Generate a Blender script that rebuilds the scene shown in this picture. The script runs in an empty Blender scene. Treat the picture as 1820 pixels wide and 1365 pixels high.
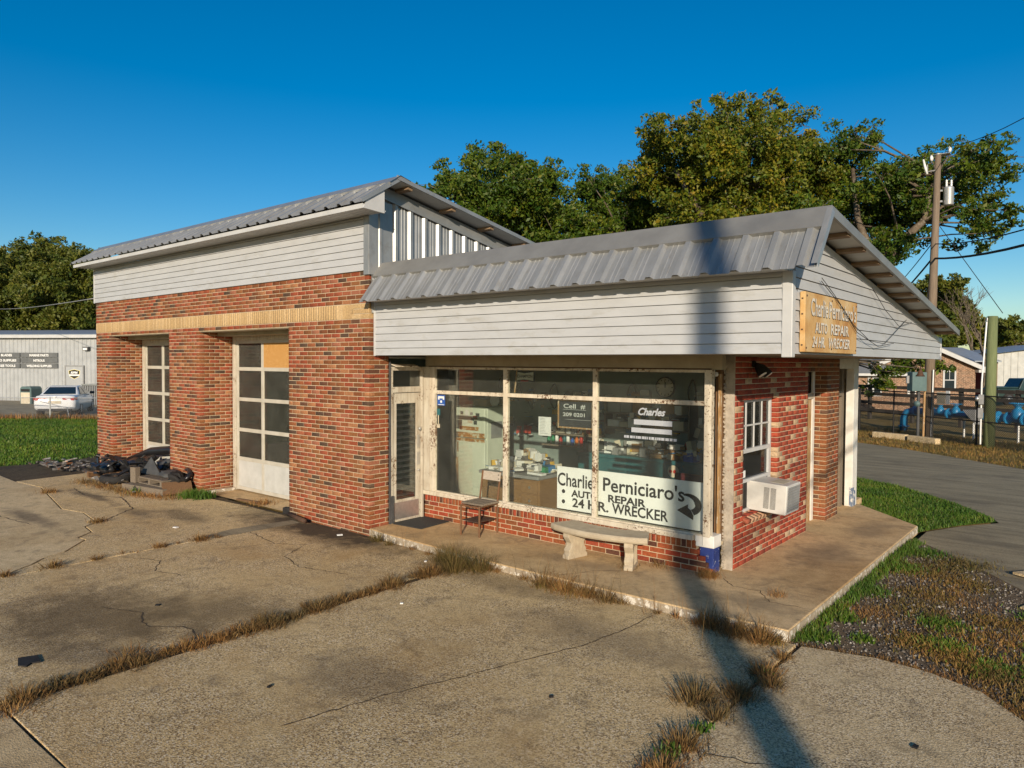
import bpy, math, random
import numpy as np
from mathutils import Vector, Matrix

rnd = random.Random(11)
rng = np.random.default_rng(11)
sc = bpy.context.scene
col = sc.collection
PI = math.pi

# ------------------------------------------------------------------ camera
cd = bpy.data.cameras.new('camera')
cd.sensor_width = 36.0
cd.lens = 1287.24 / 1820 * 36
cd.clip_start = 0.05
cd.clip_end = 3000
cam = bpy.data.objects.new('camera', cd)
col.objects.link(cam)
CAM = Vector((3.469, -8.325, 2.57))
yaw, pit, rol = (math.radians(a) for a in (39.7348, 1.6797, -0.3019))
fw = Vector((-math.sin(yaw) * math.cos(pit), math.cos(yaw) * math.cos(pit), -math.sin(pit)))
rt = Vector((math.cos(yaw), math.sin(yaw), 0))
dn = fw.cross(rt)
rt2 = rt * math.cos(rol) + dn * math.sin(rol)
up2 = -(dn * math.cos(rol) - rt * math.sin(rol))
mw = Matrix.Identity(4)
for i in range(3):
    mw[i][0], mw[i][1], mw[i][2], mw[i][3] = rt2[i], up2[i], -fw[i], CAM[i]
cam.matrix_world = mw
sc.camera = cam

# ------------------------------------------------------------------ light
SUN_EL = math.radians(15.5)
SUN_AZ = math.atan2(0.585, -0.811)          # clockwise from +Y
sdir = Vector((math.sin(SUN_AZ) * math.cos(SUN_EL), math.cos(SUN_AZ) * math.cos(SUN_EL), math.sin(SUN_EL)))
w = bpy.data.worlds.new('World')
sc.world = w
w.use_nodes = True
wn = w.node_tree
bg = wn.nodes['Background']
sky = wn.nodes.new('ShaderNodeTexSky')
sky.sky_type = 'NISHITA'
sky.sun_disc = False
sky.sun_elevation = SUN_EL
sky.sun_rotation = SUN_AZ
sky.air_density = 1.0
sky.dust_density = 0.3
sky.ozone_density = 3.0
hsv = wn.nodes.new('ShaderNodeHueSaturation')
hsv.inputs['Saturation'].default_value = 1.45
hsv.inputs['Hue'].default_value = 0.5
wn.links.new(sky.outputs[0], hsv.inputs['Color'])
wn.links.new(hsv.outputs[0], bg.inputs[0])
bg.inputs[1].default_value = 0.102
sl = bpy.data.lights.new('sun', 'SUN')
sl.energy = 5.0
sl.angle = math.radians(0.53)
sl.color = (1.0, 0.86, 0.68)
so = bpy.data.objects.new('sun', sl)
col.objects.link(so)
so.location = sdir * 60
so.rotation_euler = (-sdir).to_track_quat('-Z', 'Y').to_euler()

sc.view_settings.view_transform = 'Standard'
sc.view_settings.look = 'None'
sc.view_settings.gamma = 1.0
sc.view_settings.use_curve_mapping = False
sc.view_settings.exposure = 0.18
sc.cycles.max_bounces = 8
sc.cycles.transparent_max_bounces = 16
sc.cycles.diffuse_bounces = 4

# ------------------------------------------------------------------ helpers
ROT = set()          # roots whose children are given in local coordinates


def wloc(o):
    v = Vector((0, 0, 0))
    while o is not None:
        if o in ROT:
            return None
        v += o.location
        o = o.parent
    return v


def tag(o, label=None, cat=None, group=None, kind=None):
    if label: o['label'] = label
    if cat: o['category'] = cat
    if group: o['group'] = group
    if kind: o['kind'] = kind
    return o


def thing(name, label, cat, loc=(0, 0, 0), rotz=None, group=None):
    o = bpy.data.objects.new(name, None)
    o.empty_display_size = 0.2
    col.objects.link(o)
    o.location = loc
    if rotz is not None:
        o.rotation_euler = (0, 0, rotz)
        ROT.add(o)
    return tag(o, label, cat, group)


def children(o):
    return [c for c in bpy.data.objects if c.parent == o]


def dup(root, loc, rotz=None, label=None, group=None, kids=None):
    r = root.copy(); col.objects.link(r)
    r.location = loc
    if rotz is not None: r.rotation_euler = (0, 0, rotz)
    if label: r['label'] = label
    if group: r['group'] = group
    if root in ROT: ROT.add(r)
    for ch in (kids if kids is not None else children(root)):
        c = ch.copy(); col.objects.link(c); c.parent = r
        for g in children(ch):
            d = g.copy(); col.objects.link(d); d.parent = c
    return r


def rz(a):
    return Matrix.Rotation(a, 3, 'Z')


class MB:
    def __init__(s):
        s.v = []; s.f = []

    def add(s, vs, fs):
        o = len(s.v)
        s.v += [tuple(v) for v in vs]
        s.f += [tuple(i + o for i in f) for f in fs]
        return s

    def box(s, a, b):
        (x0, y0, z0), (x1, y1, z1) = a, b
        return s.add([(x0, y0, z0), (x1, y0, z0), (x1, y1, z0), (x0, y1, z0), (x0, y0, z1), (x1, y0, z1), (x1, y1, z1), (x0, y1, z1)],
                     [(0, 3, 2, 1), (4, 5, 6, 7), (0, 1, 5, 4), (1, 2, 6, 5), (2, 3, 7, 6), (3, 0, 4, 7)])

    def obox(s, c, size, rot=None):
        c = Vector(c); h = Vector(size) / 2
        R = rot if rot is not None else Matrix.Identity(3)
        vs = []
        for k in ((-1, -1, -1), (1, -1, -1), (1, 1, -1), (-1, 1, -1), (-1, -1, 1), (1, -1, 1), (1, 1, 1), (-1, 1, 1)):
            vs.append(c + R @ Vector((k[0] * h.x, k[1] * h.y, k[2] * h.z)))
        return s.add(vs, [(0, 3, 2, 1), (4, 5, 6, 7), (0, 1, 5, 4), (1, 2, 6, 5), (2, 3, 7, 6), (3, 0, 4, 7)])

    def tube(s, pts, r, n=8, caps=True):
        pts = [Vector(p) for p in pts]
        rs = r if isinstance(r, (list, tuple)) else [r] * len(pts)
        o = len(s.v); m = len(pts)
        ref = None
        for i, p in enumerate(pts):
            d = (pts[min(i + 1, m - 1)] - pts[max(i - 1, 0)]).normalized()
            if ref is None:
                ref = Vector((0, 0, 1)) if abs(d.z) < 0.9 else Vector((1, 0, 0))
            a = d.cross(ref)
            if a.length < 1e-4: a = d.orthogonal()
            a.normalize(); b = d.cross(a).normalized(); ref = a.cross(d)
            for k in range(n):
                t = 2 * PI * k / n
                s.v.append(tuple(p + (a * math.cos(t) + b * math.sin(t)) * rs[i]))
        for i in range(m - 1):
            for k in range(n):
                k2 = (k + 1) % n
                s.f.append((o + i * n + k, o + i * n + k2, o + (i + 1) * n + k2, o + (i + 1) * n + k))
        if caps:
            s.f.append(tuple(o + k for k in range(n))[::-1])
            s.f.append(tuple(o + (m - 1) * n + k for k in range(n)))
        return s

    def cyl(s, p, q, r, r2=None, n=12, caps=True):
        return s.tube([p, q], [r, r if r2 is None else r2], n, caps)

    def prism(s, poly, vec):
        n = len(poly); vec = Vector(vec)
        vs = [Vector(p) for p in poly] + [Vector(p) + vec for p in poly]
        return s.add(vs, [tuple(range(n))[::-1], tuple(range(n, 2 * n))] + [(i, (i + 1) % n, n + (i + 1) % n, n + i) for i in range(n)])

    def lathe(s, prof, c=(0, 0, 0), n=16, axis='Z', caps=True):
        o = len(s.v); c = Vector(c)
        for (r, z) in prof:
            for k in range(n):
                t = 2 * PI * k / n
                p = (r * math.cos(t), r * math.sin(t), z)
                if axis == 'Y': p = (p[0], p[2], p[1])
                if axis == 'X': p = (p[2], p[0], p[1])
                s.v.append(tuple(c + Vector(p)))
        for i in range(len(prof) - 1):
            for k in range(n):
                k2 = (k + 1) % n
                s.f.append((o + i * n + k, o + i * n + k2, o + (i + 1) * n + k2, o + (i + 1) * n + k))
        if caps:
            s.f.append(tuple(o + k for k in range(n))[::-1])
            s.f.append(tuple(o + (len(prof) - 1) * n + k for k in range(n)))
        return s

    def quad(s, a, b, c, d):
        return s.add([a, b, c, d], [(0, 1, 2, 3)])

    def build(s, name, mat, par=None, smooth=False, bevel=0, kind=None, loc=None):
        vs = s.v
        off = Vector((0, 0, 0))
        if par is not None:
            wl = wloc(par)
            if wl is not None: off = wl
        if loc is not None:
            off = off + (Vector(loc) - off if par is None or wloc(par) is not None else Vector(loc))
        if off.length > 0:
            vs = [(x - off.x, y - off.y, z - off.z) for x, y, z in vs]
        me = bpy.data.meshes.new(name)
        me.from_pydata(vs, [], s.f)
        me.update()
        if smooth:
            me.polygons.foreach_set('use_smooth', [True] * len(me.polygons))
        o = bpy.data.objects.new(name, me)
        col.objects.link(o)
        if mat is not None: me.materials.append(mat)
        if par is not None:
            o.parent = par
        if loc is not None:
            pl = wloc(par) if par is not None else Vector((0, 0, 0))
            o.location = Vector(loc) - pl if pl is not None else Vector(loc)
        if bevel:
            b = o.modifiers.new('bevel', 'BEVEL'); b.width = bevel; b.segments = 2; b.limit_method = 'ANGLE'
        if smooth == 'auto':
            for p in me.polygons: p.use_smooth = True
        if kind: o['kind'] = kind
        return o


def np_mesh(name, V, F, mat, par=None, kind=None, smooth=False):
    """F: list of int arrays (n,k)"""
    me = bpy.data.meshes.new(name)
    V = np.asarray(V, np.float32)
    if par is not None:
        wl = wloc(par)
        if wl is not None: V = V - np.array(wl, np.float32)
    me.vertices.add(len(V)); me.vertices.foreach_set('co', V.ravel())
    loops = np.concatenate([f.ravel() for f in F]).astype(np.int32)
    tot = np.concatenate([np.full(len(f), f.shape[1], np.int32) for f in F])
    start = np.concatenate([[0], np.cumsum(tot)[:-1]]).astype(np.int32)
    me.loops.add(len(loops)); me.loops.foreach_set('vertex_index', loops)
    me.polygons.add(len(tot)); me.polygons.foreach_set('loop_start', start); me.polygons.foreach_set('loop_total', tot)
    if smooth: me.polygons.foreach_set('use_smooth', np.ones(len(tot), bool))
    me.update(calc_edges=True); me.validate()
    me.materials.append(mat)
    o = bpy.data.objects.new(name, me); col.objects.link(o)
    if par is not None: o.parent = par
    if kind: o['kind'] = kind
    return o


def in_poly(P, poly):
    x, y = P[:, 0], P[:, 1]
    r = np.zeros(len(P), bool); n = len(poly)
    for i in range(n):
        x0, y0 = poly[i]; x1, y1 = poly[(i + 1) % n]
        c = ((y0 > y) != (y1 > y)) & (x < (x1 - x0) * (y - y0) / (y1 - y0 + 1e-12) + x0)
        r ^= c
    return r


def scatter(poly, n):
    p = np.array(poly); lo = p.min(0); hi = p.max(0)
    out = np.zeros((0, 2))
    while len(out) < n:
        q = rng.uniform(lo, hi, (n * 2, 2)); q = q[in_poly(q, poly)]
        out = np.concatenate([out, q])
    return out[:n]


def blades(P, h, wd, lean, ang=None):
    n = len(P)
    a = rng.uniform(0, 2 * PI, n) if ang is None else ang
    d = np.stack([np.cos(a), np.sin(a), np.zeros(n)], 1)
    b = a + rng.uniform(-1.2, 1.2, n) + PI / 2
    q = np.stack([np.cos(b), np.sin(b), np.zeros(n)], 1)
    h = h[:, None]; wd = wd[:, None]; lean = lean[:, None]
    zz = np.array([[0, 0, 1.0]])
    V = np.empty((n, 5, 3))
    mid = P + d * lean * h * 0.38 + zz * h * 0.62 * (1 - 0.25 * lean)
    tip = P + d * lean * h + zz * h * np.sqrt(np.clip(1 - lean ** 2, 0.02, 1))
    V[:, 0] = P - q * wd / 2; V[:, 1] = P + q * wd / 2
    V[:, 2] = mid + q * wd * .36; V[:, 3] = mid - q * wd * .36; V[:, 4] = tip
    i = np.arange(n)[:, None] * 5
    return V.reshape(-1, 3), [i + np.array([[0, 1, 2, 3]]), i + np.array([[3, 2, 4]])]


def tufts(spec, z=0.0):
    """spec: (x, y, spread, blades, height, blade width); blades fan outward from each tuft"""
    Vs, Q, T, o = [], [], [], 0
    for (x, y, r, n, h, wd) in spec:
        off = rng.normal(0, 1, (n, 2)) * r * .38
        a = np.arctan2(off[:, 1], off[:, 0]) + rng.normal(0, .5, n)
        P = np.concatenate([np.array([x, y]) + off * .7, np.full((n, 1), z)], 1)
        ln = np.clip(np.hypot(off[:, 0], off[:, 1]) / r * .9 + rng.uniform(.05, .5, n), .1, .985)
        V, F = blades(P, rng.uniform(.35, 1, n) ** 1.3 * h, wd * rng.uniform(.6, 1.3, n), ln, a)
        Vs.append(V); Q.append(F[0] + o); T.append(F[1] + o); o += len(V)
    return np.concatenate(Vs), [np.concatenate(Q), np.concatenate(T)]


def along(path, n, jit, r, blades_n, h, wd):
    P = [Vector((*p, 0)) for p in path]; L = [(P[i + 1] - P[i]).length for i in range(len(P) - 1)]; tot = sum(L); out = []
    for _ in range(n):
        d = rnd.uniform(0, tot); i = 0
        while i < len(L) - 1 and d > L[i]: d -= L[i]; i += 1
        p = P[i].lerp(P[i + 1], min(1, d / L[i])); k = rnd.uniform(.45, 1.25)
        out.append((p.x + rnd.gauss(0, jit), p.y + rnd.gauss(0, jit), r * k, int(blades_n * k * k), h * rnd.uniform(.6, 1.2), wd))
    return out


def leaves(P, size, asp=0.6, flat=0.0):
    n = len(P)
    a = rng.normal(size=(n, 3)); a[:, 2] *= (1 - flat); a /= np.linalg.norm(a, axis=1, keepdims=True)
    b = rng.normal(size=(n, 3)); b -= a * (a * b).sum(1, keepdims=True); b /= np.linalg.norm(b, axis=1, keepdims=True)
    s = size[:, None] if not np.isscalar(size) else size
    V = np.stack([P - a * s, P + b * s * asp * .8 + a * s * .1, P + a * s, P - b * s * asp + a * s * .1], 1)
    i = np.arange(n)[:, None] * 4
    return V.reshape(-1, 3), [i + np.array([[0, 1, 2, 3]])]


def text_mesh(s, size=1.0, offset=0.0, shear=0.0, align='CENTER', extrude=0.0, space=1.0):
    cu = bpy.data.curves.new('lettering', 'FONT')
    cu.body = s; cu.size = size; cu.offset = offset; cu.shear = shear
    cu.align_x = align; cu.extrude = extrude; cu.space_character = space
    cu.resolution_u = 3
    o = bpy.data.objects.new('lettering', cu)
    col.objects.link(o)
    dg = bpy.context.evaluated_depsgraph_get()
    me = bpy.data.meshes.new_from_object(o.evaluated_get(dg))
    bpy.data.objects.remove(o); bpy.data.curves.remove(cu)
    vs = [v.co.copy() for v in me.vertices]; fs = [tuple(p.vertices) for p in me.polygons]
    bpy.data.meshes.remove(me)
    return vs, fs


def lettering(s, org, u, v, mat, par, size, width=None, name='lettering', **kw):
    """flat letters with their left baseline centre at org; u along the line, v up"""
    vs, fs = text_mesh(s, size, **kw)
    if not vs: return None
    x0 = min(p.x for p in vs); x1 = max(p.x for p in vs)
    k = 1.0 if width is None else width / max(x1 - x0, 1e-6)
    mid = (x0 + x1) / 2 if width is not None else 0
    org = Vector(org); u = Vector(u); v = Vector(v); n = u.cross(v)
    b = MB(); b.add([org + u * (p.x - mid) * k + v * p.y + n * p.z for p in vs], fs)
    return b.build(name, mat, par)


# ------------------------------------------------------------------ materials
class NT:
    def __init__(s, name):
        s.m = bpy.data.materials.new(name); s.m.use_nodes = True
        s.t = s.m.node_tree; s.b = s.t.nodes['Principled BSDF']; s.o = s.t.nodes['Material Output']

    def n(s, typ, **kw):
        x = s.t.nodes.new('ShaderNode' + typ)
        for k, v in kw.items():
            if k.startswith('i_'):
                x.inputs[k[2:].replace('_', ' ')].default_value = v
            else:
                setattr(x, k, v)
        return x

    def l(s, a, b):
        s.t.links.new(a, b)

    def pos(s):
        return s.n('NewGeometry').outputs['Position']

    def noise(s, vec, scale, detail=5, rough=0.6, dist=0.0):
        x = s.n('TexNoise'); x.inputs['Scale'].default_value = scale; x.inputs['Detail'].default_value = detail
        x.inputs['Roughness'].default_value = rough; x.inputs['Distortion'].default_value = dist
        s.l(vec, x.inputs['Vector']); return x.outputs[0]

    def ramp(s, fac, stops, interp='LINEAR'):
        x = s.n('ValToRGB'); x.color_ramp.interpolation = interp
        e = x.color_ramp.elements
        while len(e) < len(stops): e.new(0.5)
        for i, (p, c) in enumerate(stops):
            e[i].position = p
            e[i].color = (*c, 1) if len(c) == 3 else c
        s.l(fac, x.inputs[0]); return x.outputs[0]

    def mix(s, fac, a, b, typ='MIX'):
        x = s.n('Mix'); x.data_type = 'RGBA'; x.blend_type = typ
        for sk, v in ((x.inputs[0], fac), (x.inputs[6], a), (x.inputs[7], b)):
            if hasattr(v, 'is_linked'): s.l(v, sk)
            elif isinstance(v, (int, float)): sk.default_value = v
            else: sk.default_value = (*v, 1)
        return x.outputs[2]

    def math(s, op, a, b=0.0, clamp=False):
        x = s.n('Math'); x.operation = op; x.use_clamp = clamp
        for sk, v in ((x.inputs[0], a), (x.inputs[1], b)):
            if hasattr(v, 'is_linked'): s.l(v, sk)
            else: sk.default_value = v
        return x.outputs[0]

    def bump(s, h, strength=0.3, dist=0.01):
        x = s.n('Bump'); x.inputs['Strength'].default_value = strength; x.inputs['Distance'].default_value = dist
        s.l(h, x.inputs['Height']); s.l(x.outputs[0], s.b.inputs['Normal'])

    def fin(s, c=None, rough=0.8, metal=0.0, spec=0.3):
        if c is not None:
            if hasattr(c, 'is_linked'): s.l(c, s.b.inputs['Base Color'])
            else: s.b.inputs['Base Color'].default_value = (*c, 1)
        if hasattr(rough, 'is_linked'): s.l(rough, s.b.inputs['Roughness'])
        else: s.b.inputs['Roughness'].default_value = rough
        s.b.inputs['Metallic'].default_value = metal
        s.b.inputs['Specular IOR Level'].default_value = spec
        return s.m


def surf(name, c1, c2=None, scale=4, lo=.35, hi=.65, rough=.75, metal=0, spec=.3, bump=0, bscale=80, bdist=.004,
         c3=None, s3=20, lo3=.6, hi3=.66, obj=False, stretch=None):
    t = NT(name)
    if obj:
        p = t.n('TexCoord').outputs['Object']
    else:
        p = t.pos()
    if stretch:
        mp = t.n('Mapping'); mp.inputs['Scale'].default_value = stretch; t.l(p, mp.inputs[0]); p = mp.outputs[0]
    c = c1
    if c2 is not None:
        c = t.ramp(t.noise(p, scale), [(lo, c1), (hi, c2)])
    if c3 is not None:
        m = t.ramp(t.noise(p, s3, 8, .7), [(lo3, (0, 0, 0)), (hi3, (1, 1, 1))])
        c = t.mix(m, c, c3)
    if bump:
        t.bump(t.noise(p, bscale, 6, .65), bump, bdist)
    return t.fin(c, rough, metal, spec)


def brick_mat(name, pal, island):
    t = NT(name)
    r = t.n('NewGeometry').outputs['Random Per Island'] if island else t.n('ObjectInfo').outputs['Random']
    n = len(pal)
    c = t.ramp(r, [(i / n, p) for i, p in enumerate(pal)], 'CONSTANT')
    p = t.pos()
    v = t.ramp(t.noise(p, 35, 6, .7), [(.3, (.62, .60, .58)), (.7, (1.25, 1.22, 1.2))])
    c = t.mix(1.0, c, v, 'MULTIPLY')
    g = t.ramp(t.noise(p, 1.3, 5, .6), [(.48, (0, 0, 0)), (.78, (.22, .22, .22))])
    c = t.mix(g, c, (.20, .13, .07))
    mlt = t.ramp(t.noise(p, 60, 4, .6), [(.70, (0, 0, 0)), (.74, (.35, .35, .35))])
    c = t.mix(mlt, c, (.42, .33, .24))
    t.bump(t.noise(p, 160, 4, .6), .5, .003)
    return t.fin(c, .85, 0, .25)


PAL_G = [(0.257, 0.058, 0.025), (0.189, 0.065, 0.024), (0.286, 0.092, 0.045), (0.224, 0.080, 0.030), (0.269, 0.065, 0.031), (0.114, 0.051, 0.030),
         (0.240, 0.085, 0.034), (0.181, 0.065, 0.024), (0.294, 0.111, 0.063), (0.227, 0.056, 0.025), (0.080, 0.048, 0.032), (0.232, 0.092, 0.034),
         (0.328, 0.145, 0.066), (0.273, 0.072, 0.034), (0.160, 0.055, 0.023), (0.244, 0.078, 0.031)]
PAL_S = [(0.310, 0.059, 0.031), (0.342, 0.067, 0.035), (0.269, 0.051, 0.030), (0.320, 0.073, 0.039), (0.342, 0.062, 0.031), (0.455, 0.328, 0.208), (0.300, 0.056, 0.030), (0.227, 0.046, 0.028)]
PAL_R = [(0.287, 0.068, 0.026), (0.244, 0.073, 0.026), (0.213, 0.045, 0.023), (0.297, 0.077, 0.030), (0.201, 0.068, 0.026), (0.096, 0.040, 0.026), (0.308, 0.054, 0.026)]
PAL_P = [(0.242, 0.086, 0.033), (0.218, 0.078, 0.029), (0.267, 0.074, 0.033), (0.199, 0.078, 0.033), (0.125, 0.065, 0.041), (0.250, 0.098, 0.041)]
PAL_K = [(.46, .30, .19), (.40, .23, .14), (.27, .08, .045), (.44, .28, .18)]
PAL_T = [(0.504, 0.350, 0.174), (0.475, 0.329, 0.162), (0.533, 0.382, 0.204), (0.456, 0.313, 0.156)]
MAT = {}
for nm, pal in (('g', PAL_G), ('s', PAL_S), ('r', PAL_R), ('p', PAL_P), ('t', PAL_T), ('k', PAL_K)):
    MAT['bo_' + nm] = brick_mat('brick ' + nm, pal, False)
    MAT['bi_' + nm] = brick_mat('brick joined ' + nm, pal, True)
MAT['mortar'] = surf('mortar', (.54, .445, .30), (.43, .34, .22), 6, bump=.6, bscale=120, c3=(.22, .16, .11), s3=3, lo3=.6, hi3=.8)
MAT['mortar_grey'] = surf('mortar grey', (.46, .40, .32), (.34, .29, .23), 14, bump=.8, bscale=70, bdist=.01, c3=(.25, .07, .04), s3=26, lo3=.66, hi3=.68)
MAT['vinyl'] = surf('white vinyl siding', (.445, .452, .455), (.385, .39, .39), 2.2, .3, .75, rough=.5, spec=.4, stretch=(1, 1, 3), c3=(.30, .285, .24), s3=2.4, lo3=.54, hi3=.85)
MAT['vinyl_trim'] = surf('white vinyl trim', (.50, .50, .49), (.44, .44, .43), 3, rough=.45, spec=.4)
MAT['soffit'] = surf('tan soffit paint', (.36, .31, .22), (.28, .235, .16), 3, c3=(.2, .15, .1), s3=6, lo3=.62, hi3=.75)
MAT['metal'] = surf('galvalume panel', (.35, .355, .35), (.28, .285, .28), 3, rough=.40, metal=.45, spec=.5, c3=(.22, .20, .17), s3=5, lo3=.55, hi3=.8, stretch=(3, .8, .8))
MAT['metal_dark'] = surf('weathered galvalume', (.30, .295, .275), (.24, .235, .22), 2.5, rough=.5, metal=.45, spec=.4)
MAT['metal_under'] = surf('panel underside', (.50, .49, .45), (.42, .41, .37), 3, rough=.6, metal=.1)
MAT['lumber'] = surf('weathered lumber', (.25, .17, .10), (.17, .11, .065), 9, bump=.4, stretch=(1, 8, 8))
MAT['greywood'] = surf('grey weathered wood', (.22, .18, .135), (.13, .10, .07), 12, bump=.5, stretch=(2, 9, 9))
MAT['brownwood'] = surf('brown wood', (.19, .105, .05), (.11, .06, .03), 9, bump=.3, stretch=(6, 6, .6))
MAT['tanwood'] = surf('bare tan wood', (.40, .24, .10), (.28, .155, .06), 8, bump=.4, stretch=(7, 7, .7), c3=(.52, .45, .34), s3=9, lo3=.55, hi3=.6)
MAT['whitepaint'] = surf('white paint', (.70, .68, .63), (.60, .57, .51), 6, c3=(.30, .25, .19), s3=16, lo3=.67, hi3=.70, bump=.2)
MAT['acwhite'] = surf('aged white enamel', (.58, .57, .53), (.50, .48, .44), 5, rough=.45, c3=(.40, .35, .28), s3=7, lo3=.62, hi3=.8)
MAT['bluewear'] = surf('worn blue grey paint', (.10, .14, .22), (.22, .26, .32), 12, c3=(.62, .60, .56), s3=12, lo3=.52, hi3=.56)
MAT['bluepaint'] = surf('old blue paint', (.02, .035, .16), (.03, .055, .22), 10, c3=(.5, .5, .52), s3=14, lo3=.6, hi3=.63)
MAT['doorwhite'] = surf('dirty white door panel', (.50, .50, .47), (.42, .42, .39), 4, rough=.5, c3=(.16, .15, .14), s3=30, lo3=.71, hi3=.73)
MAT['doorframe'] = surf('cream door rails', (.48, .45, .38), (.40, .37, .30), 5, rough=.5)
MAT['osb'] = surf('oriented strand board', (.50, .27, .085), (.36, .18, .05), 55, .4, .6, c3=(.58, .36, .14), s3=42, lo3=.55, hi3=.6, stretch=(1, 1, 1.6))
MAT['alu'] = surf('brushed aluminium', (.55, .54, .51), (.45, .44, .41), 20, rough=.38, metal=.8)
MAT['steel'] = surf('galvanised steel', (.50, .50, .49), (.40, .40, .39), 12, rough=.45, metal=.6)
MAT['iron'] = surf('rusty iron', (.10, .05, .03), (.055, .035, .025), 18, rough=.8, c3=(.18, .075, .03), s3=20, lo3=.58, hi3=.66)
MAT['rustbrown'] = surf('rusted tube', (.12, .065, .035), (.17, .08, .035), 14, rough=.75)
MAT['black'] = surf('black plastic', (.012, .012, .014), (.02, .02, .022), 8, rough=.32, spec=.5)
MAT['blackmatt'] = surf('matt black', (.014, .013, .013), (.025, .023, .021), 12, rough=.75)
MAT['rubber'] = surf('black rubber', (.018, .017, .017), (.03, .028, .026), 20, rough=.85)
MAT['white'] = surf('white enamel', (.72, .72, .70), (.66, .66, .63), 4, rough=.35, spec=.5)
MAT['paper'] = surf('paper', (.72, .71, .68), (.64, .63, .6), 12, rough=.9)
MAT['ink'] = surf('black lettering paint', (.015, .014, .016), (.03, .028, .03), 30, rough=.6)
MAT['chalk'] = surf('chalk', (.62, .62, .60), (.42, .42, .41), 60, rough=.95)
MAT['slate'] = surf('chalkboard', (.022, .025, .028), (.04, .043, .045), 9, rough=.7)
MAT['card'] = surf('brown cardboard', (.34, .20, .09), (.28, .16, .07), 7, rough=.9)
MAT['oak'] = surf('oak veneer', (.27, .15, .06), (.19, .10, .04), 5, rough=.45, stretch=(2, 2, 14))
MAT['teal'] = surf('teal painted steel', (.02, .10, .115), (.03, .13, .14), 5, rough=.5, c3=(.16, .09, .04), s3=9, lo3=.66, hi3=.7)
MAT['wallteal'] = surf('pale green plaster', (.23, .285, .26), (.17, .21, .195), 2, rough=.9)
MAT['ceil'] = surf('ceiling paint', (.40, .40, .36), (.34, .34, .30), 2, rough=.9)
MAT['floor_in'] = surf('interior floor', (.16, .13, .10), (.10, .085, .065), 3, rough=.6)
MAT['garagewall'] = surf('garage plaster', (.62, .55, .43), (.50, .43, .33), 1.6, rough=.9, c3=(.12, .10, .08), s3=2.5, lo3=.6, hi3=.75)
MAT['maroon'] = surf('maroon vinyl', (.085, .018, .02), (.06, .014, .016), 8, rough=.45)
MAT['red'] = surf('red plastic', (.45, .03, .02), (.36, .025, .02), 9, rough=.4)
MAT['orange'] = surf('orange plastic', (.55, .14, .02), (.48, .11, .02), 9, rough=.5)
MAT['yellow'] = surf('yellow plastic', (.55, .36, .03), (.48, .30, .03), 9, rough=.5)
MAT['blue'] = surf('blue plastic', (.02, .10, .40), (.02, .08, .33), 9, rough=.45)
MAT['green'] = surf('green plastic', (.02, .22, .10), (.02, .18, .08), 9, rough=.4)
MAT['cream'] = surf('cream board', (.56, .50, .38), (.48, .42, .31), 6, rough=.8)
MAT['grey'] = surf('grey paint', (.28, .28, .275), (.22, .22, .215), 7, rough=.6)
MAT['darkgrey'] = surf('dark grey paint', (.07, .07, .07), (.05, .05, .05), 7, rough=.6)
MAT['matdark'] = surf('rubber mat', (.03, .032, .03), (.055, .055, .05), 90, rough=.9, bump=.8, bscale=150)
MAT['silver'] = surf('silver vinyl lettering', (.42, .44, .47), (.36, .38, .41), 70, rough=.5)
MAT['signwhite'] = surf('flaking white letters', (.66, .62, .54), (.56, .50, .40), 8, c3=(.42, .22, .08), s3=22, lo3=.62, hi3=.65)
MAT['scrap'] = surf('mixed scrap', (.10, .09, .08), (.26, .25, .24), 7, .45, .6, rough=.5, metal=.3, c3=(.16, .07, .03), s3=6, lo3=.55, hi3=.6)
MAT['signgrey'] = surf('dark grey sign board', (.13, .135, .135), (.10, .105, .105), 3, rough=.6)
MAT['blackwood'] = surf('dark stained timber', (.035, .03, .026), (.055, .047, .04), 5, rough=.85)
MAT['palewood'] = surf('pale weathered wood', (.46, .40, .32), (.34, .285, .22), 12, bump=.5, stretch=(2, 9, 9))
MAT['stone'] = surf('cast concrete', (.45, .38, .27), (.37, .30, .21), 9, bump=.7, bscale=90, bdist=.006, c3=(.26, .20, .13), s3=5, lo3=.62, hi3=.8)
MAT['bark'] = surf('grey bark', (.16, .125, .085), (.08, .06, .04), 5, bump=.9, bscale=18, bdist=.04, c3=(.26, .235, .19), s3=3, lo3=.55, hi3=.7)
MAT['polewood'] = surf('pole timber', (.22, .165, .115), (.15, .11, .075), 6, bump=.5, bscale=20, bdist=.01, stretch=(6, 6, .35))
MAT['greenpole'] = surf('treated green timber', (.17, .19, .085), (.12, .145, .06), 5, bump=.4, bscale=20, bdist=.01, stretch=(6, 6, .35))
MAT['pipeblue'] = surf('blue valve paint', (.015, .20, .40), (.012, .15, .32), 3, rough=.4, spec=.5)
MAT['boxgreen'] = surf('grey green cabinet', (.10, .155, .15), (.08, .125, .125), 4, rough=.5)
MAT['shingle'] = surf('grey roof shingle', (.22, .225, .23), (.16, .165, .17), 12, rough=.9)
MAT['housebrick'] = surf('house mortar', (.44, .35, .26), (.36, .28, .2), 6)
MAT['barnwhite'] = surf('pale barn steel', (.50, .50, .47), (.42, .42, .39), 2, rough=.5, metal=.1)
MAT['barngrey'] = surf('grey steel siding', (.40, .41, .41), (.34, .35, .35), 2, rough=.5, metal=.15)
MAT['barnroof'] = surf('grey steel roof', (.34, .37, .41), (.28, .31, .34), 2, rough=.45, metal=.3)
MAT['carwhite'] = surf('white car paint', (.70, .71, .72), (.68, .69, .70), 2, rough=.18, spec=.6)
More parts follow.
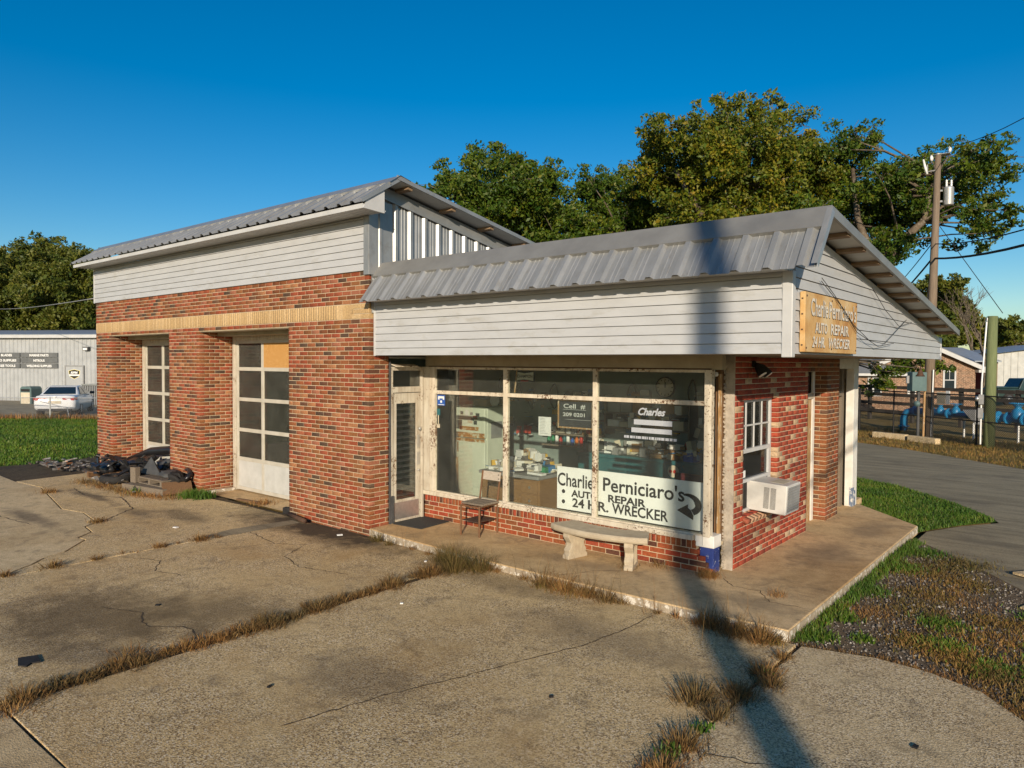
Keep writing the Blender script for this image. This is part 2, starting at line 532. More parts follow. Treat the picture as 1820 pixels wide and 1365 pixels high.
MAT['jeepgreen'] = surf('dark green car paint', (.025, .05, .045), (.02, .04, .036), 2, rough=.3, spec=.5)
MAT['tail'] = surf('red lamp lens', (.40, .012, .012), (.3, .01, .01), 9, rough=.2, spec=.6)
MAT['gold'] = surf('golden yellow sign paint', (.62, .50, .05), (.55, .44, .05), 9, rough=.5)
MAT['darkglass'] = surf('tinted glass', (.012, .02, .026), (.016, .026, .032), 3, rough=.06, spec=.8)


def glass_mat(name, tint=(.93, .96, .94), dirt=.05):
    t = NT(name)
    tr = t.n('BsdfTransparent'); tr.inputs[0].default_value = (*tint, 1)
    gl = t.n('BsdfGlossy'); gl.inputs['Roughness'].default_value = 0.02
    fr = t.n('Fresnel'); fr.inputs[0].default_value = 1.42
    mx = t.n('MixShader'); t.l(fr.outputs[0], mx.inputs[0]); t.l(tr.outputs[0], mx.inputs[1]); t.l(gl.outputs[0], mx.inputs[2])
    df = t.n('BsdfDiffuse'); df.inputs[0].default_value = (.5, .5, .45, 1)
    d = t.ramp(t.noise(t.pos(), 3, 7, .65), [(.3, (dirt * .6,) * 3), (.8, (dirt * 1.6,) * 3)])
    m2 = t.n('MixShader'); t.l(d, m2.inputs[0]); t.l(mx.outputs[0], m2.inputs[1]); t.l(df.outputs[0], m2.inputs[2])
    t.l(m2.outputs[0], t.o.inputs[0])
    return t.m


def peel_mat(name, c1, c2, chip, lo, grime=.5):
    t = NT(name); p = t.pos()
    mp = t.n('Mapping'); mp.inputs['Scale'].default_value = (9, 9, .9); t.l(p, mp.inputs[0])
    c = t.ramp(t.noise(p, 4, 6, .6), [(.3, c2), (.65, c1)])
    g = t.ramp(t.noise(mp.outputs[0], 1.6, 7, .65), [(.45, (0,) * 3), (.75, (grime,) * 3)])
    c = t.mix(g, c, (.22, .15, .085))
    k = t.math('ADD', t.noise(p, 34, 9, .75), t.math('MULTIPLY', t.math('SUBTRACT', t.noise(p, 2.6, 4, .6), .5), .55))
    m = t.ramp(k, [(lo, (0,) * 3), (lo + .012, (1,) * 3)])
    c = t.mix(m, c, chip)
    t.bump(t.math('SUBTRACT', t.noise(p, 40, 5, .6), t.math('MULTIPLY', m, .8)), .5, .004)
    return t.fin(c, .75, 0, .25)


MAT['peel'] = peel_mat('peeling cream paint', (.62, .56, .45), (.50, .43, .32), (.12, .06, .03), .588)
MAT['peel2'] = peel_mat('worn cream paint', (.52, .48, .39), (.42, .37, .29), (.16, .095, .05), .615, .65)
MAT['glass'] = glass_mat('window glass', dirt=.025)
MAT['glass_dirty'] = glass_mat('dusty garage glass', (.92, .92, .88), .03)


def foliage(name, pal, trans=.25, rough=.55):
    t = NT(name)
    r = t.n('NewGeometry').outputs['Random Per Island']
    n = len(pal)
    c = t.ramp(r, [(i / (n - 1), p) for i, p in enumerate(pal)])
    v = t.ramp(t.noise(t.pos(), .55, 4, .6), [(.38, (.62, .72, .75)), (.66, (1.35, 1.16, .95))])
    c = t.mix(1.0, c, v, 'MULTIPLY')
    t.fin(c, rough, 0, .35)
    tl = t.n('BsdfTranslucent'); t.l(c, tl.inputs[0])
    mx = t.n('MixShader'); mx.inputs[0].default_value = trans
    t.l(t.b.outputs[0], mx.inputs[1]); t.l(tl.outputs[0], mx.inputs[2]); t.l(mx.outputs[0], t.o.inputs[0])
    return t.m


MAT['leaf_dark'] = foliage('live oak leaves', [(.025, .065, .005), (.06, .115, .008), (.11, .155, .010), (.04, .09, .006), (.16, .16, .014)])
MAT['leaf_gold'] = foliage('olive gold oak leaves', [(.04, .085, .006), (.11, .15, .010), (.20, .19, .014), (.07, .12, .008), (.24, .185, .016)])
MAT['leaf_far'] = foliage('far tree leaves', [(.04, .075, .008), (.10, .12, .014), (.12, .14, .018), (.14, .14, .025)])
MAT['grass'] = foliage('green grass', [(.06, .15, .012), (.10, .20, .018), (.14, .22, .03), (.08, .17, .018), (.22, .21, .06)], .35)
MAT['drygrass'] = foliage('dry grass', [(.29, .16, .055), (.16, .08, .026), (.38, .235, .09), (.14, .095, .026), (.25, .115, .04), (.42, .28, .12)], .25, .8)
MAT['mixgrass'] = foliage('mixed weeds', [(.10, .11, .02), (.26, .155, .055), (.15, .125, .025), (.32, .21, .08), (.17, .09, .03)], .3, .8)


# ground materials
def concrete_mat(name, base, dark, agg, stains_streaks=(), agg_amt=.7):
    t = NT(name); p = t.pos()
    big = t.noise(p, .55, 6, .6, .4)
    c = t.ramp(big, [(.32, dark), (.50, base), (.70, tuple(x * 1.1 for x in base))])
    vo = t.n('TexVoronoi'); vo.inputs['Scale'].default_value = 95; t.l(p, vo.inputs['Vector'])
    sep = t.n('SeparateColor'); t.l(vo.outputs['Color'], sep.inputs[0])
    ag = t.ramp(sep.outputs[0], [(0, (.05, .035, .022)), (.22, (.21, .145, .085)), (.5, base), (.78, agg), (.93, (.78, .66, .48))])
    tone = t.ramp(t.noise(p, .32, 5, .6, .5), [(.36, (.80, .72, .62)), (.5, (1, 1, 1)), (.66, (1.06, 1.08, 1.12))])
    c = t.mix(1.0, c, tone, 'MULTIPLY')
    c = t.mix(1.0, c, t.ramp(t.noise(p, 7, 7, .72), [(.3, (.74, .71, .66)), (.55, (1, 1, 1)), (.75, (1.14, 1.13, 1.1))]), 'MULTIPLY')
    msk = t.ramp(t.noise(p, 1.1, 6, .65, .3), [(.36, (agg_amt * .35,) * 3), (.56, (agg_amt,) * 3)])
    c = t.mix(msk, c, ag)
    fine = t.ramp(t.noise(p, 240, 3, .6), [(.3, (.82,) * 3), (.7, (1.16,) * 3)])
    c = t.mix(1.0, c, fine, 'MULTIPLY')
    streak = t.ramp(t.noise(p, 3.2, 6, .7, .6), [(.52, (0,) * 3), (.74, (.6,) * 3)])
    c = t.mix(streak, c, (.10, .075, .05))
    for (x, y, rx, ry, cc, amt) in stains_streaks:
        mp = t.n('Mapping'); mp.vector_type = 'POINT'
        mp.inputs['Location'].default_value = (-x / rx, -y / ry, 0); mp.inputs['Scale'].default_value = (1 / rx, 1 / ry, 0)
        t.l(p, mp.inputs[0])
        ln = t.n('VectorMath'); ln.operation = 'LENGTH'; t.l(mp.outputs[0], ln.inputs[0])
        d = t.math('ADD', ln.outputs['Value'], t.math('MULTIPLY', t.math('SUBTRACT', t.noise(p, 2.4, 6, .65), .5), 1.6))
        f = t.ramp(d, [(.35, (amt,) * 3), (1.0, (0,) * 3)])
        c = t.mix(f, c, cc)
    bh = t.math('ADD', t.math('MULTIPLY', vo.outputs['Distance'], .6), t.noise(p, 60, 5, .6))
    t.bump(bh, .55, .006)
    return t.fin(c, .88, 0, .25)


STAINS_STREAKS = [(-4.4, -5.5, 1.6, 1.1, (.10, .065, .03), .75), (-3.6, -4.6, .9, .8, (.13, .09, .045), .6), (-5.9, -1.75, 2.6, .6, (.04, .03, .02), .92),
          (-8.4, -2.6, 1.0, .35, (.11, .08, .045), .6), (-9.2, -3.0, .7, .25, (.07, .055, .04), .6), (-1.2, -4.6, .8, .5, (.14, .10, .06), .5),
          (-.2, -2.6, 1.3, .5, (.15, .115, .075), .45), (-11.4, -2.9, 1.4, .16, (.07, .055, .04), .7), (-10.2, -4.3, 1.6, .22, (.08, .062, .045), .65),  # the last two here are long thin darker streaks across the left slabs
          (-3.3, -5.9, .5, .3, (.09, .07, .05), .4), (-2.0, -1.95, 1.4, .3, (.17, .12, .06), .5)]
MAT['concrete'] = concrete_mat('exposed aggregate concrete', (.63, .455, .225), (.50, .35, .165), (.69, .51, .26), STAINS_STREAKS)
MAT['concrete_smooth'] = concrete_mat('smooth worn concrete', (.62, .475, .27), (.52, .39, .21), (.67, .525, .30), STAINS_STREAKS[7:9], .3)
MAT['concrete_pale'] = concrete_mat('pale patchy concrete', (.62, .48, .275), (.52, .385, .21), (.67, .495, .265), (), .75)
MAT['walk'] = concrete_mat('trowelled walkway concrete', (.60, .425, .225), (.49, .34, .17), (.63, .46, .25),
                           [(-3.8, -.9, 1.2, .3, (.42, .25, .10), .35), (.6, 1.5, .45, .9, (.14, .10, .065), .6), (.7, 3.4, .35, .8, (.16, .12, .08), .5),
                            (.6, -1.0, .7, .3, (.15, .12, .08), .55), (-1.5, -.9, 1.2, .2, (.22, .15, .085), .4)], .16)
MAT['edgewhite'] = surf('flaking white kerb paint', (.40, .33, .24), (.30, .24, .165), 9, c3=(.62, .57, .48), s3=14, lo3=.53, hi3=.56, bump=.8, bscale=40, bdist=.01)
MAT['crack'] = surf('crack dirt', (.05, .036, .022), (.085, .06, .035), 12)


def ground_mat(name, cols, s1=.8, s2=14, bump=.8, bscale=25, bdist=.03):
    t = NT(name); p = t.pos()
    c = t.ramp(t.noise(p, s1, 7, .65), [(.3, cols[0]), (.5, cols[1]), (.7, cols[2])])
    f = t.ramp(t.noise(p, s2, 6, .7), [(.3, (.6, .6, .6)), (.7, (1.4, 1.4, 1.4))])
    c = t.mix(1.0, c, f, 'MULTIPLY')
    t.bump(t.noise(p, bscale, 6, .7), bump, bdist)
    return t.fin(c, .95, 0, .15)


MAT['turf'] = ground_mat('grass soil', [(.05, .09, .012), (.08, .13, .018), (.13, .14, .035)])
MAT['drylawn'] = ground_mat('dry roadside grass', [(.16, .125, .04), (.25, .175, .065), (.19, .14, .05)], .5, 9)
MAT['dirt'] = ground_mat('dark dirt', [(.06, .045, .03), (.10, .075, .045), (.045, .035, .026)], 1.2, 18)
t = NT('worn asphalt'); p = t.pos()
mp = t.n('Mapping'); mp.inputs['Rotation'].default_value = (0, 0, .68); mp.inputs['Scale'].default_value = (.22, 2.2, 1); t.l(p, mp.inputs[0])
c = t.ramp(t.noise(mp.outputs[0], 1.6, 8, .72), [(.3, (.17, .14, .09)), (.5, (.28, .235, .15)), (.72, (.36, .305, .20))])
c = t.mix(1.0, c, t.ramp(t.noise(p, 45, 5, .7), [(.3, (.7,) * 3), (.7, (1.3,) * 3)]), 'MULTIPLY')
c = t.mix(t.ramp(t.noise(p, .7, 6, .65), [(.5, (0,) * 3), (.72, (.55,) * 3)]), c, (.10, .085, .065))
t.bump(t.noise(p, 90, 5, .7), .5, .006); MAT['asphalt'] = t.fin(c, .9, 0, .2)
MAT['gravelsoil'] = ground_mat('gravelly soil', [(.10, .072, .044), (.17, .125, .08), (.08, .056, .034)], 1.4, 40, .9, 60, .02)
t = NT('gravel stones')
c = t.ramp(t.n('NewGeometry').outputs['Random Per Island'], [(0, (.05, .042, .036)), (.4, (.12, .10, .08)), (.8, (.22, .19, .155)), (1, (.46, .42, .36))])
MAT['gravel'] = t.fin(c, .9, 0, .2)
t = NT('assorted litter')
c = t.ramp(t.n('NewGeometry').outputs['Random Per Island'], [(0, (.62, .60, .56)), (.24, (.50, .44, .33)), (.36, (.10, .09, .08)), (.5, (.30, .17, .07)), (.6, (.42, .05, .03)), (.66, (.05, .06, .05)), (.76, (.03, .14, .30)), (.82, (.66, .65, .62)), (.93, (.55, .33, .04))], 'CONSTANT')
MAT['litter'] = t.fin(c, .8, 0, .2)
# rusted sign face
t = NT('rust stained sign paint'); p = t.pos()
c = t.ramp(t.noise(p, 1.8, 6, .6, .3), [(.32, (.60, .46, .26)), (.5, (.52, .32, .125)), (.68, (.34, .14, .035))])
c = t.mix(t.ramp(t.noise(p, 14, 6, .7), [(.6, (0,) * 3), (.75, (.6,) * 3)]), c, (.24, .09, .025))
MAT['signrust'] = t.fin(c, .7, 0, .3)
# freezer enamel with rust
t = NT('rusty enamel'); p = t.pos()
c = t.ramp(t.noise(p, 9, 7, .7), [(.40, (.58, .60, .47)), (.47, (.42, .20, .04)), (.62, (.22, .075, .015))])
MAT['fridge_rust'] = t.fin(c, .4, 0, .4)
MAT['fridge'] = surf('pale green enamel', (.66, .70, .58), (.58, .62, .50), 3, rough=.35, c3=(.36, .20, .05), s3=9, lo3=.70, hi3=.76)
# ------------------------------------------------------------------ ground
def sheet(name, pts, z, mat, par=None, kind='structure', thick=0.0):
    b = MB()
    if thick:
        b.prism([(x, y, z - thick) for x, y in pts], (0, 0, thick))
    else:
        b.add([(x, y, z) for x, y in pts], [tuple(range(len(pts)))])
    o = b.build(name, mat, par)
    if kind and par is None: o['kind'] = kind
    return o


b = MB(); b.quad((-900, -400, -.12), (900, -400, -.12), (900, 1200, -.12), (-900, 1200, -.12))
b.build('ground', MAT['drylawn'], kind='structure')
sheet('lawn', [(-60, -30), (-17.3, -30), (-17.2, -3), (-17.1, -1.2), (-18.5, 1.5), (-15.3, 2.2), (-15.3, 30), (-31, 30), (-31.5, 5.5), (-36, .2), (-60, -8)], -.05, MAT['turf'])
sheet('dirt_patch', [(-17.6, -4.0), (-12.0, -3.4), (-9.0, -1.0), (-15.0, -.6), (-15.3, 3), (-18.8, 3), (-18.6, 0.4), (-17.2, -1.4)], -.03, MAT['dirt'])
LOT = sheet('parking_lot', [(-17.0, -30), (16, -30), (16, -4.5), (9, -3.4), (3.4, -2.3), (2.6, -1.5), (-17.0, -1.2)], -.026, MAT['dirt'])
sheet('garage_apron', [(-15.02, -1.3), (-7.05, -1.3), (-7.05, -.6), (-15.02, -.6)], -.004, MAT['walk'])


def slab(pts, mat, z=0.0, name='concrete_slab'):
    b = MB(); b.prism([(x, y, z - .05) for x, y in pts], (0, 0, .05))
    o = b.build(name, mat, LOT, bevel=.006)
    return o


def wob(p, q, n, a):
    out = []
    for i in range(n):
        f = i / n
        out.append((p[0] + (q[0] - p[0]) * f + (rnd.uniform(-a, a) if 0 < i else 0), p[1] + (q[1] - p[1]) * f + (rnd.uniform(-a, a) if 0 < i else 0)))
    return out


def rect(x0, y0, x1, y1, a=.012):
    return wob((x0, y0), (x1, y0), 6, a) + wob((x1, y0), (x1, y1), 6, a) + wob((x1, y1), (x0, y1), 6, a) + wob((x0, y1), (x0, y0), 6, a)


J = -6.66
slab(rect(-2.79, J + .009, 1.28, -1.60), MAT['concrete'])
slab(rect(-6.56, J + .009, -2.93, -1.56), MAT['concrete'])
slab(rect(1.31, J + .009, 5.5, -1.62)[:12] + [(5.4, -3.0), (3.5, -2.45), (3.0, -1.95), (2.72, -1.62), (2.3, -1.47), (1.9, -1.45), (1.33, -1.60)], MAT['concrete_pale'])
slab(rect(5.53, J + .009, 9.6, -3.6), MAT['concrete_pale'])
slab(rect(-2.79, -11.7, 1.28, J - .009), MAT['concrete_smooth'])
slab(rect(1.31, -11.7, 5.5, J - .009), MAT['concrete'])
slab(rect(-6.56, -11.7, -2.93, J - .009), MAT['concrete_smooth'])
slab(rect(5.53, -11.7, 9.6, J - .009), MAT['concrete'])
# slab left of the cracked joint, and the old smooth patch with its ragged edge
edge = [(-14.4, -3.3), (-13.2, -3.2), (-11.9, -3.45), (-10.5, -3.72), (-9.9, -3.60), (-8.95, -3.74), (-8.75, -3.98), (-8.3, -4.05), (-8.05, -4.32), (-7.85, -4.30), (-7.35, -4.72), (-7.2, -5.02),
        (-6.98, -5.22), (-6.7, -5.62), (-6.66, -6.0)]
slab([(-6.59, -1.5), (-6.575, -3.0), (-6.59, -4.4), (-6.575, -5.9)] + [(x + .02, y + .02) for x, y in edge[::-1]] + [(-14.6, -1.5), (-10.4, -1.62), (-8.4, -1.48)], MAT['concrete'])
slab(edge + [(-6.66, J + .05), (-10, J), (-16.8, J), (-16.8, -3.2)], MAT['concrete_smooth'])
slab(rect(-11.6, -11.7, -6.62, J - .05), MAT['concrete_smooth'])
slab(rect(-16.8, -11.7, -11.65, J - .05), MAT['concrete_smooth'])


def crack(pts, wd, z=.0025, par=LOT, jag=.035, mat=None):
    P = []
    for i in range(len(pts) - 1):
        a, c = Vector((*pts[i], 0)), Vector((*pts[i + 1], 0))
        n = max(2, int((c - a).length / .06))
        for k in range(n):
            P.append(a.lerp(c, k / n) + Vector((rnd.uniform(-jag, jag), rnd.uniform(-jag, jag), 0)) * .55)
    P.append(Vector((*pts[-1], 0)))
    b = MB(); L = []; R_ = []
    for i, p in enumerate(P):
        d = (P[min(i + 1, len(P) - 1)] - P[max(0, i - 1)]).normalized(); q = Vector((-d.y, d.x, 0))
        ww = wd * rnd.uniform(.45, 1.25) * (.25 if i in (0, len(P) - 1) else 1)
        L.append((p.x + q.x * ww, p.y + q.y * ww, z)); R_.append((p.x - q.x * ww, p.y - q.y * ww, z))
    n = len(P)
    b.add(L + R_, [(i, i + 1, n + i + 1, n + i) for i in range(n - 1)])
    return b.build('crack', mat or MAT['crack'], par)


crack([(-1.0, -5.5), (-.80, -4.7), (-.58, -4.1), (-.37, -3.4), (-.2, -2.9), (-.12, -2.4), (-.09, -1.75)], .006, jag=.02)
crack([(-3.0, -5.05), (-3.35, -5.0), (-3.7, -5.25), (-4.1, -5.1), (-4.6, -5.3)], .008)
crack([(-6.5, -2.5), (-5.6, -2.65), (-5.2, -2.4), (-4.9, -2.95), (-4.3, -3.1), (-3.6, -2.9)], .007)
crack([(-5.6, -2.65), (-5.9, -3.3)], .005)
crack([(-6.5, -4.35), (-5.9, -4.1), (-5.5, -4.35), (-5.0, -4.2)], .006)
crack([(-8.9, -3.7), (-9.6, -2.9), (-10.8, -2.6), (-11.6, -2.95), (-12.6, -2.8)], .012)
crack([(-16, -4.6), (-13, -4.4), (-11, -4.65), (-9.4, -4.45)], .008)
crack([(1.45, -3.9), (2.2, -3.6), (2.9, -3.75), (3.4, -3.3)], .005)
crack([(-1.9, J - .3), (-1.2, -7.5), (-.6, -8.0)], .01)
# dark asphalt strip along the cracked joint at the garage
b = MB(); b.add([(-6.72, -1.62, .004), (-6.45, -1.66, .004), (-6.5, -2.7, .004), (-6.56, -3.2, .004), (-6.70, -3.3, .004), (-6.86, -2.6, .004)], [(0, 1, 2, 3, 4, 5)])
b.build('joint_filler', MAT['asphalt'], LOT)

# walkway slab round the office
wk = [(-5.02, -1.42), (-4.5, -1.48), (-3.2, -1.55), (-2.3, -1.60), (-1.0, -1.60), (.3, -1.58), (1.19, -1.53), (1.19, 4.22), (.05, 5.48), (-.1, 5.48), (-.1, 6.2), (-.5, 6.2), (-.5, -.2), (-5.02, -.2)]
b = MB(); b.prism([(x, y, -.05) for x, y in wk], (0, 0, .14))
WALK = b.build('walkway', MAT['walk'], kind='structure', bevel=.012)
# flaked white paint on the outer faces of the walkway slab
b = MB()
for (p, q) in zip(wk[:8], wk[1:8]):
    p = Vector((*p, 0)); q = Vector((*q, 0)); d = (q - p).normalized(); n = Vector((d.y, -d.x, 0)) * .004
    b.quad((p.x + n.x, p.y + n.y, -.02), (q.x + n.x, q.y + n.y, -.02), (q.x + n.x, q.y + n.y, .078), (p.x + n.x, p.y + n.y, .078))
b.build('kerb_paint', MAT['edgewhite'], WALK)
crack([(.02, -.35), (.25, -.6), (.55, -.55), (.75, -.85), (1.15, -.8)], .006, .0925, WALK)
crack([(-1.0, -.4), (-.9, -.8), (-1.25, -1.1), (-1.5, -1.55)], .005, .0925, WALK)

# road and right-hand ground
sheet('road', [(-40, 41), (-9, 17.6), (-5.5, 13.6), (-1.08, 9.64), (-.03, 9.02), (1.2, 7.6), (1.92, 6.5), (2.05, 6.1), (1.6, 5.4), (1.25, 4.6), (1.25, 3.75), (1.9, 3.0), (2.75, 1.8), (5, .5), (14, -4.5),
               (40, -20), (40, -8), (14, 4.6), (1.77, 14.0), (.08, 15.5), (-1.68, 17.05), (-3.2, 17.95), (-12, 25.2), (-40, 48)], -.06, MAT['asphalt'])
VERGE = [(-.5, 5.5), (.05, 5.5), (1.15, 4.3), (1.25, 4.62), (1.6, 5.4), (2.02, 6.1), (1.9, 6.5), (1.2, 7.6), (-.03, 9.02), (-1.08, 9.64), (-5.5, 13.6), (-6, 13.2), (-5, 6), (-.5, 6)]
sheet('grass_verge', VERGE, -.045, MAT['turf'])
GRAV = [(1.19, -1.62), (1.9, -1.46), (2.3, -1.49), (2.72, -1.64), (3.0, -1.97), (3.5, -2.45), (5.4, -3.0), (9, -3.4), (14, -4.4), (5, .5), (2.75, 1.8), (1.9, 3.0), (1.25, 3.75), (1.19, 3.75)]
sheet('gravel_bed', GRAV, -.03, MAT['gravelsoil'])
for pts in ([(3.25, -.2), (3.9, -.55), (4.6, -.3), (4.3, .3), (3.5, .25)], [(2.75, 1.05), (3.3, .9), (3.5, 1.3), (2.9, 1.5)], [(2.55, 2.6), (3.1, 2.3), (3.3, 2.7), (2.8, 2.95)]):
    b = MB(); b.prism([(x, y, -.04) for x, y in pts], (0, 0, .03)); o = b.build('broken_concrete', MAT['concrete_pale'])
    o['kind'] = 'structure'

# ------------------------------------------------------------------ service station
ST = thing('service_station', 'one-storey brick service station with two garage bays and a glazed office', 'building', (-5, 0, 0))
BR = []          # brick records


def brick_run(P, u, n, W, z0, rows, ch, pal, par, trim=None, holes=(), L=.204, j=.0095, Dp=.1, rows0=0, hh=None, half=True):
    P = Vector(P); u = Vector(u); n = Vector(n)
    for r in range(rows0, rows):
        l, rr = trim(r) if trim else (0, 0)
        segs = [(l, W - rr)]
        for (a, c, r0, r1) in holes:
            if r0 <= r < r1:
                ns = []
                for (s0, s1) in segs:
                    if c <= s0 or a >= s1: ns.append((s0, s1)); continue
                    if a > s0: ns.append((s0, a - .004))
                    if c < s1: ns.append((c + .004, s1))
                segs = ns
        for (s0, s1) in segs:
            x = s0
            first = True
            while x < s1 - .02:
                ln = L
                if first and half and r % 2 and l == 0: ln = (L - j) / 2
                first = False
                e = min(x + ln, s1)
                if s1 - e < .05: e = s1
                H = hh or ch - j
                c = P + u * ((x + e) / 2) - n * (Dp / 2 + rnd.uniform(0, .003)) + Vector((0, 0, z0 + r * ch + ch / 2 - P.z))
                BR.append((c, u, n, e - x, H, Dp, pal, par))
                x = e + j


CH = .0684
X, Yv = (1, 0, 0), (0, 1, 0)
NF, NR = (0, -1, 0), (1, 0, 0)
evenR = lambda r: (0, .111 if r % 2 else 0)
oddL = lambda r: (0 if r % 2 else .111, 0)
GY = -1.43


def mortar(name, boxes, m='mortar'):
    b = MB()
    for a, c in boxes: b.box(a, c)
    return b.build(name, MAT[m], ST)


e_ = .007
gw = mortar('garage_wall', [((-15.05 + e_, GY + e_, -.1), (-14.2 - e_, -.55, 3.14)), ((-11.37 + e_, GY + e_, -.1), (-10.12 - e_, -.55, 3.14)),
                            ((-7.1 + e_, GY + e_, -.1), (-5.02 - e_, -1.05, 3.14)), ((-15.05 + e_, GY + e_, 3.14), (-5.02 - e_, -1.05, 4.7)),
                            ((-7.1 + e_, -1.05, -.1), (-6.98, -.55, 3.14))])
for (x0, x1, yend) in ((-15.05, -14.2, -.72), (-11.37, -10.12, -.72), (-7.1, -5.02, -1.05)):
    brick_run((x0, GY, 0), X, NF, x1 - x0, 0, 46, CH, 'g', gw, evenR, rows0=-1)
    brick_run((x1, GY, 0), Yv, NR, yend - GY, 0, 46, CH, 'g', gw, oddL, half=False, rows0=-1)
brick_run((-15.05, GY, 0), X, NF, 10.03, 0, 47, CH, 'g', gw, rows0=46)
brick_run((-15.05, GY, 0), X, NF, 10.03, 3.443, 7, CH, 'g', gw, evenR)
brick_run((-5.02, GY, 0), Yv, NR, .3, 3.443, 7, CH, 'g', gw, oddL, half=False)
# tan soldier course
x = -15.05
while x < -5.42:
    BR.append((Vector((x + .029, GY + .05 + rnd.uniform(0, .002), 3.329)), Vector(X), Vector(NF), .057, .218, .1, 't', gw)); x += .0645
for k in range(3):
    BR.append((Vector((-5.02 - .1 - .1 * (k % 2), GY + .05, 3.2535 + k * .0755)), Vector(X), Vector(NF), .2 + .2 * (k % 2), .066, .1, 't', gw))
    BR.append((Vector((-5.02 - .305 - .09 * (k % 2), GY + .05, 3.2535 + k * .0755)), Vector(X), Vector(NF), .19 - .17 * (k % 2), .066, .1, 't', gw))
    BR.append((Vector((-5.07, GY + .21, 3.2535 + k * .0755)), Vector(Yv), Vector(NR), .2, .066, .1, 't', gw))
# recess ceilings and other garage walls (left end, back, gable side below the roof)
b = MB()
for x0, x1 in ((-14.19, -11.38), (-10.11, -7.11)):
    b.box((x0, -1.06, 3.06), (x1, -.62, 3.135)); b.box((x0, GY + .02, 3.128), (x1, -1.07, 3.139))
b.build('recess_ceiling', MAT['soffit'], ST)
b = MB()
b.box((-15.04, -.54, -.1), (-14.9, 8.9, 3.45)); b.box((-15.04, 8.9, -.1), (-5.0, 9.05, 3.5))
b.build('block_wall', MAT['garagewall'], ST)

# ---- office walls
lw = mortar('low_wall', [((-4.99, -.33 + e_, .05), (-.31, -.2, .466)), ((-.31, -.33 + e_, .05), (-.2, -.2, .27))])
brick_run((-4.99, -.33, .09), X, NF, 4.88, .09, 4, CH, 'r', lw, lambda r: (0, (.0, .05, .09, .17)[r]))
x = -4.98
while x < -.36:
    BR.append((Vector((x + .029, -.33 + .05, .4165)), Vector(X), Vector(NF), .057, .098, .1, 'r', lw)); x += .0678
b = MB(); b.box((-.28, -.305, .09), (-.105, -.12, .40)); b.build('corner_block', MAT['bluepaint'], ST, bevel=.012)['label'] = 'blue painted block exposed at the office corner'
b = MB(); b.box((-.33, -.33, .40), (-.09, -.12, .545)); b.box((-.23, -.345, .42), (-.215, -.33, .53)); b.build('sill_end', MAT['whitepaint'], ST, bevel=.02)
SH = .0677
sw = mortar('side_wall', [((-.15, .012, .05), (-e_, .288, 2.67)), ((-.15, 1.464, .05), (-e_, 2.69, 2.67)), ((-.15, .288, .05), (-e_, 1.464, .64)), ((-.15, .288, 2.135), (-e_, 1.464, 2.67)),
                          ((-.2 + e_, 3.62 + e_, .05), (-e_, 4.27, 2.67)), ((-.15, 2.69, 2.46), (-e_, 3.62, 2.67))])
brick_run((0, .014, .09), Yv, NR, 2.686, .09, 38, SH, 's', sw, holes=[(.286, 1.436, 9, 30)])
brick_run((0, 2.71, .09), Yv, NR, .905, .09, 38, SH, 'p', sw, rows0=35)
brick_run((0, 3.62, .09), Yv, NR, .66, .09, 38, SH, 'p', sw, oddL, half=False)
brick_run((-.2, 3.62, .09), X, NF, .2, .09, 38, SH, 'p', sw, evenR)
# sloping brick sill under the side window
for k in range(10):
    BR.append((Vector((-.035, .36 + k * .115, .655)), Vector(Yv), Vector((math.cos(.3), 0, -math.sin(.3))), .104, .058, .2, 'k', sw))
# smeared mortar end of the veneer with rough lumps
b = MB(); b.box((-.112, -.006, .09), (-.001, .012, 2.67)); b.build('mortar_edge', MAT['mortar_grey'], ST)
b = MB()
z = .1
while z < 2.62:
    b.obox((-.112 + rnd.uniform(-.012, .008), -.006, z), (rnd.uniform(.015, .04), rnd.uniform(.02, .04), rnd.uniform(.02, .045)), Matrix.Rotation(rnd.uniform(0, 3), 3, 'Y'))
    z += rnd.uniform(.03, .075)
b.build('mortar_lumps', MAT['mortar_grey'], ST, kind='stuff')
b = MB(); b.box((-.195, -.10, .45), (-.13, .02, 2.6)); b.build('corner_stud', MAT['brownwood'], ST)
b = MB(); b.box((-.145, -.14, .5), (-.115, -.1, 2.45)); b.build('trim_strip', MAT['tanwood'], ST)
# recesses and doors on the side
b = MB(); b.box((-.24, 2.72, .09), (-.2, 3.50, 2.03)); D1 = b.build('door', MAT['tanwood'], ST)
b = MB(); b.box((-.205, 2.70, .09), (-.12, 2.76, 2.46)); b.box((-.205, 2.76, 2.03), (-.17, 3.51, 2.12)); b.build('door_jamb', MAT['peel2'], ST)
b = MB(); b.box((-.21, 3.505, .09), (-.185, 3.61, 2.46)); b.build('jamb_board', MAT['whitepaint'], ST)
b = MB(); b.box((-.22, 2.78, 2.13), (-.21, 3.42, 2.45)); b.build('transom_pane', MAT['darkglass'], ST)
b = MB(); b.box((-.26, 4.30, .09), (-.22, 5.0, 2.03)); b.build('door', MAT['tanwood'], ST)
b = MB(); b.box((-.22, 4.29, .09), (-.12, 4.37, 2.5)); b.box((-.22, 5.0, .09), (-.16, 5.14, 2.5)); b.box((-.22, 4.37, 2.03), (-.13, 5.0, 2.12)); b.build('door_jamb', MAT['greywood'], ST)
b = MB(); b.box((-.23, 4.38, 2.13), (-.22, 5.0, 2.49)); b.build('transom_pane', MAT['darkglass'], ST)
b = MB(); b.box((-.13, 5.15, .09), (0, 5.43, 2.67)); EP = b.build('end_post', MAT['whitepaint'], ST, bevel=.006)
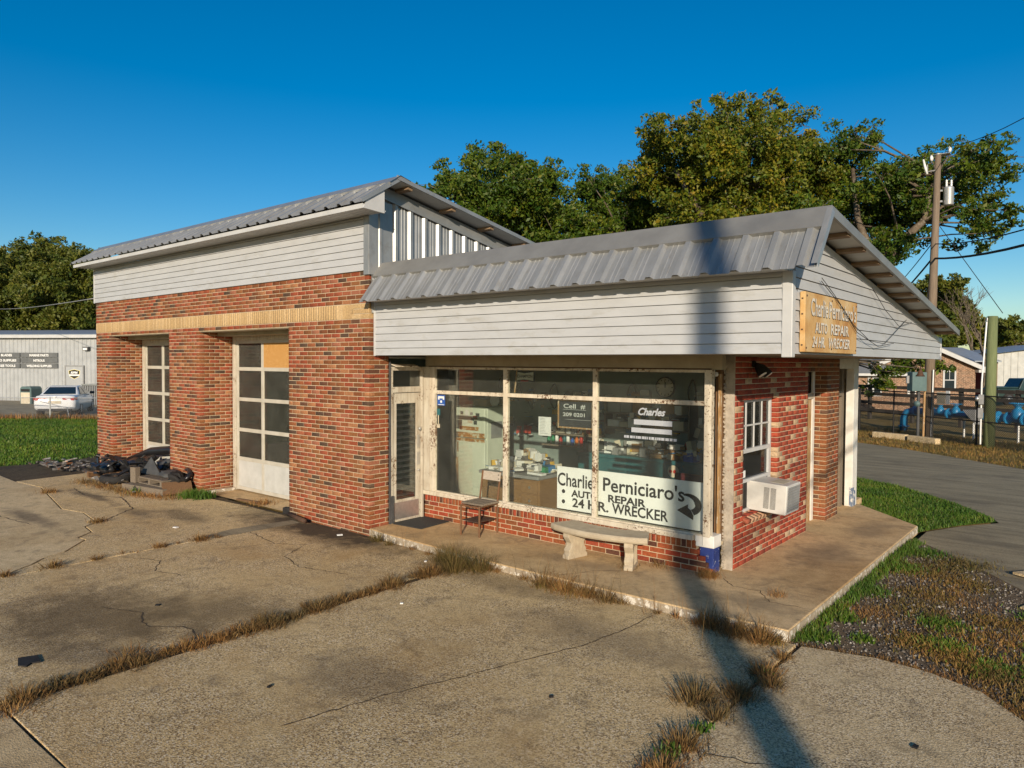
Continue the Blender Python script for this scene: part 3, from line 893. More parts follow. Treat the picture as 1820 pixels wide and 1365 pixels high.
b = MB(); b.box((-.05, 5.147, .09), (.003, 5.25, .42)); b.box((-.0, 5.149, .09), (.0035, 5.34, .36)); b.build('blue_wear', MAT['bluewear'], EP)
b = MB(); b.box((-.13, 4.29, 2.5), (-.004, 5.15, 2.67)); b.build('header_panel', MAT['whitepaint'], ST)
b = MB(); b.box((-7.0, 5.3, .05), (-.14, 5.42, 3.1)); b.build('rear_wall', MAT['garagewall'], ST)

# ---- siding
def lap_front(x0, x1, y, z0, z1, h, name='siding_board', mat=None):
    z = z0
    while z < z1 - .01:
        t = min(z + h, z1)
        b = MB(); b.prism([(x0, y + .02, z), (x0, y - .018, z), (x0, y - .016, z + .012), (x0, y - .004, t - .007), (x0, y + .012, t - .007), (x0, y + .012, t), (x0, y + .02, t)], (x1 - x0, 0, 0))
        b.build(name, mat or MAT['vinyl'], ST); z += h


FY = -1.34
lap_front(-15.05, -5.10, GY - .012, 3.925, 4.725, .1085)
lap_front(-4.97, 1.02, FY, 2.67, 3.50, .105)
RZ = lambda y: 4.0 - (y + 1.22) * .121
SX = 1.10
z = 2.67
k = 0
while z < 3.9:
    t = min(z + .105, 3.92)
    yb = min(6.3, -1.22 + (4.0 - .09 - z) / .121); yt = min(6.3, -1.22 + (4.0 - .09 - t) / .121)
    ya = -1.26
    if yb > ya + .05:
        yt = max(yt, ya + .02)
        b = MB()
        b.add([(SX - .02, ya, z), (SX + .018, ya, z), (SX + .018, yb, z), (SX - .02, yb, z), (SX - .02, ya, t - .007), (SX + .004, ya, t - .007), (SX + .004, yt, t - .007), (SX - .02, yt, t - .007)],
              [(0, 3, 2, 1), (4, 5, 6, 7), (0, 1, 5, 4), (1, 2, 6, 5), (2, 3, 7, 6), (3, 0, 4, 7)])
        b.build('siding_board', MAT['vinyl'], ST)
    z += .105
b = MB(); b.prism([(SX - .035, -1.26, 2.68), (SX - .035, 6.29, 2.68), (SX - .035, 6.29, 2.98), (SX - .035, -1.22, 3.9)], (.01, 0, 0)); b.build('sheathing', MAT['blackmatt'], ST)
b = MB(); b.box((1.018, FY - .02, 2.635), (1.120, FY + .07, 3.46)); b.build('corner_trim', MAT['vinyl_trim'], ST, bevel=.008)
b = MB(); b.box((SX - .03, 6.30, 2.66), (SX + .02, 6.36, 3.05)); b.build('corner_trim', MAT['vinyl_trim'], ST, bevel=.008)
b = MB(); b.box((-5.0, FY - .02, 2.66), (-4.965, FY + .05, 3.46)); b.build('corner_trim', MAT['vinyl_trim'], ST, bevel=.005)
b = MB(); b.box((-15.10, GY - .03, 3.915), (-15.05, GY + .04, 4.73)); b.build('corner_trim', MAT['vinyl_trim'], ST, bevel=.005)
# soffits
b = MB(); b.box((-4.96, FY + .02, 2.672), (SX - .02, -.26, 2.70)); b.box((.0, -.26, 2.672), (SX - .02, 6.3, 2.70)); b.build('soffit', MAT['soffit'], ST)
b = MB(); b.box((-15.2, -1.83, 4.728), (-4.64, GY, 4.745)); b.build('soffit', MAT['vinyl_trim'], ST)
b = MB(); b.box((-15.2, -1.85, 4.72), (-4.64, -1.83, 4.785)); b.build('eave_fascia', MAT['vinyl_trim'], ST)
x = -15.1
b = MB()
while x < -4.7:
    b.box((x, -1.82, 4.7235), (x + .012, GY - .01, 4.7285)); x += .1
b.build('soffit_grooves', MAT['vinyl_trim'], ST, kind='stuff')
# boxed eave end
b = MB(); b.prism([(-4.62, -1.85, 4.72), (-4.62, -1.47, 4.70), (-4.62, -1.47, 5.06), (-4.62, -1.80, 4.83)], (-.03, 0, 0)); b.build('eave_end', MAT['vinyl_trim'], ST)
b = MB(); b.box((-5.10, GY - .035, 3.86), (-4.985, GY - .005, 4.72)); b.box((-4.985, GY - .03, 3.86), (-4.975, -1.02, 4.95)); b.build('corner_flashing', MAT['metal'], ST)


# ---- ribbed metal panels
def rib_profile(w, pitch=.305):
    pts = [(0.0, 0.0)]
    k = 0
    while k * pitch < w - .01:
        o = k * pitch
        for (a, h) in ((.022, 0), (.030, .006), (.038, 0), (.098, 0), (.126, .037), (.179, .037), (.207, 0), (.267, 0), (.275, .006), (.283, 0)):
            if o + a < w - .002: pts.append((o + a, h))
        k += 1
    pts.append((w, 0.0))
    return pts


def panels(org, u, v, n, W, Ln, name, mat, top=None, step=.915, lens=None, par=None):
    """sheet of ribbed panels; v runs down the panel; lens(u0)->(start,end) along v"""
    org, u, v, n = Vector(org), Vector(u).normalized(), Vector(v).normalized(), Vector(n).normalized()
    x = 0
    while x < W - .02:
        w_ = min(step, W - x)
        b = MB()
        pr = rib_profile(w_)
        A = []; B = []
        for (a, h) in pr:
            s0, s1 = lens(x + a) if lens else (0, Ln)
            A.append(org + u * (x + a) + v * s0 + n * h); B.append(org + u * (x + a) + v * s1 + n * h)
        m = len(pr)
        A2 = [p - n * .003 for p in A]; B2 = [p - n * .003 for p in B]
        b.add(A + B + A2 + B2, [(i, m + i, m + i + 1, i + 1) for i in range(m - 1)] + [(2 * m + i, 2 * m + i + 1, 3 * m + i + 1, 3 * m + i) for i in range(m - 1)]
              + [(m + i, 3 * m + i, 3 * m + i + 1, m + i + 1) for i in range(m - 1)] + [(i, i + 1, 2 * m + i + 1, 2 * m + i) for i in range(m - 1)]
              + [(0, 2 * m, 3 * m, m), (m - 1, 2 * m - 1, 4 * m - 1, 3 * m - 1)])
        b.build(name, mat, par or ST)
        x += step


# office front slope + back slope
fe, fr = Vector((0, -1.66, 3.435)), Vector((0, -1.22, 4.0))
d = fe - fr
panels((-4.97, fr.y, fr.z), X, d, (0, -.565, .44), 6.39, d.length, 'roof_panel', MAT['metal'])
panels((-4.97, -1.22, 4.0), X, (0, 1, -.121), (0, .121, 1), 6.39, 7.32, 'roof_panel', MAT['metal'])
# ridge cap
nf = Vector((0, -.565, .44)).normalized()
b = MB()
p0 = Vector((-4.99, -1.22, 4.0)); dd = d.normalized()
for (x0, x1) in ((-4.99, -2.2), (-2.205, 1.43)):
    o0 = .0 if x0 < -3 else .003
    a = Vector((x0, -1.22, 4.0)) + nf * (.042 + o0) + Vector((0, .02, .02)); c = a + dd * .27
    q = Vector((x1, 0, 0)) - Vector((x0, 0, 0))
    bk = Vector((x0, -.96, 4.0 - .26 * .121 + .036 + o0))
    lip = c - nf * .040
    b.add([a, a + q, c + q, c, bk, bk + q, lip, lip + q], [(0, 3, 2, 1), (0, 1, 5, 4), (3, 6, 7, 2)])
b.build('ridge_cap', MAT['metal_dark'], ST)
# rake trim on the office gable: flat metal edge over the panel ends and a dark drip lip
b = MB()
a = Vector((1.385, -1.22, 4.0)); c = a + d
for s in (0,):
    b.add([c + nf * .045, c + nf * .045 + Vector((.055, 0, 0)), a + nf * .045 + Vector((.055, 0, 0)), a + nf * .045, c + Vector((.055, 0, -.01)), a + Vector((.055, .02, -.02))],
          [(0, 1, 2, 3), (1, 4, 5, 2)])
b.build('rake_trim', MAT['metal'], ST)
b = MB()
b.prism([(1.40, -1.22, 4.04), (1.40, 6.05, 4.04 - 7.27 * .121), (1.40, 6.05, 3.95 - 7.27 * .121), (1.40, -1.22, 3.95)], (.03, 0, 0)); b.build('rake_trim', MAT['metal_dark'], ST)
b = MB(); b.prism([(1.105, -1.24, 3.985), (1.105, 6.02, 3.985 - 7.26 * .121), (1.105, 6.02, 3.98 - 7.26 * .121), (1.105, -1.24, 3.98)], (.29, 0, 0)); b.build('panel_underside', MAT['metal_under'], ST)
b = MB()
for xx in (1.19, 1.29):
    b.prism([(xx, -1.2, 3.9785), (xx, 6.0, 3.9785 - 7.2 * .121), (xx, 6.0, 3.9755 - 7.2 * .121), (xx, -1.2, 3.9755)], (.008, 0, 0))
b.build('underside_seams', MAT['metal_dark'], ST, kind='stuff')
b = MB(); b.prism([(1.10, -1.26, 3.93), (1.10, 6.3, 3.93 - 7.56 * .121), (1.10, 6.3, 3.86 - 7.56 * .121), (1.10, -1.26, 3.86)], (.022, 0, 0)); b.build('frieze_trim', MAT['vinyl_trim'], ST)
for yy in (-.54, .06, .68, 1.29, 1.88, 2.48, 2.89, 3.72, 4.40, 5.08, 5.75):
    zt = 3.975 - (yy + 1.22) * .121
    b = MB(); b.obox((1.25, yy, zt - .022), (.29, .085, .04), Matrix.Rotation(-.12, 3, 'X') @ rz(rnd.uniform(-.03, .03))); b.build('purlin', MAT['lumber'], ST)
# plain inner board closing the eave behind the front slope
b = MB(); b.prism([(1.09, -1.62, 3.46), (1.09, -1.25, 3.93), (1.09, -1.25, 3.46)], (-.02, 0, 0)); b.build('eave_end', MAT['vinyl_trim'], ST)
b = MB(); b.box((-4.96, -1.62, 3.452), (1.08, FY - .02, 3.462)); b.build('soffit', MAT['vinyl_trim'], ST)

# garage roof
ge, gr = Vector((0, -1.88, 4.80)), Vector((0, -1.2, 5.235))
dg = ge - gr
ng = Vector((0, -.435, .68)).normalized()
panels((-15.35, gr.y, gr.z), X, dg, ng, 10.75, dg.length, 'roof_panel', MAT['metal'])
GS = .172
panels((-15.35, -1.2, 5.235), X, (0, 1, -GS), (0, GS, 1), 10.75, 10.5, 'roof_panel', MAT['metal'])
b = MB()
a = Vector((-15.36, -1.2, 5.235)) + ng * .042 + Vector((0, .015, .015)); q = Vector((10.79, 0, 0)); c = a + dg.normalized() * .24
bk = Vector((-15.36, -1.0, 5.235 - .2 * GS + .037)); lip = c - ng * .040
b.add([a, a + q, c + q, c, bk, bk + q, lip, lip + q], [(0, 3, 2, 1), (0, 1, 5, 4), (3, 6, 7, 2)])
b.build('ridge_cap', MAT['metal'], ST)
b = MB()
GR = lambda y: 5.235 - (y + 1.2) * GS
b.prism([(-4.61, -1.25, 5.285), (-4.61, 9.1, 5.285 - 10.35 * GS), (-4.61, 9.1, 5.225 - 10.35 * GS), (-4.61, -1.25, 5.225)], (.025, 0, 0)); b.build('rake_trim', MAT['metal'], ST)
b = MB(); a = Vector((-4.645, -1.2, 5.235)); c = a + dg
b.add([c + ng * .045, c + ng * .045 + Vector((.05, 0, 0)), a + ng * .045 + Vector((.05, 0, 0)), a + ng * .045, c + Vector((.05, 0, -.01)), a + Vector((.05, .02, -.02))], [(0, 1, 2, 3), (1, 4, 5, 2)])
b.build('rake_trim', MAT['metal'], ST)
b = MB(); b.prism([(-4.97, -1.2, 5.222), (-4.97, 9, 5.222 - 10.2 * GS), (-4.97, 9, 5.217 - 10.2 * GS), (-4.97, -1.2, 5.217)], (.355, 0, 0)); b.build('panel_underside', MAT['metal_under'], ST)
for k in range(8):
    yy = -.95 + k * .92
    b = MB(); b.obox((-4.80, yy, GR(yy) - .045), (.30, .09, .04), Matrix.Rotation(-.17, 3, 'X')); b.build('purlin', MAT['lumber'], ST)
# gable wall of ribbed metal above the office roof
gt = lambda y: GR(y) - .19
panels((-4.995, -1.40, 0), Yv, (0, 0, 1), (1, 0, 0), 7.4, 1, 'gable_panel', MAT['metal'], lens=lambda a: (3.3, max(3.32, gt(max(-1.40 + a, -1.15)))), step=.915)
b = MB(); b.prism([(-4.958, -1.2, GR(-1.2) - .06), (-4.958, 6, GR(6) - .06), (-4.958, 6, GR(6) - .24), (-4.958, -1.2, GR(-1.2) - .24)], (.02, 0, 0)); b.build('gable_flashing', MAT['metal'], ST)
b = MB(); b.prism([(-4.96, -1.05, 4.06), (-4.96, 5.8, 3.24), (-4.96, 5.8, 3.12), (-4.96, -1.05, 3.94)], (.012, 0, 0)); b.build('step_flashing', MAT['metal'], ST)
# ------------------------------------------------------------------ bricks: the 300 that show largest as objects, the rest joined
BV = []
for (x, z) in ((-.5, -.5), (.5, -.5), (.5, .5), (-.5, .5)):
    BV.append((x * .965, -.5, z * .90))
for y in (-.46, .5):
    for (x, z) in ((-.5, -.5), (.5, -.5), (.5, .5), (-.5, .5)):
        BV.append((x, y, z))
BF = [(0, 1, 2, 3)] + [(4 + i, 4 + (i + 1) % 4, (i + 1) % 4, i) for i in range(4)] + [(8 + i, 8 + (i + 1) % 4, 4 + (i + 1) % 4, 4 + i) for i in range(4)]
bm_ = {}
for pal in 'gsrptk':
    me = bpy.data.meshes.new('brick'); me.from_pydata(BV, [], BF); me.materials.append(MAT['bo_' + pal]); bm_[pal] = me


def shows(r):
    c, u, n, L, H, Dp, pal, par = r
    v = CAM - c
    dist = v.length
    if v.dot(n) <= 0: return 0
    return L * H * (v.dot(n) / dist) / dist ** 2


order = sorted(range(len(BR)), key=lambda i: -shows(BR[i]))
single = set(order[:300])
BVn = np.array(BV); BFn = np.array(BF)
joined = {}
for i, (c, u, n, L, H, Dp, pal, par) in enumerate(BR):
    up = n.cross(u)
    if i in single:
        o = bpy.data.objects.new('brick', bm_[pal]); col.objects.link(o); o.parent = par
        m = Matrix.Identity(4)
        for k in range(3):
            m[k][0] = u[k] * L; m[k][1] = -n[k] * Dp; m[k][2] = up[k] * H
        lc = c - wloc(par)
        for k in range(3): m[k][3] = lc[k]
        o.matrix_local = m
    else:
        A = np.array([[u[k] * L, -n[k] * Dp, up[k] * H] for k in range(3)])
        joined.setdefault((pal, par), []).append(BVn @ A.T + np.array(c))
for (pal, par), lst in joined.items():
    V = np.concatenate(lst); k = np.arange(len(lst))[:, None, None] * len(BV)
    np_mesh('bricks', V, [(BFn[None] + k).reshape(-1, 4)], MAT['bi_' + pal], par, kind='stuff')

# ------------------------------------------------------------------ office windows
WY = -.30
head = MB(); head.box((-4.98, -.32, 2.50), (-.02, -.22, 2.672)); head.build('header_board', MAT['soffit'], ST)
b = MB(); b.box((-4.9, -.325, 2.492), (-.15, -.318, 2.515)); b.build('rusty_edge', MAT['iron'], ST)
SF = MB(); SF.box((-4.99, -.37, .466), (-.34, -.2, .53)); SF.build('window_sill', MAT['peel'], ST, bevel=.008)
for nm, x0, x1, m in (('corner_post', -5.0, -4.86, 'peel2'), ('window_post', -4.855, -4.75, 'peel'), ('mullion', -3.34, -3.27, 'peel'), ('mullion', -1.795, -1.735, 'peel'), ('window_post', -.225, -.135, 'peel')):
    b = MB(); b.box((x0, -.352 if 'post' in nm else -.338, .53), (x1, -.262, 2.50)); b.build(nm, MAT[m], ST, bevel=.006)
panes = []
for x0, x1 in ((-4.75, -3.34), (-3.27, -1.795), (-1.735, -.225)):
    b = MB(); b.box((x0, -.332, 2.075), (x1, -.265, 2.13)); b.box((x0, -.332, 2.465), (x1, -.265, 2.50)); b.build('transom_bar', MAT['peel'], ST, bevel=.005)
    b = MB(); b.box((x0, -.335, .53), (x1, -.25, .548)); b.build('glazing_bead', MAT['peel'], ST)
    b = MB(); b.box((x0, -.300, .548), (x1, -.296, 2.075)); panes.append(b.build('pane', MAT['glass'], ST))
    b = MB(); b.box((x0, -.300, 2.13), (x1, -.296, 2.465)); b.build('transom_pane', MAT['glass'], ST)

# ------------------------------------------------------------------ entrance door (faces +x, beside the brick pier)
DR = MB(); DR.box((-5.06, -1.03, .09), (-4.99, -.985, 2.50)); DR.box((-5.06, -.985, 2.10), (-4.99, -.36, 2.19)); DR.box((-5.06, -.985, 2.44), (-4.99, -.36, 2.50)); DR.box((-5.06, -.40, .09), (-4.975, -.36, 2.50))
DR.build('door_frame', MAT['peel2'], ST, bevel=.005)
b = MB(); b.box((-5.035, -.98, 2.19), (-5.03, -.40, 2.44)); b.build('transom_pane', MAT['glass'], ST)
b = MB()
b.box((-5.05, -.98, .10), (-5.01, -.90, 2.09)); b.box((-5.05, -.49, .10), (-5.01, -.405, 2.09)); b.box((-5.05, -.90, 1.93), (-5.01, -.49, 2.09)); b.box((-5.05, -.90, .10), (-5.01, -.49, .44))
door = b.build('door', MAT['peel2'], ST, bevel=.004)
b = MB(); b.box((-5.01, -.95, .14), (-5.006, -.44, .40)); b.build('kick_plate', MAT['alu'], door)
b = MB(); b.box((-5.035, -.90, .44), (-5.031, -.49, 1.93)); b.build('pane', MAT['glass'], door)
for k in range(16):
    zz = .50 + k * .09
    b = MB(); b.obox((-5.055, -.695, zz), (.05, .40, .006), Matrix.Rotation(.55, 3, 'Y')); b.build('louvre', MAT['steel'], door)
b = MB(); b.box((-5.01, -.47, 1.22), (-4.998, -.425, 1.42)); b.box((-5.01, -.475, .95), (-5.0, -.42, 1.15)); b.build('lock_plate', MAT['alu'], door)
b = MB(); b.lathe([(.008, 0), (.012, .02), (.028, .03), (.03, .045), (.018, .055), (.004, .056)], (-5.01, -.447, 1.52), 12, 'X'); b.build('knob', MAT['alu'], door, True)
b = MB(); b.lathe([(.008, 0), (.02, .01), (.02, .02), (.004, .022)], (-5.01, -.447, .86), 12, 'X'); b.build('deadbolt', MAT['alu'], door, True)
b = MB(); b.box((-5.02, -1.045, .09), (-4.985, -1.032, 2.6)); b.box((-5.0, -1.03, .10), (-4.97, -.985, .52)); b.build('dark_edge', MAT['darkgrey'], ST)
# broken strip hanging over the door
b = MB(); b.obox((-4.93, -.8, 2.52), (.12, .45, .015), Matrix.Rotation(.25, 3, 'Y')); b.build('loose_trim', MAT['peel'], ST)

# ------------------------------------------------------------------ side window
b = MB()
fx = -.105
b.box((fx - .03, .30, .70), (fx + .02, .345, 2.12)); b.box((fx - .03, 1.40, .70), (fx + .02, 1.45, 2.12)); b.box((fx - .03, .345, 2.085), (fx + .02, 1.40, 2.12)); b.box((fx - .03, .345, .70), (fx + .02, 1.40, .735))
win = b.build('side_window', MAT['vinyl_trim'], ST, bevel=.004)
b = MB(); b.box((fx - .02, .345, 1.445), (fx + .026, 1.40, 1.495)); b.build('meeting_rail', MAT['vinyl_trim'], win)
b = MB(); b.box((fx - .02, .345, 1.075), (fx + .03, 1.40, 1.115)); b.box((fx - .02, 1.365, 1.115), (fx + .022, 1.40, 1.445)); b.box((fx - .02, .345, 1.115), (fx + .022, .375, 1.445)); b.build('lower_sash', MAT['vinyl_trim'], win)
for yy in (.605, .87, 1.135):
    b = MB(); b.box((fx - .004, yy - .009, 1.495), (fx + .012, yy + .009, 2.085)); b.build('muntin', MAT['vinyl_trim'], win)
b = MB(); b.box((fx - .0045, .345, 1.78), (fx + .0125, 1.40, 1.80)); b.build('muntin', MAT['vinyl_trim'], win)
b = MB(); b.box((fx - .012, .345, 1.495), (fx - .008, 1.40, 2.085)); b.build('pane', MAT['glass'], win)
b = MB(); b.box((fx - .012, .375, 1.115), (fx - .008, 1.365, 1.445)); b.build('pane', MAT['glass'], win)
b = MB(); b.box((fx - .01, .345, .735), (fx + .0, .56, 1.075)); b.build('filler_board', MAT['greywood'], win)
for ya_, yb_ in ((.56, .70), (1.2, 1.40)):
    b = MB(); b.box((fx - .015, ya_, .735), (fx - .005, yb_, 1.075)); b.build('accordion_filler', MAT['blackmatt'], win)
b = MB(); b.box((fx - .0, .40, 1.13), (fx + .001, .62, 1.22)); b.build('sticker', MAT['paper'], win)

# ------------------------------------------------------------------ garage doors
def garage_door(x0, x1, osb=False):
    y = -.72
    b = MB(); b.box((x0, y - .03, .0), (x0 + .10, y + .1, 3.06)); b.box((x1 - .10, y - .03, .0), (x1, y + .1, 3.06)); b.box((x0 + .1, y - .03, 2.98), (x1 - .1, y + .1, 3.06))
    b.build('door_casing', MAT['peel2'], ST, bevel=.005)
    a, c = x0 + .10, x1 - .10
    g = MB()
    Z = [.02, .64, 1.215, 1.82, 2.42, 2.98]
    n = 3
    for i, z in enumerate(Z):
        h = .035 if 0 < i < 5 else .04
        z0, z1 = (z, z + .07) if i == 0 else ((z - .06, z) if i == 5 else (z - h, z + h))
        g.box((a, y, z0), (c, y + .045, z1))
    xs = [a + (c - a) * k / n for k in range(n + 1)]
    for k, xx in enumerate(xs):
        w0, w1 = (xx, xx + .055) if k == 0 else ((xx - .055, xx) if k == n else (xx - .04, xx + .04))
        g.box((w0, y + .003, .03), (w1, y + .042, 2.97))
    D = g.build('garage_door', MAT['doorframe'], ST, bevel=.004)
    for i in range(5):
        for k in range(n):
            q = MB(); z0, z1 = Z[i] + .03, Z[i + 1] - .03
            if i == 0:
                q.box((xs[k] + .03, y + .014, z0), (xs[k + 1] - .03, y + .024, z1)); q.build('door_panel', MAT['doorwhite'], D)
            elif osb and i == 4 and k == 1:
                q.box((xs[k] + .03, y + .012, z0), (xs[k + 1] - .03, y + .024, z1)); q.build('board_infill', MAT['osb'], D)['label'] = 'chipboard panel in place of a pane'
            else:
                q.box((xs[k] + .03, y + .018, z0), (xs[k + 1] - .03, y + .021, z1)); q.build('pane', MAT['glass_dirty'], D)
    return D


garage_door(-10.11, -7.11, True)
garage_door(-14.19, -11.38)
b = MB(); b.box((-10.12, -1.425, -.02), (-10.0, -.75, .05)); b.build('footing', MAT['edgewhite'], ST, bevel=.02)

# ------------------------------------------------------------------ interiors
b = MB(); b.box((-7.0, -1.0, .06), (-.14, 3.0, .088)); b.build('office_floor', MAT['floor_in'], ST)
b = MB(); b.box((-7.0, 3.0, .09), (-.14, 3.06, 2.66)); b.box((-7.05, -1.0, .09), (-7.0, 3.0, 2.66)); b.box((-.2, 1.46, .09), (-.152, 3.0, 2.66)); b.build('office_wall', MAT['wallteal'], ST)
b = MB(); b.box((-7.0, -1.0, 2.63), (-5.07, 3.0, 2.655)); b.box((-5.07, -.21, 2.63), (-.16, 3.0, 2.655)); b.build('office_ceiling', MAT['ceil'], ST)
b = MB(); b.box((-14.9, -.5, -.03), (-7.1, 8.9, -.01)); b.build('garage_floor', MAT['floor_in'], ST)
b = MB(); b.box((-14.88, 8.8, 0), (-7.1, 8.88, 3.3)); b.box((-7.09, -.5, 0), (-7.06, 8.8, 3.3)); b.box((-14.898, -.5, 0), (-14.86, 8.8, 3.3)); b.build('garage_inner_wall', MAT['garagewall'], ST)
b = MB(); b.box((-14.85, 3.4, 0), (-7.12, 3.48, 3.3)); b.build('added_near_wall', MAT['garagewall'], ST)  # extra wall added close to the doors so sunlight brightens the view through the panes
b = MB(); b.box((-14.85, -.5, 3.3), (-7.11, 8.8, 3.34)); b.build('garage_ceiling', MAT['soffit'], ST)

FZ = .09
SGN = 'things inside the office'


def item(name, label, cat, c, size, mat, rot=0.0, bevel=.004, group=None, tilt=None):
    b = MB(); R = rz(rot)
    if tilt: R = R @ Matrix.Rotation(tilt, 3, 'X')
    b.obox((0, 0, 0), size, R)
    o = b.build(name, MAT[mat], None, bevel=bevel)
    o.location = c
    return tag(o, label, cat, group)


# refrigerator
f = thing('refrigerator', 'old pale green refrigerator with rusty freezer door edge inside the office', 'refrigerator', (-5.6, 1.35, FZ))
fx0, fx1, fy0, fy1 = -5.86, -5.14, 1.28, 1.98
b = MB(); b.box((fx0, fy0 + .06, FZ), (fx1, fy1, 1.76)); b.build('cabinet', MAT['fridge'], f, bevel=.02)
b = MB(); b.box((fx0, fy0, FZ + .06), (fx1, fy0 + .055, 1.19)); d1 = b.build('fridge_door', MAT['fridge'], f, bevel=.02)
b = MB(); b.box((fx0, fy0, 1.21), (fx1, fy0 + .055, 1.75)); d2 = b.build('freezer_door', MAT['fridge'], f, bevel=.02)
b = MB(); b.box((fx0 + .005, fy0 - .003, 1.135), (fx1 - .005, fy0 + .001, 1.192)); b.box((fx0 + .005, fy0 - .003, 1.21), (fx1 - .005, fy0 + .001, 1.30)); b.box((fx0 + .1, fy0 - .003, 1.34), (fx1 - .15, fy0 + .001, 1.41)); b.box((fx0, fy0 - .003, .3), (fx0 + .07, fy0 + .001, 1.12))
b.build('rust_bloom', MAT['fridge_rust'], f)
b = MB(); b.tube([(fx0 + .05, fy0, 1.12), (fx0 + .05, fy0 - .04, 1.10), (fx0 + .05, fy0 - .04, .85), (fx0 + .05, fy0, .83)], .012); b.build('handle', MAT['alu'], d1)
for k, (px, pz, s1, s2, m) in enumerate(((.12, 1.62, .07, .06, 'darkgrey'), (.24, 1.6, .08, .11, 'paper'), (.36, 1.62, .07, .05, 'grey'), (.44, 1.55, .1, .06, 'red'), (.38, 1.52, .08, .05, 'teal'), (.5, 1.6, .09, .06, 'darkgrey'),
                                         (.3, 1.47, .12, .05, 'cream'), (.45, 1.45, .08, .07, 'darkgrey'))):
    b = MB(); b.box((fx0 + px, fy0 - .004, pz), (fx0 + px + s1, fy0 - .001, pz + s2)); b.build('magnet_photo', MAT[m], d2)
b = MB(); b.box((fx1, 1.45, 1.2), (fx1 + .003, 1.75, 1.5)); b.build('calendar', MAT['grey'], f)
item('cardboard_box', 'small brown carton lying on top of the old refrigerator', 'box', (-5.45, 1.55, 1.83), (.3, .2, .13), 'card', .2)
item('paper_pile', 'loose white papers on the refrigerator top beside a carton', 'papers', (-5.66, 1.5, 1.775), (.28, .22, .025), 'paper', -.1)
b = MB(); b.lathe([(.01, 0), (.09, .005), (.11, .03), (.09, .06), (.02, .065)], (-5.22, 1.6, 1.88), 16, 'Y'); o = b.build('desk_fan', MAT['white']); tag(o, 'round white fan on top of the refrigerator', 'fan')
b = MB(); b.box((-6.9, .9, FZ), (-6.2, 1.7, 1.9)); o = b.build('cabinet', MAT['teal'], None, bevel=.01); tag(o, 'tall dark teal cabinet to the side of the refrigerator', 'cabinet')
b = MB(); b.cyl((-5.86, .5, FZ), (-5.86, .5, .55), .07); b.cyl((-5.86, .5, .55), (-5.86, .5, .64), .07, .03); b.box((-5.9, .47, .64), (-5.82, .53, .7)); o = b.build('fire_extinguisher', MAT['red'], None, True); tag(o, 'red fire extinguisher standing on the office floor', 'extinguisher')

# desk
k = thing('desk', 'brown wooden desk with drawers heaped with papers and tools', 'desk', (-3.8, .8, FZ))
b = MB(); b.box((-4.45, .36, .78), (-3.22, 1.2, .83)); b.build('desk_top', MAT['grey'], k, bevel=.008)
b = MB(); b.box((-4.43, .42, FZ + .02), (-3.95, 1.15, .775)); p1 = b.build('pedestal', MAT['oak'], k, bevel=.006)
b = MB(); b.box((-3.60, .42, FZ + .02), (-3.24, 1.15, .775)); p2 = b.build('pedestal', MAT['oak'], k, bevel=.006)
b = MB(); b.box((-3.95, .55, .25), (-3.60, .57, .775)); b.build('modesty_panel', MAT['oak'], k)
for pp, xa, xb in ((p1, -4.40, -3.98), (p2, -3.57, -3.27)):
    for zz in (.14, .35, .56):
        b = MB(); b.box((xa, .40, zz), (xb, .422, zz + .185)); b.build('drawer', MAT['oak'], pp, bevel=.004)
for zz in (.23, .44, .65):
    b = MB(); b.lathe([(.02, 0), (.02, .012), (.004, .014)], (-3.42, .386, zz), 10, 'Y'); b.build('drawer_pull', MAT['alu'], p2)
# clutter on the desk
cl = [((-4.2, .6, .86), (.3, .22, .05), 'paper', 'stack of white forms on the desk corner', 'papers'), ((-3.75, .75, .90), (.26, .2, .13), 'darkgrey', 'dark book box lying open on the desk', 'box'),
      ((-3.5, .85, .88), (.24, .3, .09), 'green', 'olive green ledger pile on the desk', 'ledgers'), ((-3.72, .72, .99), (.24, .17, .04), 'cream', 'thick catalogue balanced on the dark box on the desk', 'book'),
      ((-3.95, .85, 1.02), (.2, .13, .16), 'paper', 'upright white carton behind the desk papers', 'box'), ((-3.4, .55, .85), (.3, .12, .035), 'paper', 'white envelopes along the front edge of the desk', 'envelopes'),
      ((-4.1, 1.0, .93), (.18, .18, .19), 'maroon', 'dark red tin box at the back of the desk', 'tin'), ((-3.95, .52, .86), (.22, .07, .04), 'orange', 'orange hand tool lying on the desk papers', 'tool'),
      ((-4.3, .85, .89), (.15, .2, .11), 'blue', 'blue parts carton on the left of the desk', 'box')]
for c, s, m, lab, cat in cl:
    item(cat if cat != 'box' else 'carton', lab, cat, c, s, m, rnd.uniform(-.5, .5))
b = MB(); b.lathe([(.0, -.06), (.07, -.06), (.10, -.03), (.105, .03), (.08, .06), (.03, .055), (.03, -.05)], (-3.98, .5, .93), 14, 'Y'); o = b.build('tape_roll', MAT['cream'], None, True); tag(o, 'big roll of pale tape standing on the desk', 'roll')
def litter(name, label, zones, n, z, par=None):
    b = MB()
    for _ in range(n):
        x0, x1, y0, y1, zz, hh = zones[rnd.randrange(len(zones))]
        sx_, sy_, sz_ = rnd.uniform(.03, .16), rnd.uniform(.03, .14), rnd.choice([.006, .01, .03, .06, .1]) * hh
        b.obox((rnd.uniform(x0, x1), rnd.uniform(y0, y1), zz + sz_ / 2 + rnd.uniform(0, .06) * hh), (sx_, sy_, sz_), rz(rnd.uniform(0, 3)) @ Matrix.Rotation(rnd.uniform(-.3, .3), 3, 'X'))
    return tag(b.build(name, MAT['litter']), label, 'clutter', kind='stuff')


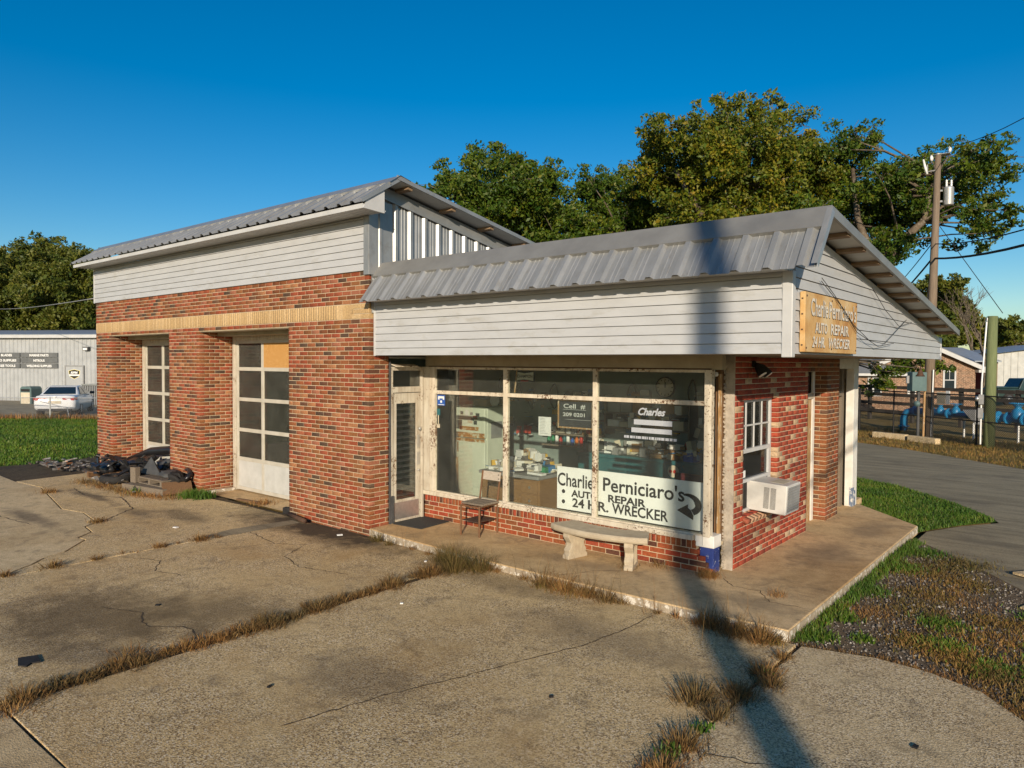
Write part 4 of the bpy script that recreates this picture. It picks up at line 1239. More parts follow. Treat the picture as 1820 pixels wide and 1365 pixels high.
litter('desk_litter', 'heap of loose papers and small parts over the office desk', [(-4.4, -3.3, .42, 1.1, .835, 1.0), (-4.2, -3.5, .6, 1.1, .90, 1.3), (-3.9, -3.5, .7, 1.0, 1.0, 1.2)], 150, 0)
litter('bench_litter', 'small parts and rags strewn along the teal workbench and shelf', [(-3.85, -1.1, 2.4, 2.9, .995, 1.4), (-2.85, -1.1, 2.5, 2.9, .435, 1.5), (-4.9, -3.75, 2.72, 2.95, 1.255, 1.2), (-3.4, -1.95, 2.68, 2.95, 1.60, .8), (-2.6, -1.4, 2.4, 2.7, 1.08, 1.5)], 260, 0)
# cleaner bottles on a shelf
b = MB(); b.box((-4.95, 2.70, 1.22), (-3.7, 2.98, 1.25)); o = b.build('wall_shelf', MAT['greywood']); tag(o, 'wooden wall shelf with bottles and cartons behind the desk', 'shelf')
b = MB(); b.box((-4.95, 2.70, 1.00), (-3.7, 2.98, 1.03)); o = b.build('wall_shelf', MAT['greywood']); tag(o, 'lower wall shelf of cleaner bottles behind the desk', 'shelf')
for q, (xx, m, nm) in enumerate(((-4.85, 'green', 'green'), (-4.75, 'green', 'second green'), (-4.66, 'white', 'white'), (-4.57, 'red', 'red'), (-4.48, 'teal', 'teal'), (-4.40, 'white', 'second white'), (-4.30, 'blue', 'blue'), (-4.2, 'orange', 'orange'), (-4.1, 'red', 'second red'))):
    b = MB(); h = .14 + .04 * (q % 3)
    b.lathe([(.035, 0), (.036, h * .7), (.015, h * .85), (.015, h), (.004, h + .002)], (xx, 2.80, 1.03), 10)
    o = b.build('bottle', MAT[m], None, True); tag(o, nm + ' cleaner bottle on the lower wall shelf behind the desk', 'bottle', 'bottles on the lower shelf')
for q, (xx, s, m, nm) in enumerate(((-4.55, .2, 'cream', 'tall cream'), (-4.3, .25, 'paper', 'white'), (-3.95, .18, 'card', 'brown'))):
    item('carton', nm + ' carton standing on the upper wall shelf', 'box', (xx, 2.83, 1.25 + s / 2 + .002), (.2, .18, s), m)
# teal workbench with cabinets
wb = thing('workbench', 'long teal steel workbench loaded with boxes along the back wall', 'workbench', (-2.6, 2.75, FZ))
b = MB(); b.box((-3.9, 2.35, .93), (-1.0, 2.98, .99)); b.build('bench_top', MAT['teal'], wb, bevel=.005)
b = MB(); b.box((-3.88, 2.38, FZ), (-2.9, 2.96, .925)); b.build('cabinet', MAT['teal'], wb, bevel=.005)
b = MB(); b.box((-2.9, 2.38, .70), (-1.02, 2.42, .925)); b.build('apron', MAT['teal'], wb)
for xx in (-2.1, -1.06):
    b = MB(); b.box((xx - .03, 2.40, FZ), (xx + .03, 2.48, .70)); b.build('leg', MAT['tanwood'], wb)
b = MB(); b.box((-2.88, 2.45, .40), (-1.04, 2.95, .43)); b.build('shelf', MAT['greywood'], wb)
cols = ['card', 'cream', 'paper', 'grey', 'oak', 'darkgrey', 'blue', 'white', 'yellow', 'red', 'green', 'maroon']
names = {'card': 'brown cardboard', 'cream': 'cream', 'paper': 'white', 'grey': 'grey', 'oak': 'wood coloured', 'darkgrey': 'dark grey', 'blue': 'blue', 'white': 'glossy white', 'yellow': 'yellow', 'red': 'red', 'green': 'green', 'maroon': 'maroon'}
xx = -3.8
while xx < -1.1:
    m = rnd.choice(cols[:8]); s = rnd.uniform(.1, .26); h = rnd.uniform(.06, .2)
    item('carton', f'{names[m]} carton in the row on the teal workbench', 'box', (xx + s / 2, 2.55 + rnd.uniform(-.08, .15), .99 + h / 2 + .002), (s, rnd.uniform(.12, .25), h), m, rnd.uniform(-.3, .3), group='cartons along the workbench')
    if rnd.random() < .55:
        m2 = rnd.choice(cols); h2 = rnd.uniform(.03, .12)
        item('carton', f'{names[m2]} carton stacked on another on the teal workbench', 'box', (xx + s / 2, 2.62, .99 + h + h2 / 2 + .004), (s * .8, .16, h2), m2, rnd.uniform(-.3, .3), group='cartons along the workbench')
    xx += s + rnd.uniform(.01, .06)
# shelf of old boxes above the bench
b = MB(); b.box((-3.5, 2.66, 1.42), (-1.9, 2.98, 1.45)); b.box((-3.5, 2.66, 1.68), (-1.9, 2.98, 1.71)); b.box((-3.52, 2.66, 1.3), (-3.49, 2.98, 1.9)); b.box((-1.9, 2.66, 1.3), (-1.87, 2.98, 1.9))
o = b.build('box_rack', MAT['greywood']); tag(o, 'two-tier wooden rack of old parts boxes over the workbench', 'rack')
for zz in (1.452, 1.712):
    xx = -3.46
    while xx < -2.05:
        s = rnd.uniform(.12, .28); m = rnd.choice(['card', 'cream', 'card', 'paper', 'grey', 'oak']); h = rnd.uniform(.07, .19)
        item('carton', f'{names[m]} parts box on the ' + ('lower' if zz < 1.6 else 'upper') + ' tier of the wooden rack', 'box', (xx + s / 2, 2.80, zz + h / 2), (s, .24, h), m, 0, group='parts boxes on the rack')
        xx += s + .012
litter('wall_litter', 'clutter of small tools and packets crowding the office back wall', [(-6.8, -.6, 2.86, 2.95, z_, 1.5) for z_ in (1.1, 1.3, 1.5, 1.65, 1.8, 1.95)], 170, 0)
litter('floor_litter', 'boxes and rags piled low around the desk and workbench', [(-3.1, -1.0, 1.9, 2.35, .09, 4.0), (-4.6, -3.2, 1.3, 2.2, .09, 5.0), (-6.8, -6.0, 1.8, 2.8, .09, 6.0)], 90, 0)
# fan belts and hoses hung along the back wall
for q in range(12):
    cx_ = -6.2 + q * .43 + rnd.uniform(-.08, .08); cz_ = rnd.uniform(1.75, 2.15); r1, r2 = rnd.uniform(.06, .10), rnd.uniform(.14, .24)
    if abs(cx_ + 2.47) < .3: continue
    b = MB(); b.tube([(cx_ + r1 * math.cos(a * PI / 8), 2.95 - .02 * math.sin(a), cz_ + r2 * math.sin(a * PI / 8)) for a in range(17)], .012, 5)
    o = b.build('fan_belt', MAT['blackmatt'], None, True); tag(o, 'black rubber fan belt hung on the office back wall', 'belt', 'fan belts on the back wall')
# clock
k = thing('wall_clock', 'round white wall clock with dark rim high on the back wall', 'clock', (-2.47, 2.96, 2.16))
b = MB(); b.lathe([(.17, 0), (.17, .03), (.15, .035), (.15, .02), (.01, .02)], (-2.47, 2.96, 2.16), 24, 'Y')
b2 = MB(); b2.lathe([(.165, -.03), (.18, -.03), (.18, .03), (.165, .03)], (-2.47, 2.96, 2.16), 24, 'Y', False); b2.build('rim', MAT['blackmatt'], k, True)
b = MB(); b.lathe([(.165, 0), (.165, .01), (.01, .011)], (-2.47, 2.945, 2.16), 24, 'Y'); b.build('dial', MAT['cream'], k)
b = MB(); b.obox((-2.46, 2.938, 2.20), (.012, .004, .10)); b.obox((-2.475, 2.936, 2.22), (.008, .004, .13)); b.build('hand', MAT['ink'], k)
b = MB()
for q in range(12):
    a = q * PI / 6; b.obox((-2.47 + .135 * math.sin(a), 2.94, 2.16 + .135 * math.cos(a)), (.012, .004, .03), Matrix.Rotation(a, 3, 'Y'))
b.build('hour_marks', MAT['ink'], k)
# vinyl chair and cartons near the right window
k = thing('office_chair', 'maroon vinyl chair seen from behind through the right pane', 'chair', (-1.35, 1.7, FZ))
b = MB(); b.obox((-1.35, 1.62, .72), (.5, .08, .42), Matrix.Rotation(-.12, 3, 'X')); b.build('backrest', MAT['maroon'], k, bevel=.03)
b = MB(); b.obox((-1.35, 1.86, .50), (.5, .5, .1)); b.build('seat', MAT['maroon'], k, bevel=.03)
for sx in (-.2, .2):
    for sy in (1.66, 2.06):
        b = MB(); b.cyl((-1.35 + sx, sy, FZ), (-1.35 + sx, sy, .46), .014); b.build('leg', MAT['alu'], k)
item('carton', 'orange brown carton beside the maroon chair', 'box', (-.92, 1.55, .66), (.3, .26, .3), 'card', .2)
item('file_cabinet', 'grey filing cabinet below the orange brown carton', 'cabinet', (-.90, 1.65, .30), (.42, .5, .42), 'grey', 0)
k = thing('tall_locker', 'tall dark grey steel locker at the right end of the office', 'locker', (-.75, 2.5, FZ))
b = MB(); b.box((-1.0, 2.2, FZ), (-.45, 2.9, 1.95)); lk = b.build('body', MAT['darkgrey'], k, bevel=.01)
for (px, pz, m) in ((-.9, 1.6, 'paper'), (-.84, 1.52, 'cream'), (-.66, 1.45, 'paper')):
    b = MB(); b.box((px, 2.196, pz), (px + .06, 2.199, pz + .05)); b.build('sticker', MAT[m], lk)
for q, (c, s, m, lab) in enumerate((((-3.0, 2.97, 1.95), (.5, .02, .25), 'grey', 'grey framed notice on the back wall beside the clock'), ((-1.6, 2.97, 2.2), (.35, .02, .25), 'darkgrey', 'dark framed picture on the back wall right of the clock'),
                                     ((-3.9, 2.97, 1.75), (.2, .02, .35), 'darkgrey', 'dark tool board on the wall above the shelves'), ((-2.62, 2.97, 1.85), (.22, .02, .16), 'paper', 'white paper notice below the wall clock'))):
    item('framed_notice' if 'notice' in lab or 'picture' in lab else 'tool_board', lab, 'notice', c, s, m)
# garage contents seen through the bay doors
k = thing('saw_table', 'white painted saw table inside the right garage bay', 'table', (-9.6, 1.1, 0))
b = MB(); b.box((-9.95, .9, .78), (-9.3, 1.3, .83)); b.build('table_top', MAT['white'], k)
for (px, py) in ((-9.9, .95), (-9.35, .95), (-9.9, 1.25), (-9.35, 1.25)):
    b = MB(); b.box((px - .03, py - .03, -.01), (px + .03, py + .03, .78)); b.build('leg', MAT['white'], k)
b = MB(); b.obox((-9.75, .9, .45), (.05, .03, .85), Matrix.Rotation(-.5, 3, 'Y')); b.build('brace', MAT['white'], k)
k = thing('vehicle_lift', 'dark steel post lift inside the right garage bay', 'lift', (-10.6, 2.6, 0))
b = MB(); b.box((-10.62, 2.5, -.01), (-10.5, 2.65, 2.9)); b.build('column', MAT['darkgrey'], k); b = MB(); b.box((-10.9, 2.4, -.01), (-10.3, 2.9, .03)); b.build('base_plate', MAT['darkgrey'], k)
item('crate_stack', 'dark wooden crates stacked at the back of the garage', 'crates', (-10.9, 3.1, .22), (.6, .4, .44), 'brownwood')
item('tool_chest', 'tall red tool chest at the back of the right bay', 'tool chest', (-8.0, 3.0, .65), (.8, .5, 1.3), 'red')
item('parts_shelf', 'dark parts shelf along the back of the left garage bay', 'shelf', (-14.2, 3.1, .45), (.9, .45, .9), 'darkgrey')
k = thing('engine_stand', 'rusty engine parts hung on a stand behind the right bay door', 'engine parts', (-10.75, .6, 0))
b = MB()
for q in range(9):
    b.obox((-10.75 + rnd.uniform(-.12, .12), .6 + rnd.uniform(-.1, .1), .9 + q * .11), (rnd.uniform(.06, .18), .1, rnd.uniform(.05, .13)), rz(rnd.uniform(0, 3)))
b.build('castings', MAT['iron'], k); b = MB(); b.box((-10.78, .57, -.01), (-10.72, .63, 1.9)); b.build('stand', MAT['iron'], k)
# ------------------------------------------------------------------ signs
k = thing('window_sign', 'long white hand-lettered signboard with black curved arrow behind the window glass', 'sign', (-1.35, -.23, .56))
b = MB(); b.box((-2.44, -.225, .56), (-.27, -.215, 1.145)); b.build('board', surf('white sign board', (.88, .855, .84), (.82, .795, .78), 3, rough=.5), k)
U, V_ = (1, 0, 0), (0, 0, 1)
sy = -.2275
for s, x0, x1, zz, cap in (('Charlie', -2.43, -1.84, .885, .172), ("Perniciaro's", -1.69, -.52, .890, .172), ('AUTO', -2.20, -1.76, .750, .088), ('REPAIR', -1.61, -1.05, .750, .092),
                           ('24', -2.18, -1.985, .612, .115), ('HR.', -1.925, -1.60, .612, .12), ('WRECKER', -1.55, -.735, .610, .128)):
    lettering(s, ((x0 + x1) / 2, sy, zz), U, V_, MAT['ink'], k, cap / .69, x1 - x0, offset=.0045)
b = MB()
for zz in (.805, .665):
    b.lathe([(.028, 0), (.028, .002)], (-2.33, sy, zz), 16, 'Y')
b.build('bullet', MAT['ink'], k)
# curved arrow
b = MB(); outer = []; inner = []
cx, cz = -.47, .86
for i in range(13):
    a = math.radians(110 - i * 14.5)
    outer.append((cx + .175 * math.cos(a), sy, cz + .135 * math.sin(a)))
    ww = .02 + .055 * min(1, i / 6)
    inner.append((cx - .01 + (.175 - ww) * math.cos(a), sy, cz - .004 + (.135 - ww) * math.sin(a)))
n = len(outer)
b.add(outer + inner, [(i, n + i, n + i + 1, i + 1) for i in range(n - 1)])
b.add([(-.62, sy, .775), (-.47, sy, .865), (-.475, sy, .82), (-.44, sy, .80), (-.40, sy, .735), (-.405, sy, .68)], [(0, 5, 4, 3, 2, 1)])
b.build('arrow', MAT['ink'], k)

k = thing('rusty_sign', 'rust-stained metal sign with peeling white letters on the white gable siding', 'sign', (1.17, -.24, 2.69))
b = MB(); b.box((1.118, -1.15, 2.69), (1.17, .67, 3.275)); b.build('panel', MAT['signrust'], k, bevel=.006)
U2 = (0, 1, 0)
for s, y0, y1, zz, cap, sh in (('Charlie', -1.0, -.45, 3.055, .165, 0), ("Perniciaro's", -.41, .60, 3.055, .165, 0), ('AUTO', -.86, -.46, 2.888, .10, 0), ('REPAIR', -.34, .32, 2.886, .105, 0),
                              ('24 HR.', -.95, -.54, 2.745, .10, .25), ('WRECKER', -.41, .36, 2.745, .10, .25)):
    lettering(s, (1.1745, (y0 + y1) / 2 + .008, zz - .006), U2, V_, MAT['ink'], k, cap / .69, y1 - y0, offset=.003, shear=sh)
    lettering(s, (1.1775, (y0 + y1) / 2, zz), U2, V_, MAT['signwhite'], k, cap / .69, y1 - y0, offset=.004, shear=sh)
b = MB()
for yy in (-1.11, -.3, .63):
    for zz in (2.73, 3.235): b.lathe([(.011, 0), (.009, .006), (.002, .007)], (1.17, yy, zz), 8, 'X')
for zz in (2.75, 2.9, 3.05, 3.2):
    b.box((1.135, -1.154, zz), (1.15, -1.149, zz + .014))
b.build('bolt', MAT['iron'], k)

k = thing('chalkboard', 'wood-framed chalkboard with a phone number hanging behind the middle window', 'chalkboard', (-2.13, -.24, 1.68))
b = MB(); b.box((-2.405, -.238, 1.70), (-1.865, -.228, 2.05)); b.build('slate', MAT['slate'], k)
b = MB(); b.box((-2.425, -.245, 1.68), (-1.845, -.225, 1.70)); b.box((-2.425, -.245, 2.05), (-1.845, -.225, 2.07)); b.box((-2.425, -.245, 1.70), (-2.405, -.225, 2.05)); b.box((-1.865, -.245, 1.70), (-1.845, -.225, 2.05)); b.build('frame', MAT['tanwood'], k)
lettering('Cell  #', (-2.15, -.2395, 1.955), U, V_, MAT['chalk'], k, .085, .36, offset=.0015)
lettering('209 0201', (-2.16, -.2395, 1.845), U, V_, MAT['chalk'], k, .07, .36, offset=.0015)
b = MB(); b.box((-2.34, -.2395, 1.935), (-1.96, -.2392, 1.939)); b.box((-2.3, -.2395, 1.80), (-1.88, -.2392, 1.803)); b.build('chalk_line', MAT['chalk'], k)
k = thing('paper_notice', 'white typed notice taped inside the middle window', 'notice', (-2.65, -.24, 1.55))
b = MB(); b.box((-2.76, -.242, 1.55), (-2.54, -.240, 1.815)); b.build('sheet', MAT['paper'], k)
b = MB()
for q in range(11):
    b.box((-2.735, -.2435, 1.79 - q * .021), (-2.735 + rnd.uniform(.08, .17), -.2432, 1.795 - q * .021))
b.build('typed_lines', MAT['grey'], k)
k = thing('bow_tie_sign', 'small black and white bow-tie spark plug sign in the upper middle window', 'sign', (-3.03, -.22, 2.3))
b = MB(); b.box((-3.20, -.225, 2.30), (-2.85, -.218, 2.455)); b.build('plate', MAT['ink'], k)
b = MB(); b.add([(-3.18, -.2275, 2.315), (-3.03, -.2275, 2.335), (-2.87, -.2275, 2.315), (-2.87, -.2275, 2.44), (-3.03, -.2275, 2.42), (-3.18, -.2275, 2.44)], [(0, 1, 4, 5), (1, 2, 3, 4)]); b.build('bow_tie', MAT['cream'], k)
b = MB(); b.box((-3.10, -.2275, 2.303), (-2.96, -.2272, 2.318)); b.build('red_bar', MAT['red'], k)
lettering('CHAMPION', (-3.025, -.2295, 2.358), U, V_, MAT['ink'], k, .06, .28, offset=.001)
k = thing('wooden_lath', 'thin bare wooden lath leaning inside the upper middle window', 'lath', (-3.2, -.23, 2.13))
b = MB(); b.obox((-3.185, -.235, 2.30), (.02, .012, .33), Matrix.Rotation(.12, 3, 'Y')); b.build('stick', MAT['tanwood'], k)
k = thing('telephone_sticker', 'blue and white telephone sticker in the left window corner', 'sticker', (-4.64, -.304, 1.89))
b = MB(); b.box((-4.725, -.3035, 1.895), (-4.56, -.3015, 2.06)); b.build('backing', MAT['blue'], k)
b = MB(); b.box((-4.71, -.3050, 2.005), (-4.575, -.3045, 2.04)); b.box((-4.71, -.3050, 1.985), (-4.68, -.3045, 2.005)); b.box((-4.605, -.3050, 1.985), (-4.575, -.3045, 2.005)); b.lathe([(.022, 0), (.022, .0006)], (-4.642, -.3052, 1.955), 14, 'Y'); b.box((-4.71, -.3050, 1.902), (-4.575, -.3045, 1.912)); b.build('handset', MAT['white'], k)
k = thing('shop_sticker', 'small teal sticker hanging below the telephone sticker', 'sticker', (-4.69, -.304, 1.6))
b = MB(); b.box((-4.735, -.304, 1.74), (-4.665, -.302, 1.84)); b.build('tag', MAT['teal'], k); b = MB(); b.box((-4.71, -.304, 1.58), (-4.695, -.302, 1.74)); b.box((-4.73, -.304, 1.54), (-4.67, -.302, 1.60)); b.build('cord', MAT['cream'], k)
k = thing('window_lettering', 'silver script and faded bars of lettering on the right window pane', 'lettering', (-.94, -.303, 1.6))
lettering('Charles', (-.94, -.3035, 1.925), U, V_, MAT['silver'], k, .125, .38, offset=.004, shear=.35)
b = MB(); b.add([(-1.19, -.3035, 1.865), (-1.19, -.3035, 1.80), (-.657, -.3035, 1.80), (-.657, -.3035, 1.865), (-1.225, -.3035, 1.76), (-1.225, -.3035, 1.70), (-.66, -.3035, 1.70), (-.66, -.3035, 1.76)], [(0, 1, 2, 3), (4, 5, 6, 7)]); b.build('faded_bar', MAT['silver'], k)
b = MB(); xx = -1.33
while xx < -.62:
    ww = rnd.uniform(.015, .05); b.add([(xx, -.3035, 1.622), (xx + ww, -.3035, 1.622), (xx + ww, -.3035, 1.655), (xx, -.3035, 1.655)], [(0, 1, 2, 3)]); xx += ww + rnd.uniform(.004, .015)
b.build('faded_number', MAT['silver'], k)
k = thing('oval_plaque', 'small oval plaque with pink flowers on the workbench front', 'plaque', (-2.0, 2.37, .82))
b = MB(); b.lathe([(.10, 0), (.095, .012), (.01, .013)], (-2.0, 2.36, .82), 18, 'Y'); b.build('oval', MAT['cream'], k); b = MB()
for q in (-.04, .035): b.lathe([(.03, 0), (.02, .005)], (-2.0 + q, 2.345, .82), 9, 'Y')
b.build('flower', MAT['red'], k)

# ------------------------------------------------------------------ window air conditioner
ac = thing('air_conditioner', 'white window air conditioner sticking out over the brick sill', 'air conditioner', (.18, .95, .70))
Ra = Matrix.Rotation(.05, 3, 'Y')
ctr = Vector((.12, .945, .89))


def acp(x, y, z): return tuple(ctr + Ra @ Vector((x, y, z)))


b = MB(); b.obox(ctr, (.54, .50, .37), Ra); body = b.build('casing', MAT['acwhite'], ac, bevel=.012)
for r in range(2):
    for q in range(20):
        b = MB(); b.obox(acp(.02 + r * .085, -.2515, -.13 + q * .0135), (.068, .004, .0055), Ra); b.build('vent_slot', MAT['blackmatt'], ac)
b = MB(); b.obox(acp(.2715, 0, 0), (.006, .43, .31), Ra); b.build('coil', MAT['grey'], ac)
for q in range(9):
    b = MB(); b.obox(acp(.276, 0, -.135 + q * .034), (.004, .43, .006), Ra); b.build('grille_bar', MAT['alu'], ac)
b = MB(); b.obox(acp(.10, .02, .1865), (.16, .3, .003), Ra); b.build('top_label', MAT['cream'], ac)
b = MB(); b.obox((.03, .95, .69), (.16, .22, .03), rz(.1)); o = b.build('wood_shim', MAT['greywood']); tag(o, 'weathered wood shim under the window air conditioner', 'shim')

# ------------------------------------------------------------------ lights and cables on the building
k = thing('flood_light', 'small twin flood light under the office eave above the side window', 'light', (.1, .55, 2.55))
b = MB(); b.lathe([(.04, 0), (.04, .03), (.015, .035)], (0.0, .55, 2.57), 12, 'X'); b.build('mount', MAT['blackmatt'], k)
for q in (-.06, .06):
    b = MB(); b.tube([(.03, .55, 2.57), (.09, .55 + q, 2.53), (.16, .55 + q * 1.6, 2.44)], [.02, .045, .06], 10); b.build('lamp_head', MAT['blackmatt'], k)
    b = MB(); b.tube([(.16, .55 + q * 1.6, 2.44), (.165, .55 + q * 1.6, 2.433)], [.055, .05], 10); b.build('lens', MAT['white'], k)
k = thing('door_lamp', 'small white lamp at the top of the corner post', 'light', (-.17, -.16, 2.42))
b = MB(); b.lathe([(.02, -.02), (.032, 0), (.025, .03), (.005, .034)], (-.17, -.16, 2.44), 10); b.build('bulb', MAT['white'], k, True)
for (cx_, lab) in ((1.4, 'dark bell-shaped lamp hanging from the rear overhang'),):
    k = thing('hanging_lamp', lab, 'light', (.95, 5.5, 2.3)); b = MB(); b.cyl((.95, 5.5, 2.5), (.95, 5.5, 2.67), .006, n=6); b.build('cord', MAT['blackmatt'], k)
    b = MB(); b.lathe([(.01, .12), (.03, .09), (.05, .03), (.075, 0), (.07, -.005), (.004, .01)], (.95, 5.5, 2.38), 12); b.build('shade', MAT['iron'], k, True)
for q, (p, lab) in enumerate((([(1.16, -.62, 3.45), (1.17, -.2, 3.3), (1.18, .5, 3.02), (1.18, 1.2, 2.86), (1.17, 2.0, 2.84), (1.14, 3.4, 3.22)], 'thin black cable drooping across the gable siding over the rusty sign'),
                              ([(1.15, -.6, 3.42), (1.19, -.1, 3.22), (1.19, .6, 2.94), (1.18, 1.6, 2.80), (1.17, 2.5, 2.86)], 'second thin cable slung lower across the gable siding'),
                              ([(1.15, 1.4, 3.52), (1.17, 2.0, 3.28), (1.17, 2.8, 3.10), (1.15, 3.7, 3.2)], 'short slack cable loop under the gable eave'))):
    b = MB(); b.tube(p, .004, 5); o = b.build('cable', MAT['blackmatt'], None, True); tag(o, lab, 'cable')

# ------------------------------------------------------------------ chair
ch = thing('chair', 'rusty metal chair with weathered wooden seat outside the office window', 'chair', (-3.58, -.57, .09))
Z0 = .09
LG = [(-3.73, -.80), (-3.40, -.77), (-3.73, -.40), (-3.41, -.37)]
for i, (px, py) in enumerate(LG):
    b = MB()
    if i < 2: b.tube([(px, py, Z0), (px, py, .53)], .014, 8)
    else: b.tube([(px, py, Z0), (px, py, .54), (px, py + .07, .97)], .014, 8)
    b.build('leg', MAT['rustbrown'], ch)
for q in range(3):
    b = MB(); b.obox((-3.565, -.70 + q * .125, .545), (.40, .118, .028), rz(.02)); b.build('seat_plank', MAT['greywood'], ch, bevel=.006)
b = MB(); b.tube([(-3.73, -.80, .515), (-3.40, -.77, .515), (-3.41, -.37, .515), (-3.73, -.40, .515), (-3.73, -.80, .515)], .012, 6); b.build('seat_frame', MAT['rustbrown'], ch)
b = MB(); b.obox((-3.57, -.59, .30), (.32, .38, .008)); b.build('lower_shelf', MAT['iron'], ch)
b = MB(); b.obox((-3.57, -.325, .90), (.36, .022, .13), Matrix.Rotation(-.15, 3, 'X')); br_ = b.build('backrest', MAT['palewood'], ch, bevel=.006)
b = MB()
for q in (-.16, .16):
    for zz in (.87, .93): b.lathe([(.009, 0), (.006, .006)], (-3.57 + q, -.345 , zz), 8, 'Y')
b.build('bolt', MAT['blackmatt'], br_)

# ------------------------------------------------------------------ bench
bn = thing('garden_bench', 'curved cast concrete bench with two scrolled legs under the window', 'bench', (-1.4, -.65, .09))
A_, B_ = Vector((-2.03, -.66, 0)), Vector((-.80, -.60, 0))


def bpt(t, off):
    c = A_.lerp(B_, t); d_ = (B_ - A_).normalized(); nrm = Vector((d_.y, -d_.x, 0))
    c = c + nrm * (.13 * 4 * t * (1 - t))
    tan = (d_ + nrm * (.13 * 4 * (1 - 2 * t)) / 1.23).normalized(); nn = Vector((tan.y, -tan.x, 0))
    return c + nn * off, tan, nn


prof = [(-.19, .425), (.19, .425), (.205, .45), (.205, .485), (.19, .505), (-.19, .505), (-.205, .485), (-.205, .45)]
b = MB(); n = 15; vs = []
for i in range(n):
    t = i / (n - 1); k_ = .92 if i in (0, n - 1) else 1
    for (o_, z_) in prof:
        p, _, _ = bpt(t, o_ * k_); vs.append((p.x, p.y, z_))
m = len(prof); fs = [tuple(range(m)), tuple((n - 1) * m + q for q in range(m))[::-1]]
for i in range(n - 1):
    for q in range(m): fs.append((i * m + q, (i + 1) * m + q, (i + 1) * m + (q + 1) % m, i * m + (q + 1) % m))
b.add(vs, fs); b.build('seat', MAT['stone'], bn, bevel=.006)
for t in (.2, .84):
    p, tan, nn = bpt(t, 0)
    sil = [(-.17, .09), (.17, .09), (.17, .13), (.14, .16), (.15, .20), (.11, .25), (.11, .29), (.14, .33), (.165, .37), (.16, .424), (-.16, .424), (-.165, .37), (-.14, .33), (-.11, .29), (-.11, .25), (-.15, .20), (-.14, .16), (-.17, .13)]
    b = MB(); b.prism([tuple(p + nn * s_ - tan * .055 + Vector((0, 0, z_))) for s_, z_ in sil], tan * .11); lg = b.build('leg', MAT['stone'], bn, bevel=.008)
    b = MB()
    for s_ in (-.06, 0, .06):
        for sd in (-1, 1):
            cc = p + nn * s_ + tan * (sd * .0575); b.obox((cc.x, cc.y, .26), (.02, .008, .22), Matrix(((nn.x, tan.x, 0), (nn.y, tan.y, 0), (0, 0, 1))))
    b.build('flute', MAT['stone'], lg)

b = MB(); b.obox((-4.70, -.64, .098), (.58, .70, .012), rz(.08)); o = b.build('doormat', MAT['matdark'], None, bevel=.004); tag(o, 'dark ribbed doormat in front of the office door', 'doormat')

# ------------------------------------------------------------------ junk by the left bay
def pallet(name, label, c, rot, m='greywood', w=1.2, dp=1.0):
    t_ = thing(name, label, 'pallet', c, rot)
    for q in range(6):
        b = MB(); b.obox((0, -dp / 2 + .07 + q * (dp - .14) / 5, .125), (w, .11, .018), rz(rnd.uniform(-.01, .01))); b.build('deck_board', MAT[m], t_)
    for q in (-1, 0, 1):
        b = MB(); b.obox((q * (w / 2 - .05), 0, .07), (.07, dp, .09)); b.build('stringer', MAT[m], t_)
    for q in (-1, 0, 1):
        b = MB(); b.obox((0, q * (dp / 2 - .07), .012), (w, .1, .018)); b.build('bottom_board', MAT[m], t_)
    return t_


pallet('pallet', 'dark weathered pallet carrying black plastic car parts', (-13.15, -1.55, 0), .12, 'brownwood', 1.5, .95)
pallet('pallet', 'grey broken pallet beside the middle brick pier', (-11.05, -1.80, 0), .18, 'greywood', 1.25, .7)
pallet('pallet', 'grey pallet stacked crooked on the broken pallet by the pier', (-11.0, -1.72, .137), .05, 'greywood', 1.0, .6)
def lump(name, label, cat, c, size, rot, mat, amp=.3, seed=1):
    g = np.random.default_rng(seed); b = MB(); nu, nv = 18, 10; ph = g.uniform(0, 6.28, 12); fr = g.uniform(1, 4, 12)
    vs = []; R0 = rz(rot[2]) @ Matrix.Rotation(rot[1], 3, 'Y') @ Matrix.Rotation(rot[0], 3, 'X')
    for j in range(nv + 1):
        th = PI * j / nv
        for i in range(nu):
            a = 2 * PI * i / nu; d = Vector((math.sin(th) * math.cos(a), math.sin(th) * math.sin(a), math.cos(th)))
            r = 1 + amp * sum(math.sin(fr[q] * (d.x, d.y, d.z)[q % 3] * 2.2 + ph[q]) for q in range(6)) / 3
            d = Vector([math.copysign(abs(x) ** .75, x) for x in d])
            vs.append(Vector(c) + R0 @ Vector((d.x * size[0] * r, d.y * size[1] * r, d.z * size[2] * r)))
    b.add(vs, [(j * nu + i, (j + 1) * nu + i, (j + 1) * nu + (i + 1) % nu, j * nu + (i + 1) % nu) for j in range(nv) for i in range(nu)])
    o = b.build(name, MAT[mat], None, True); return tag(o, label, cat)


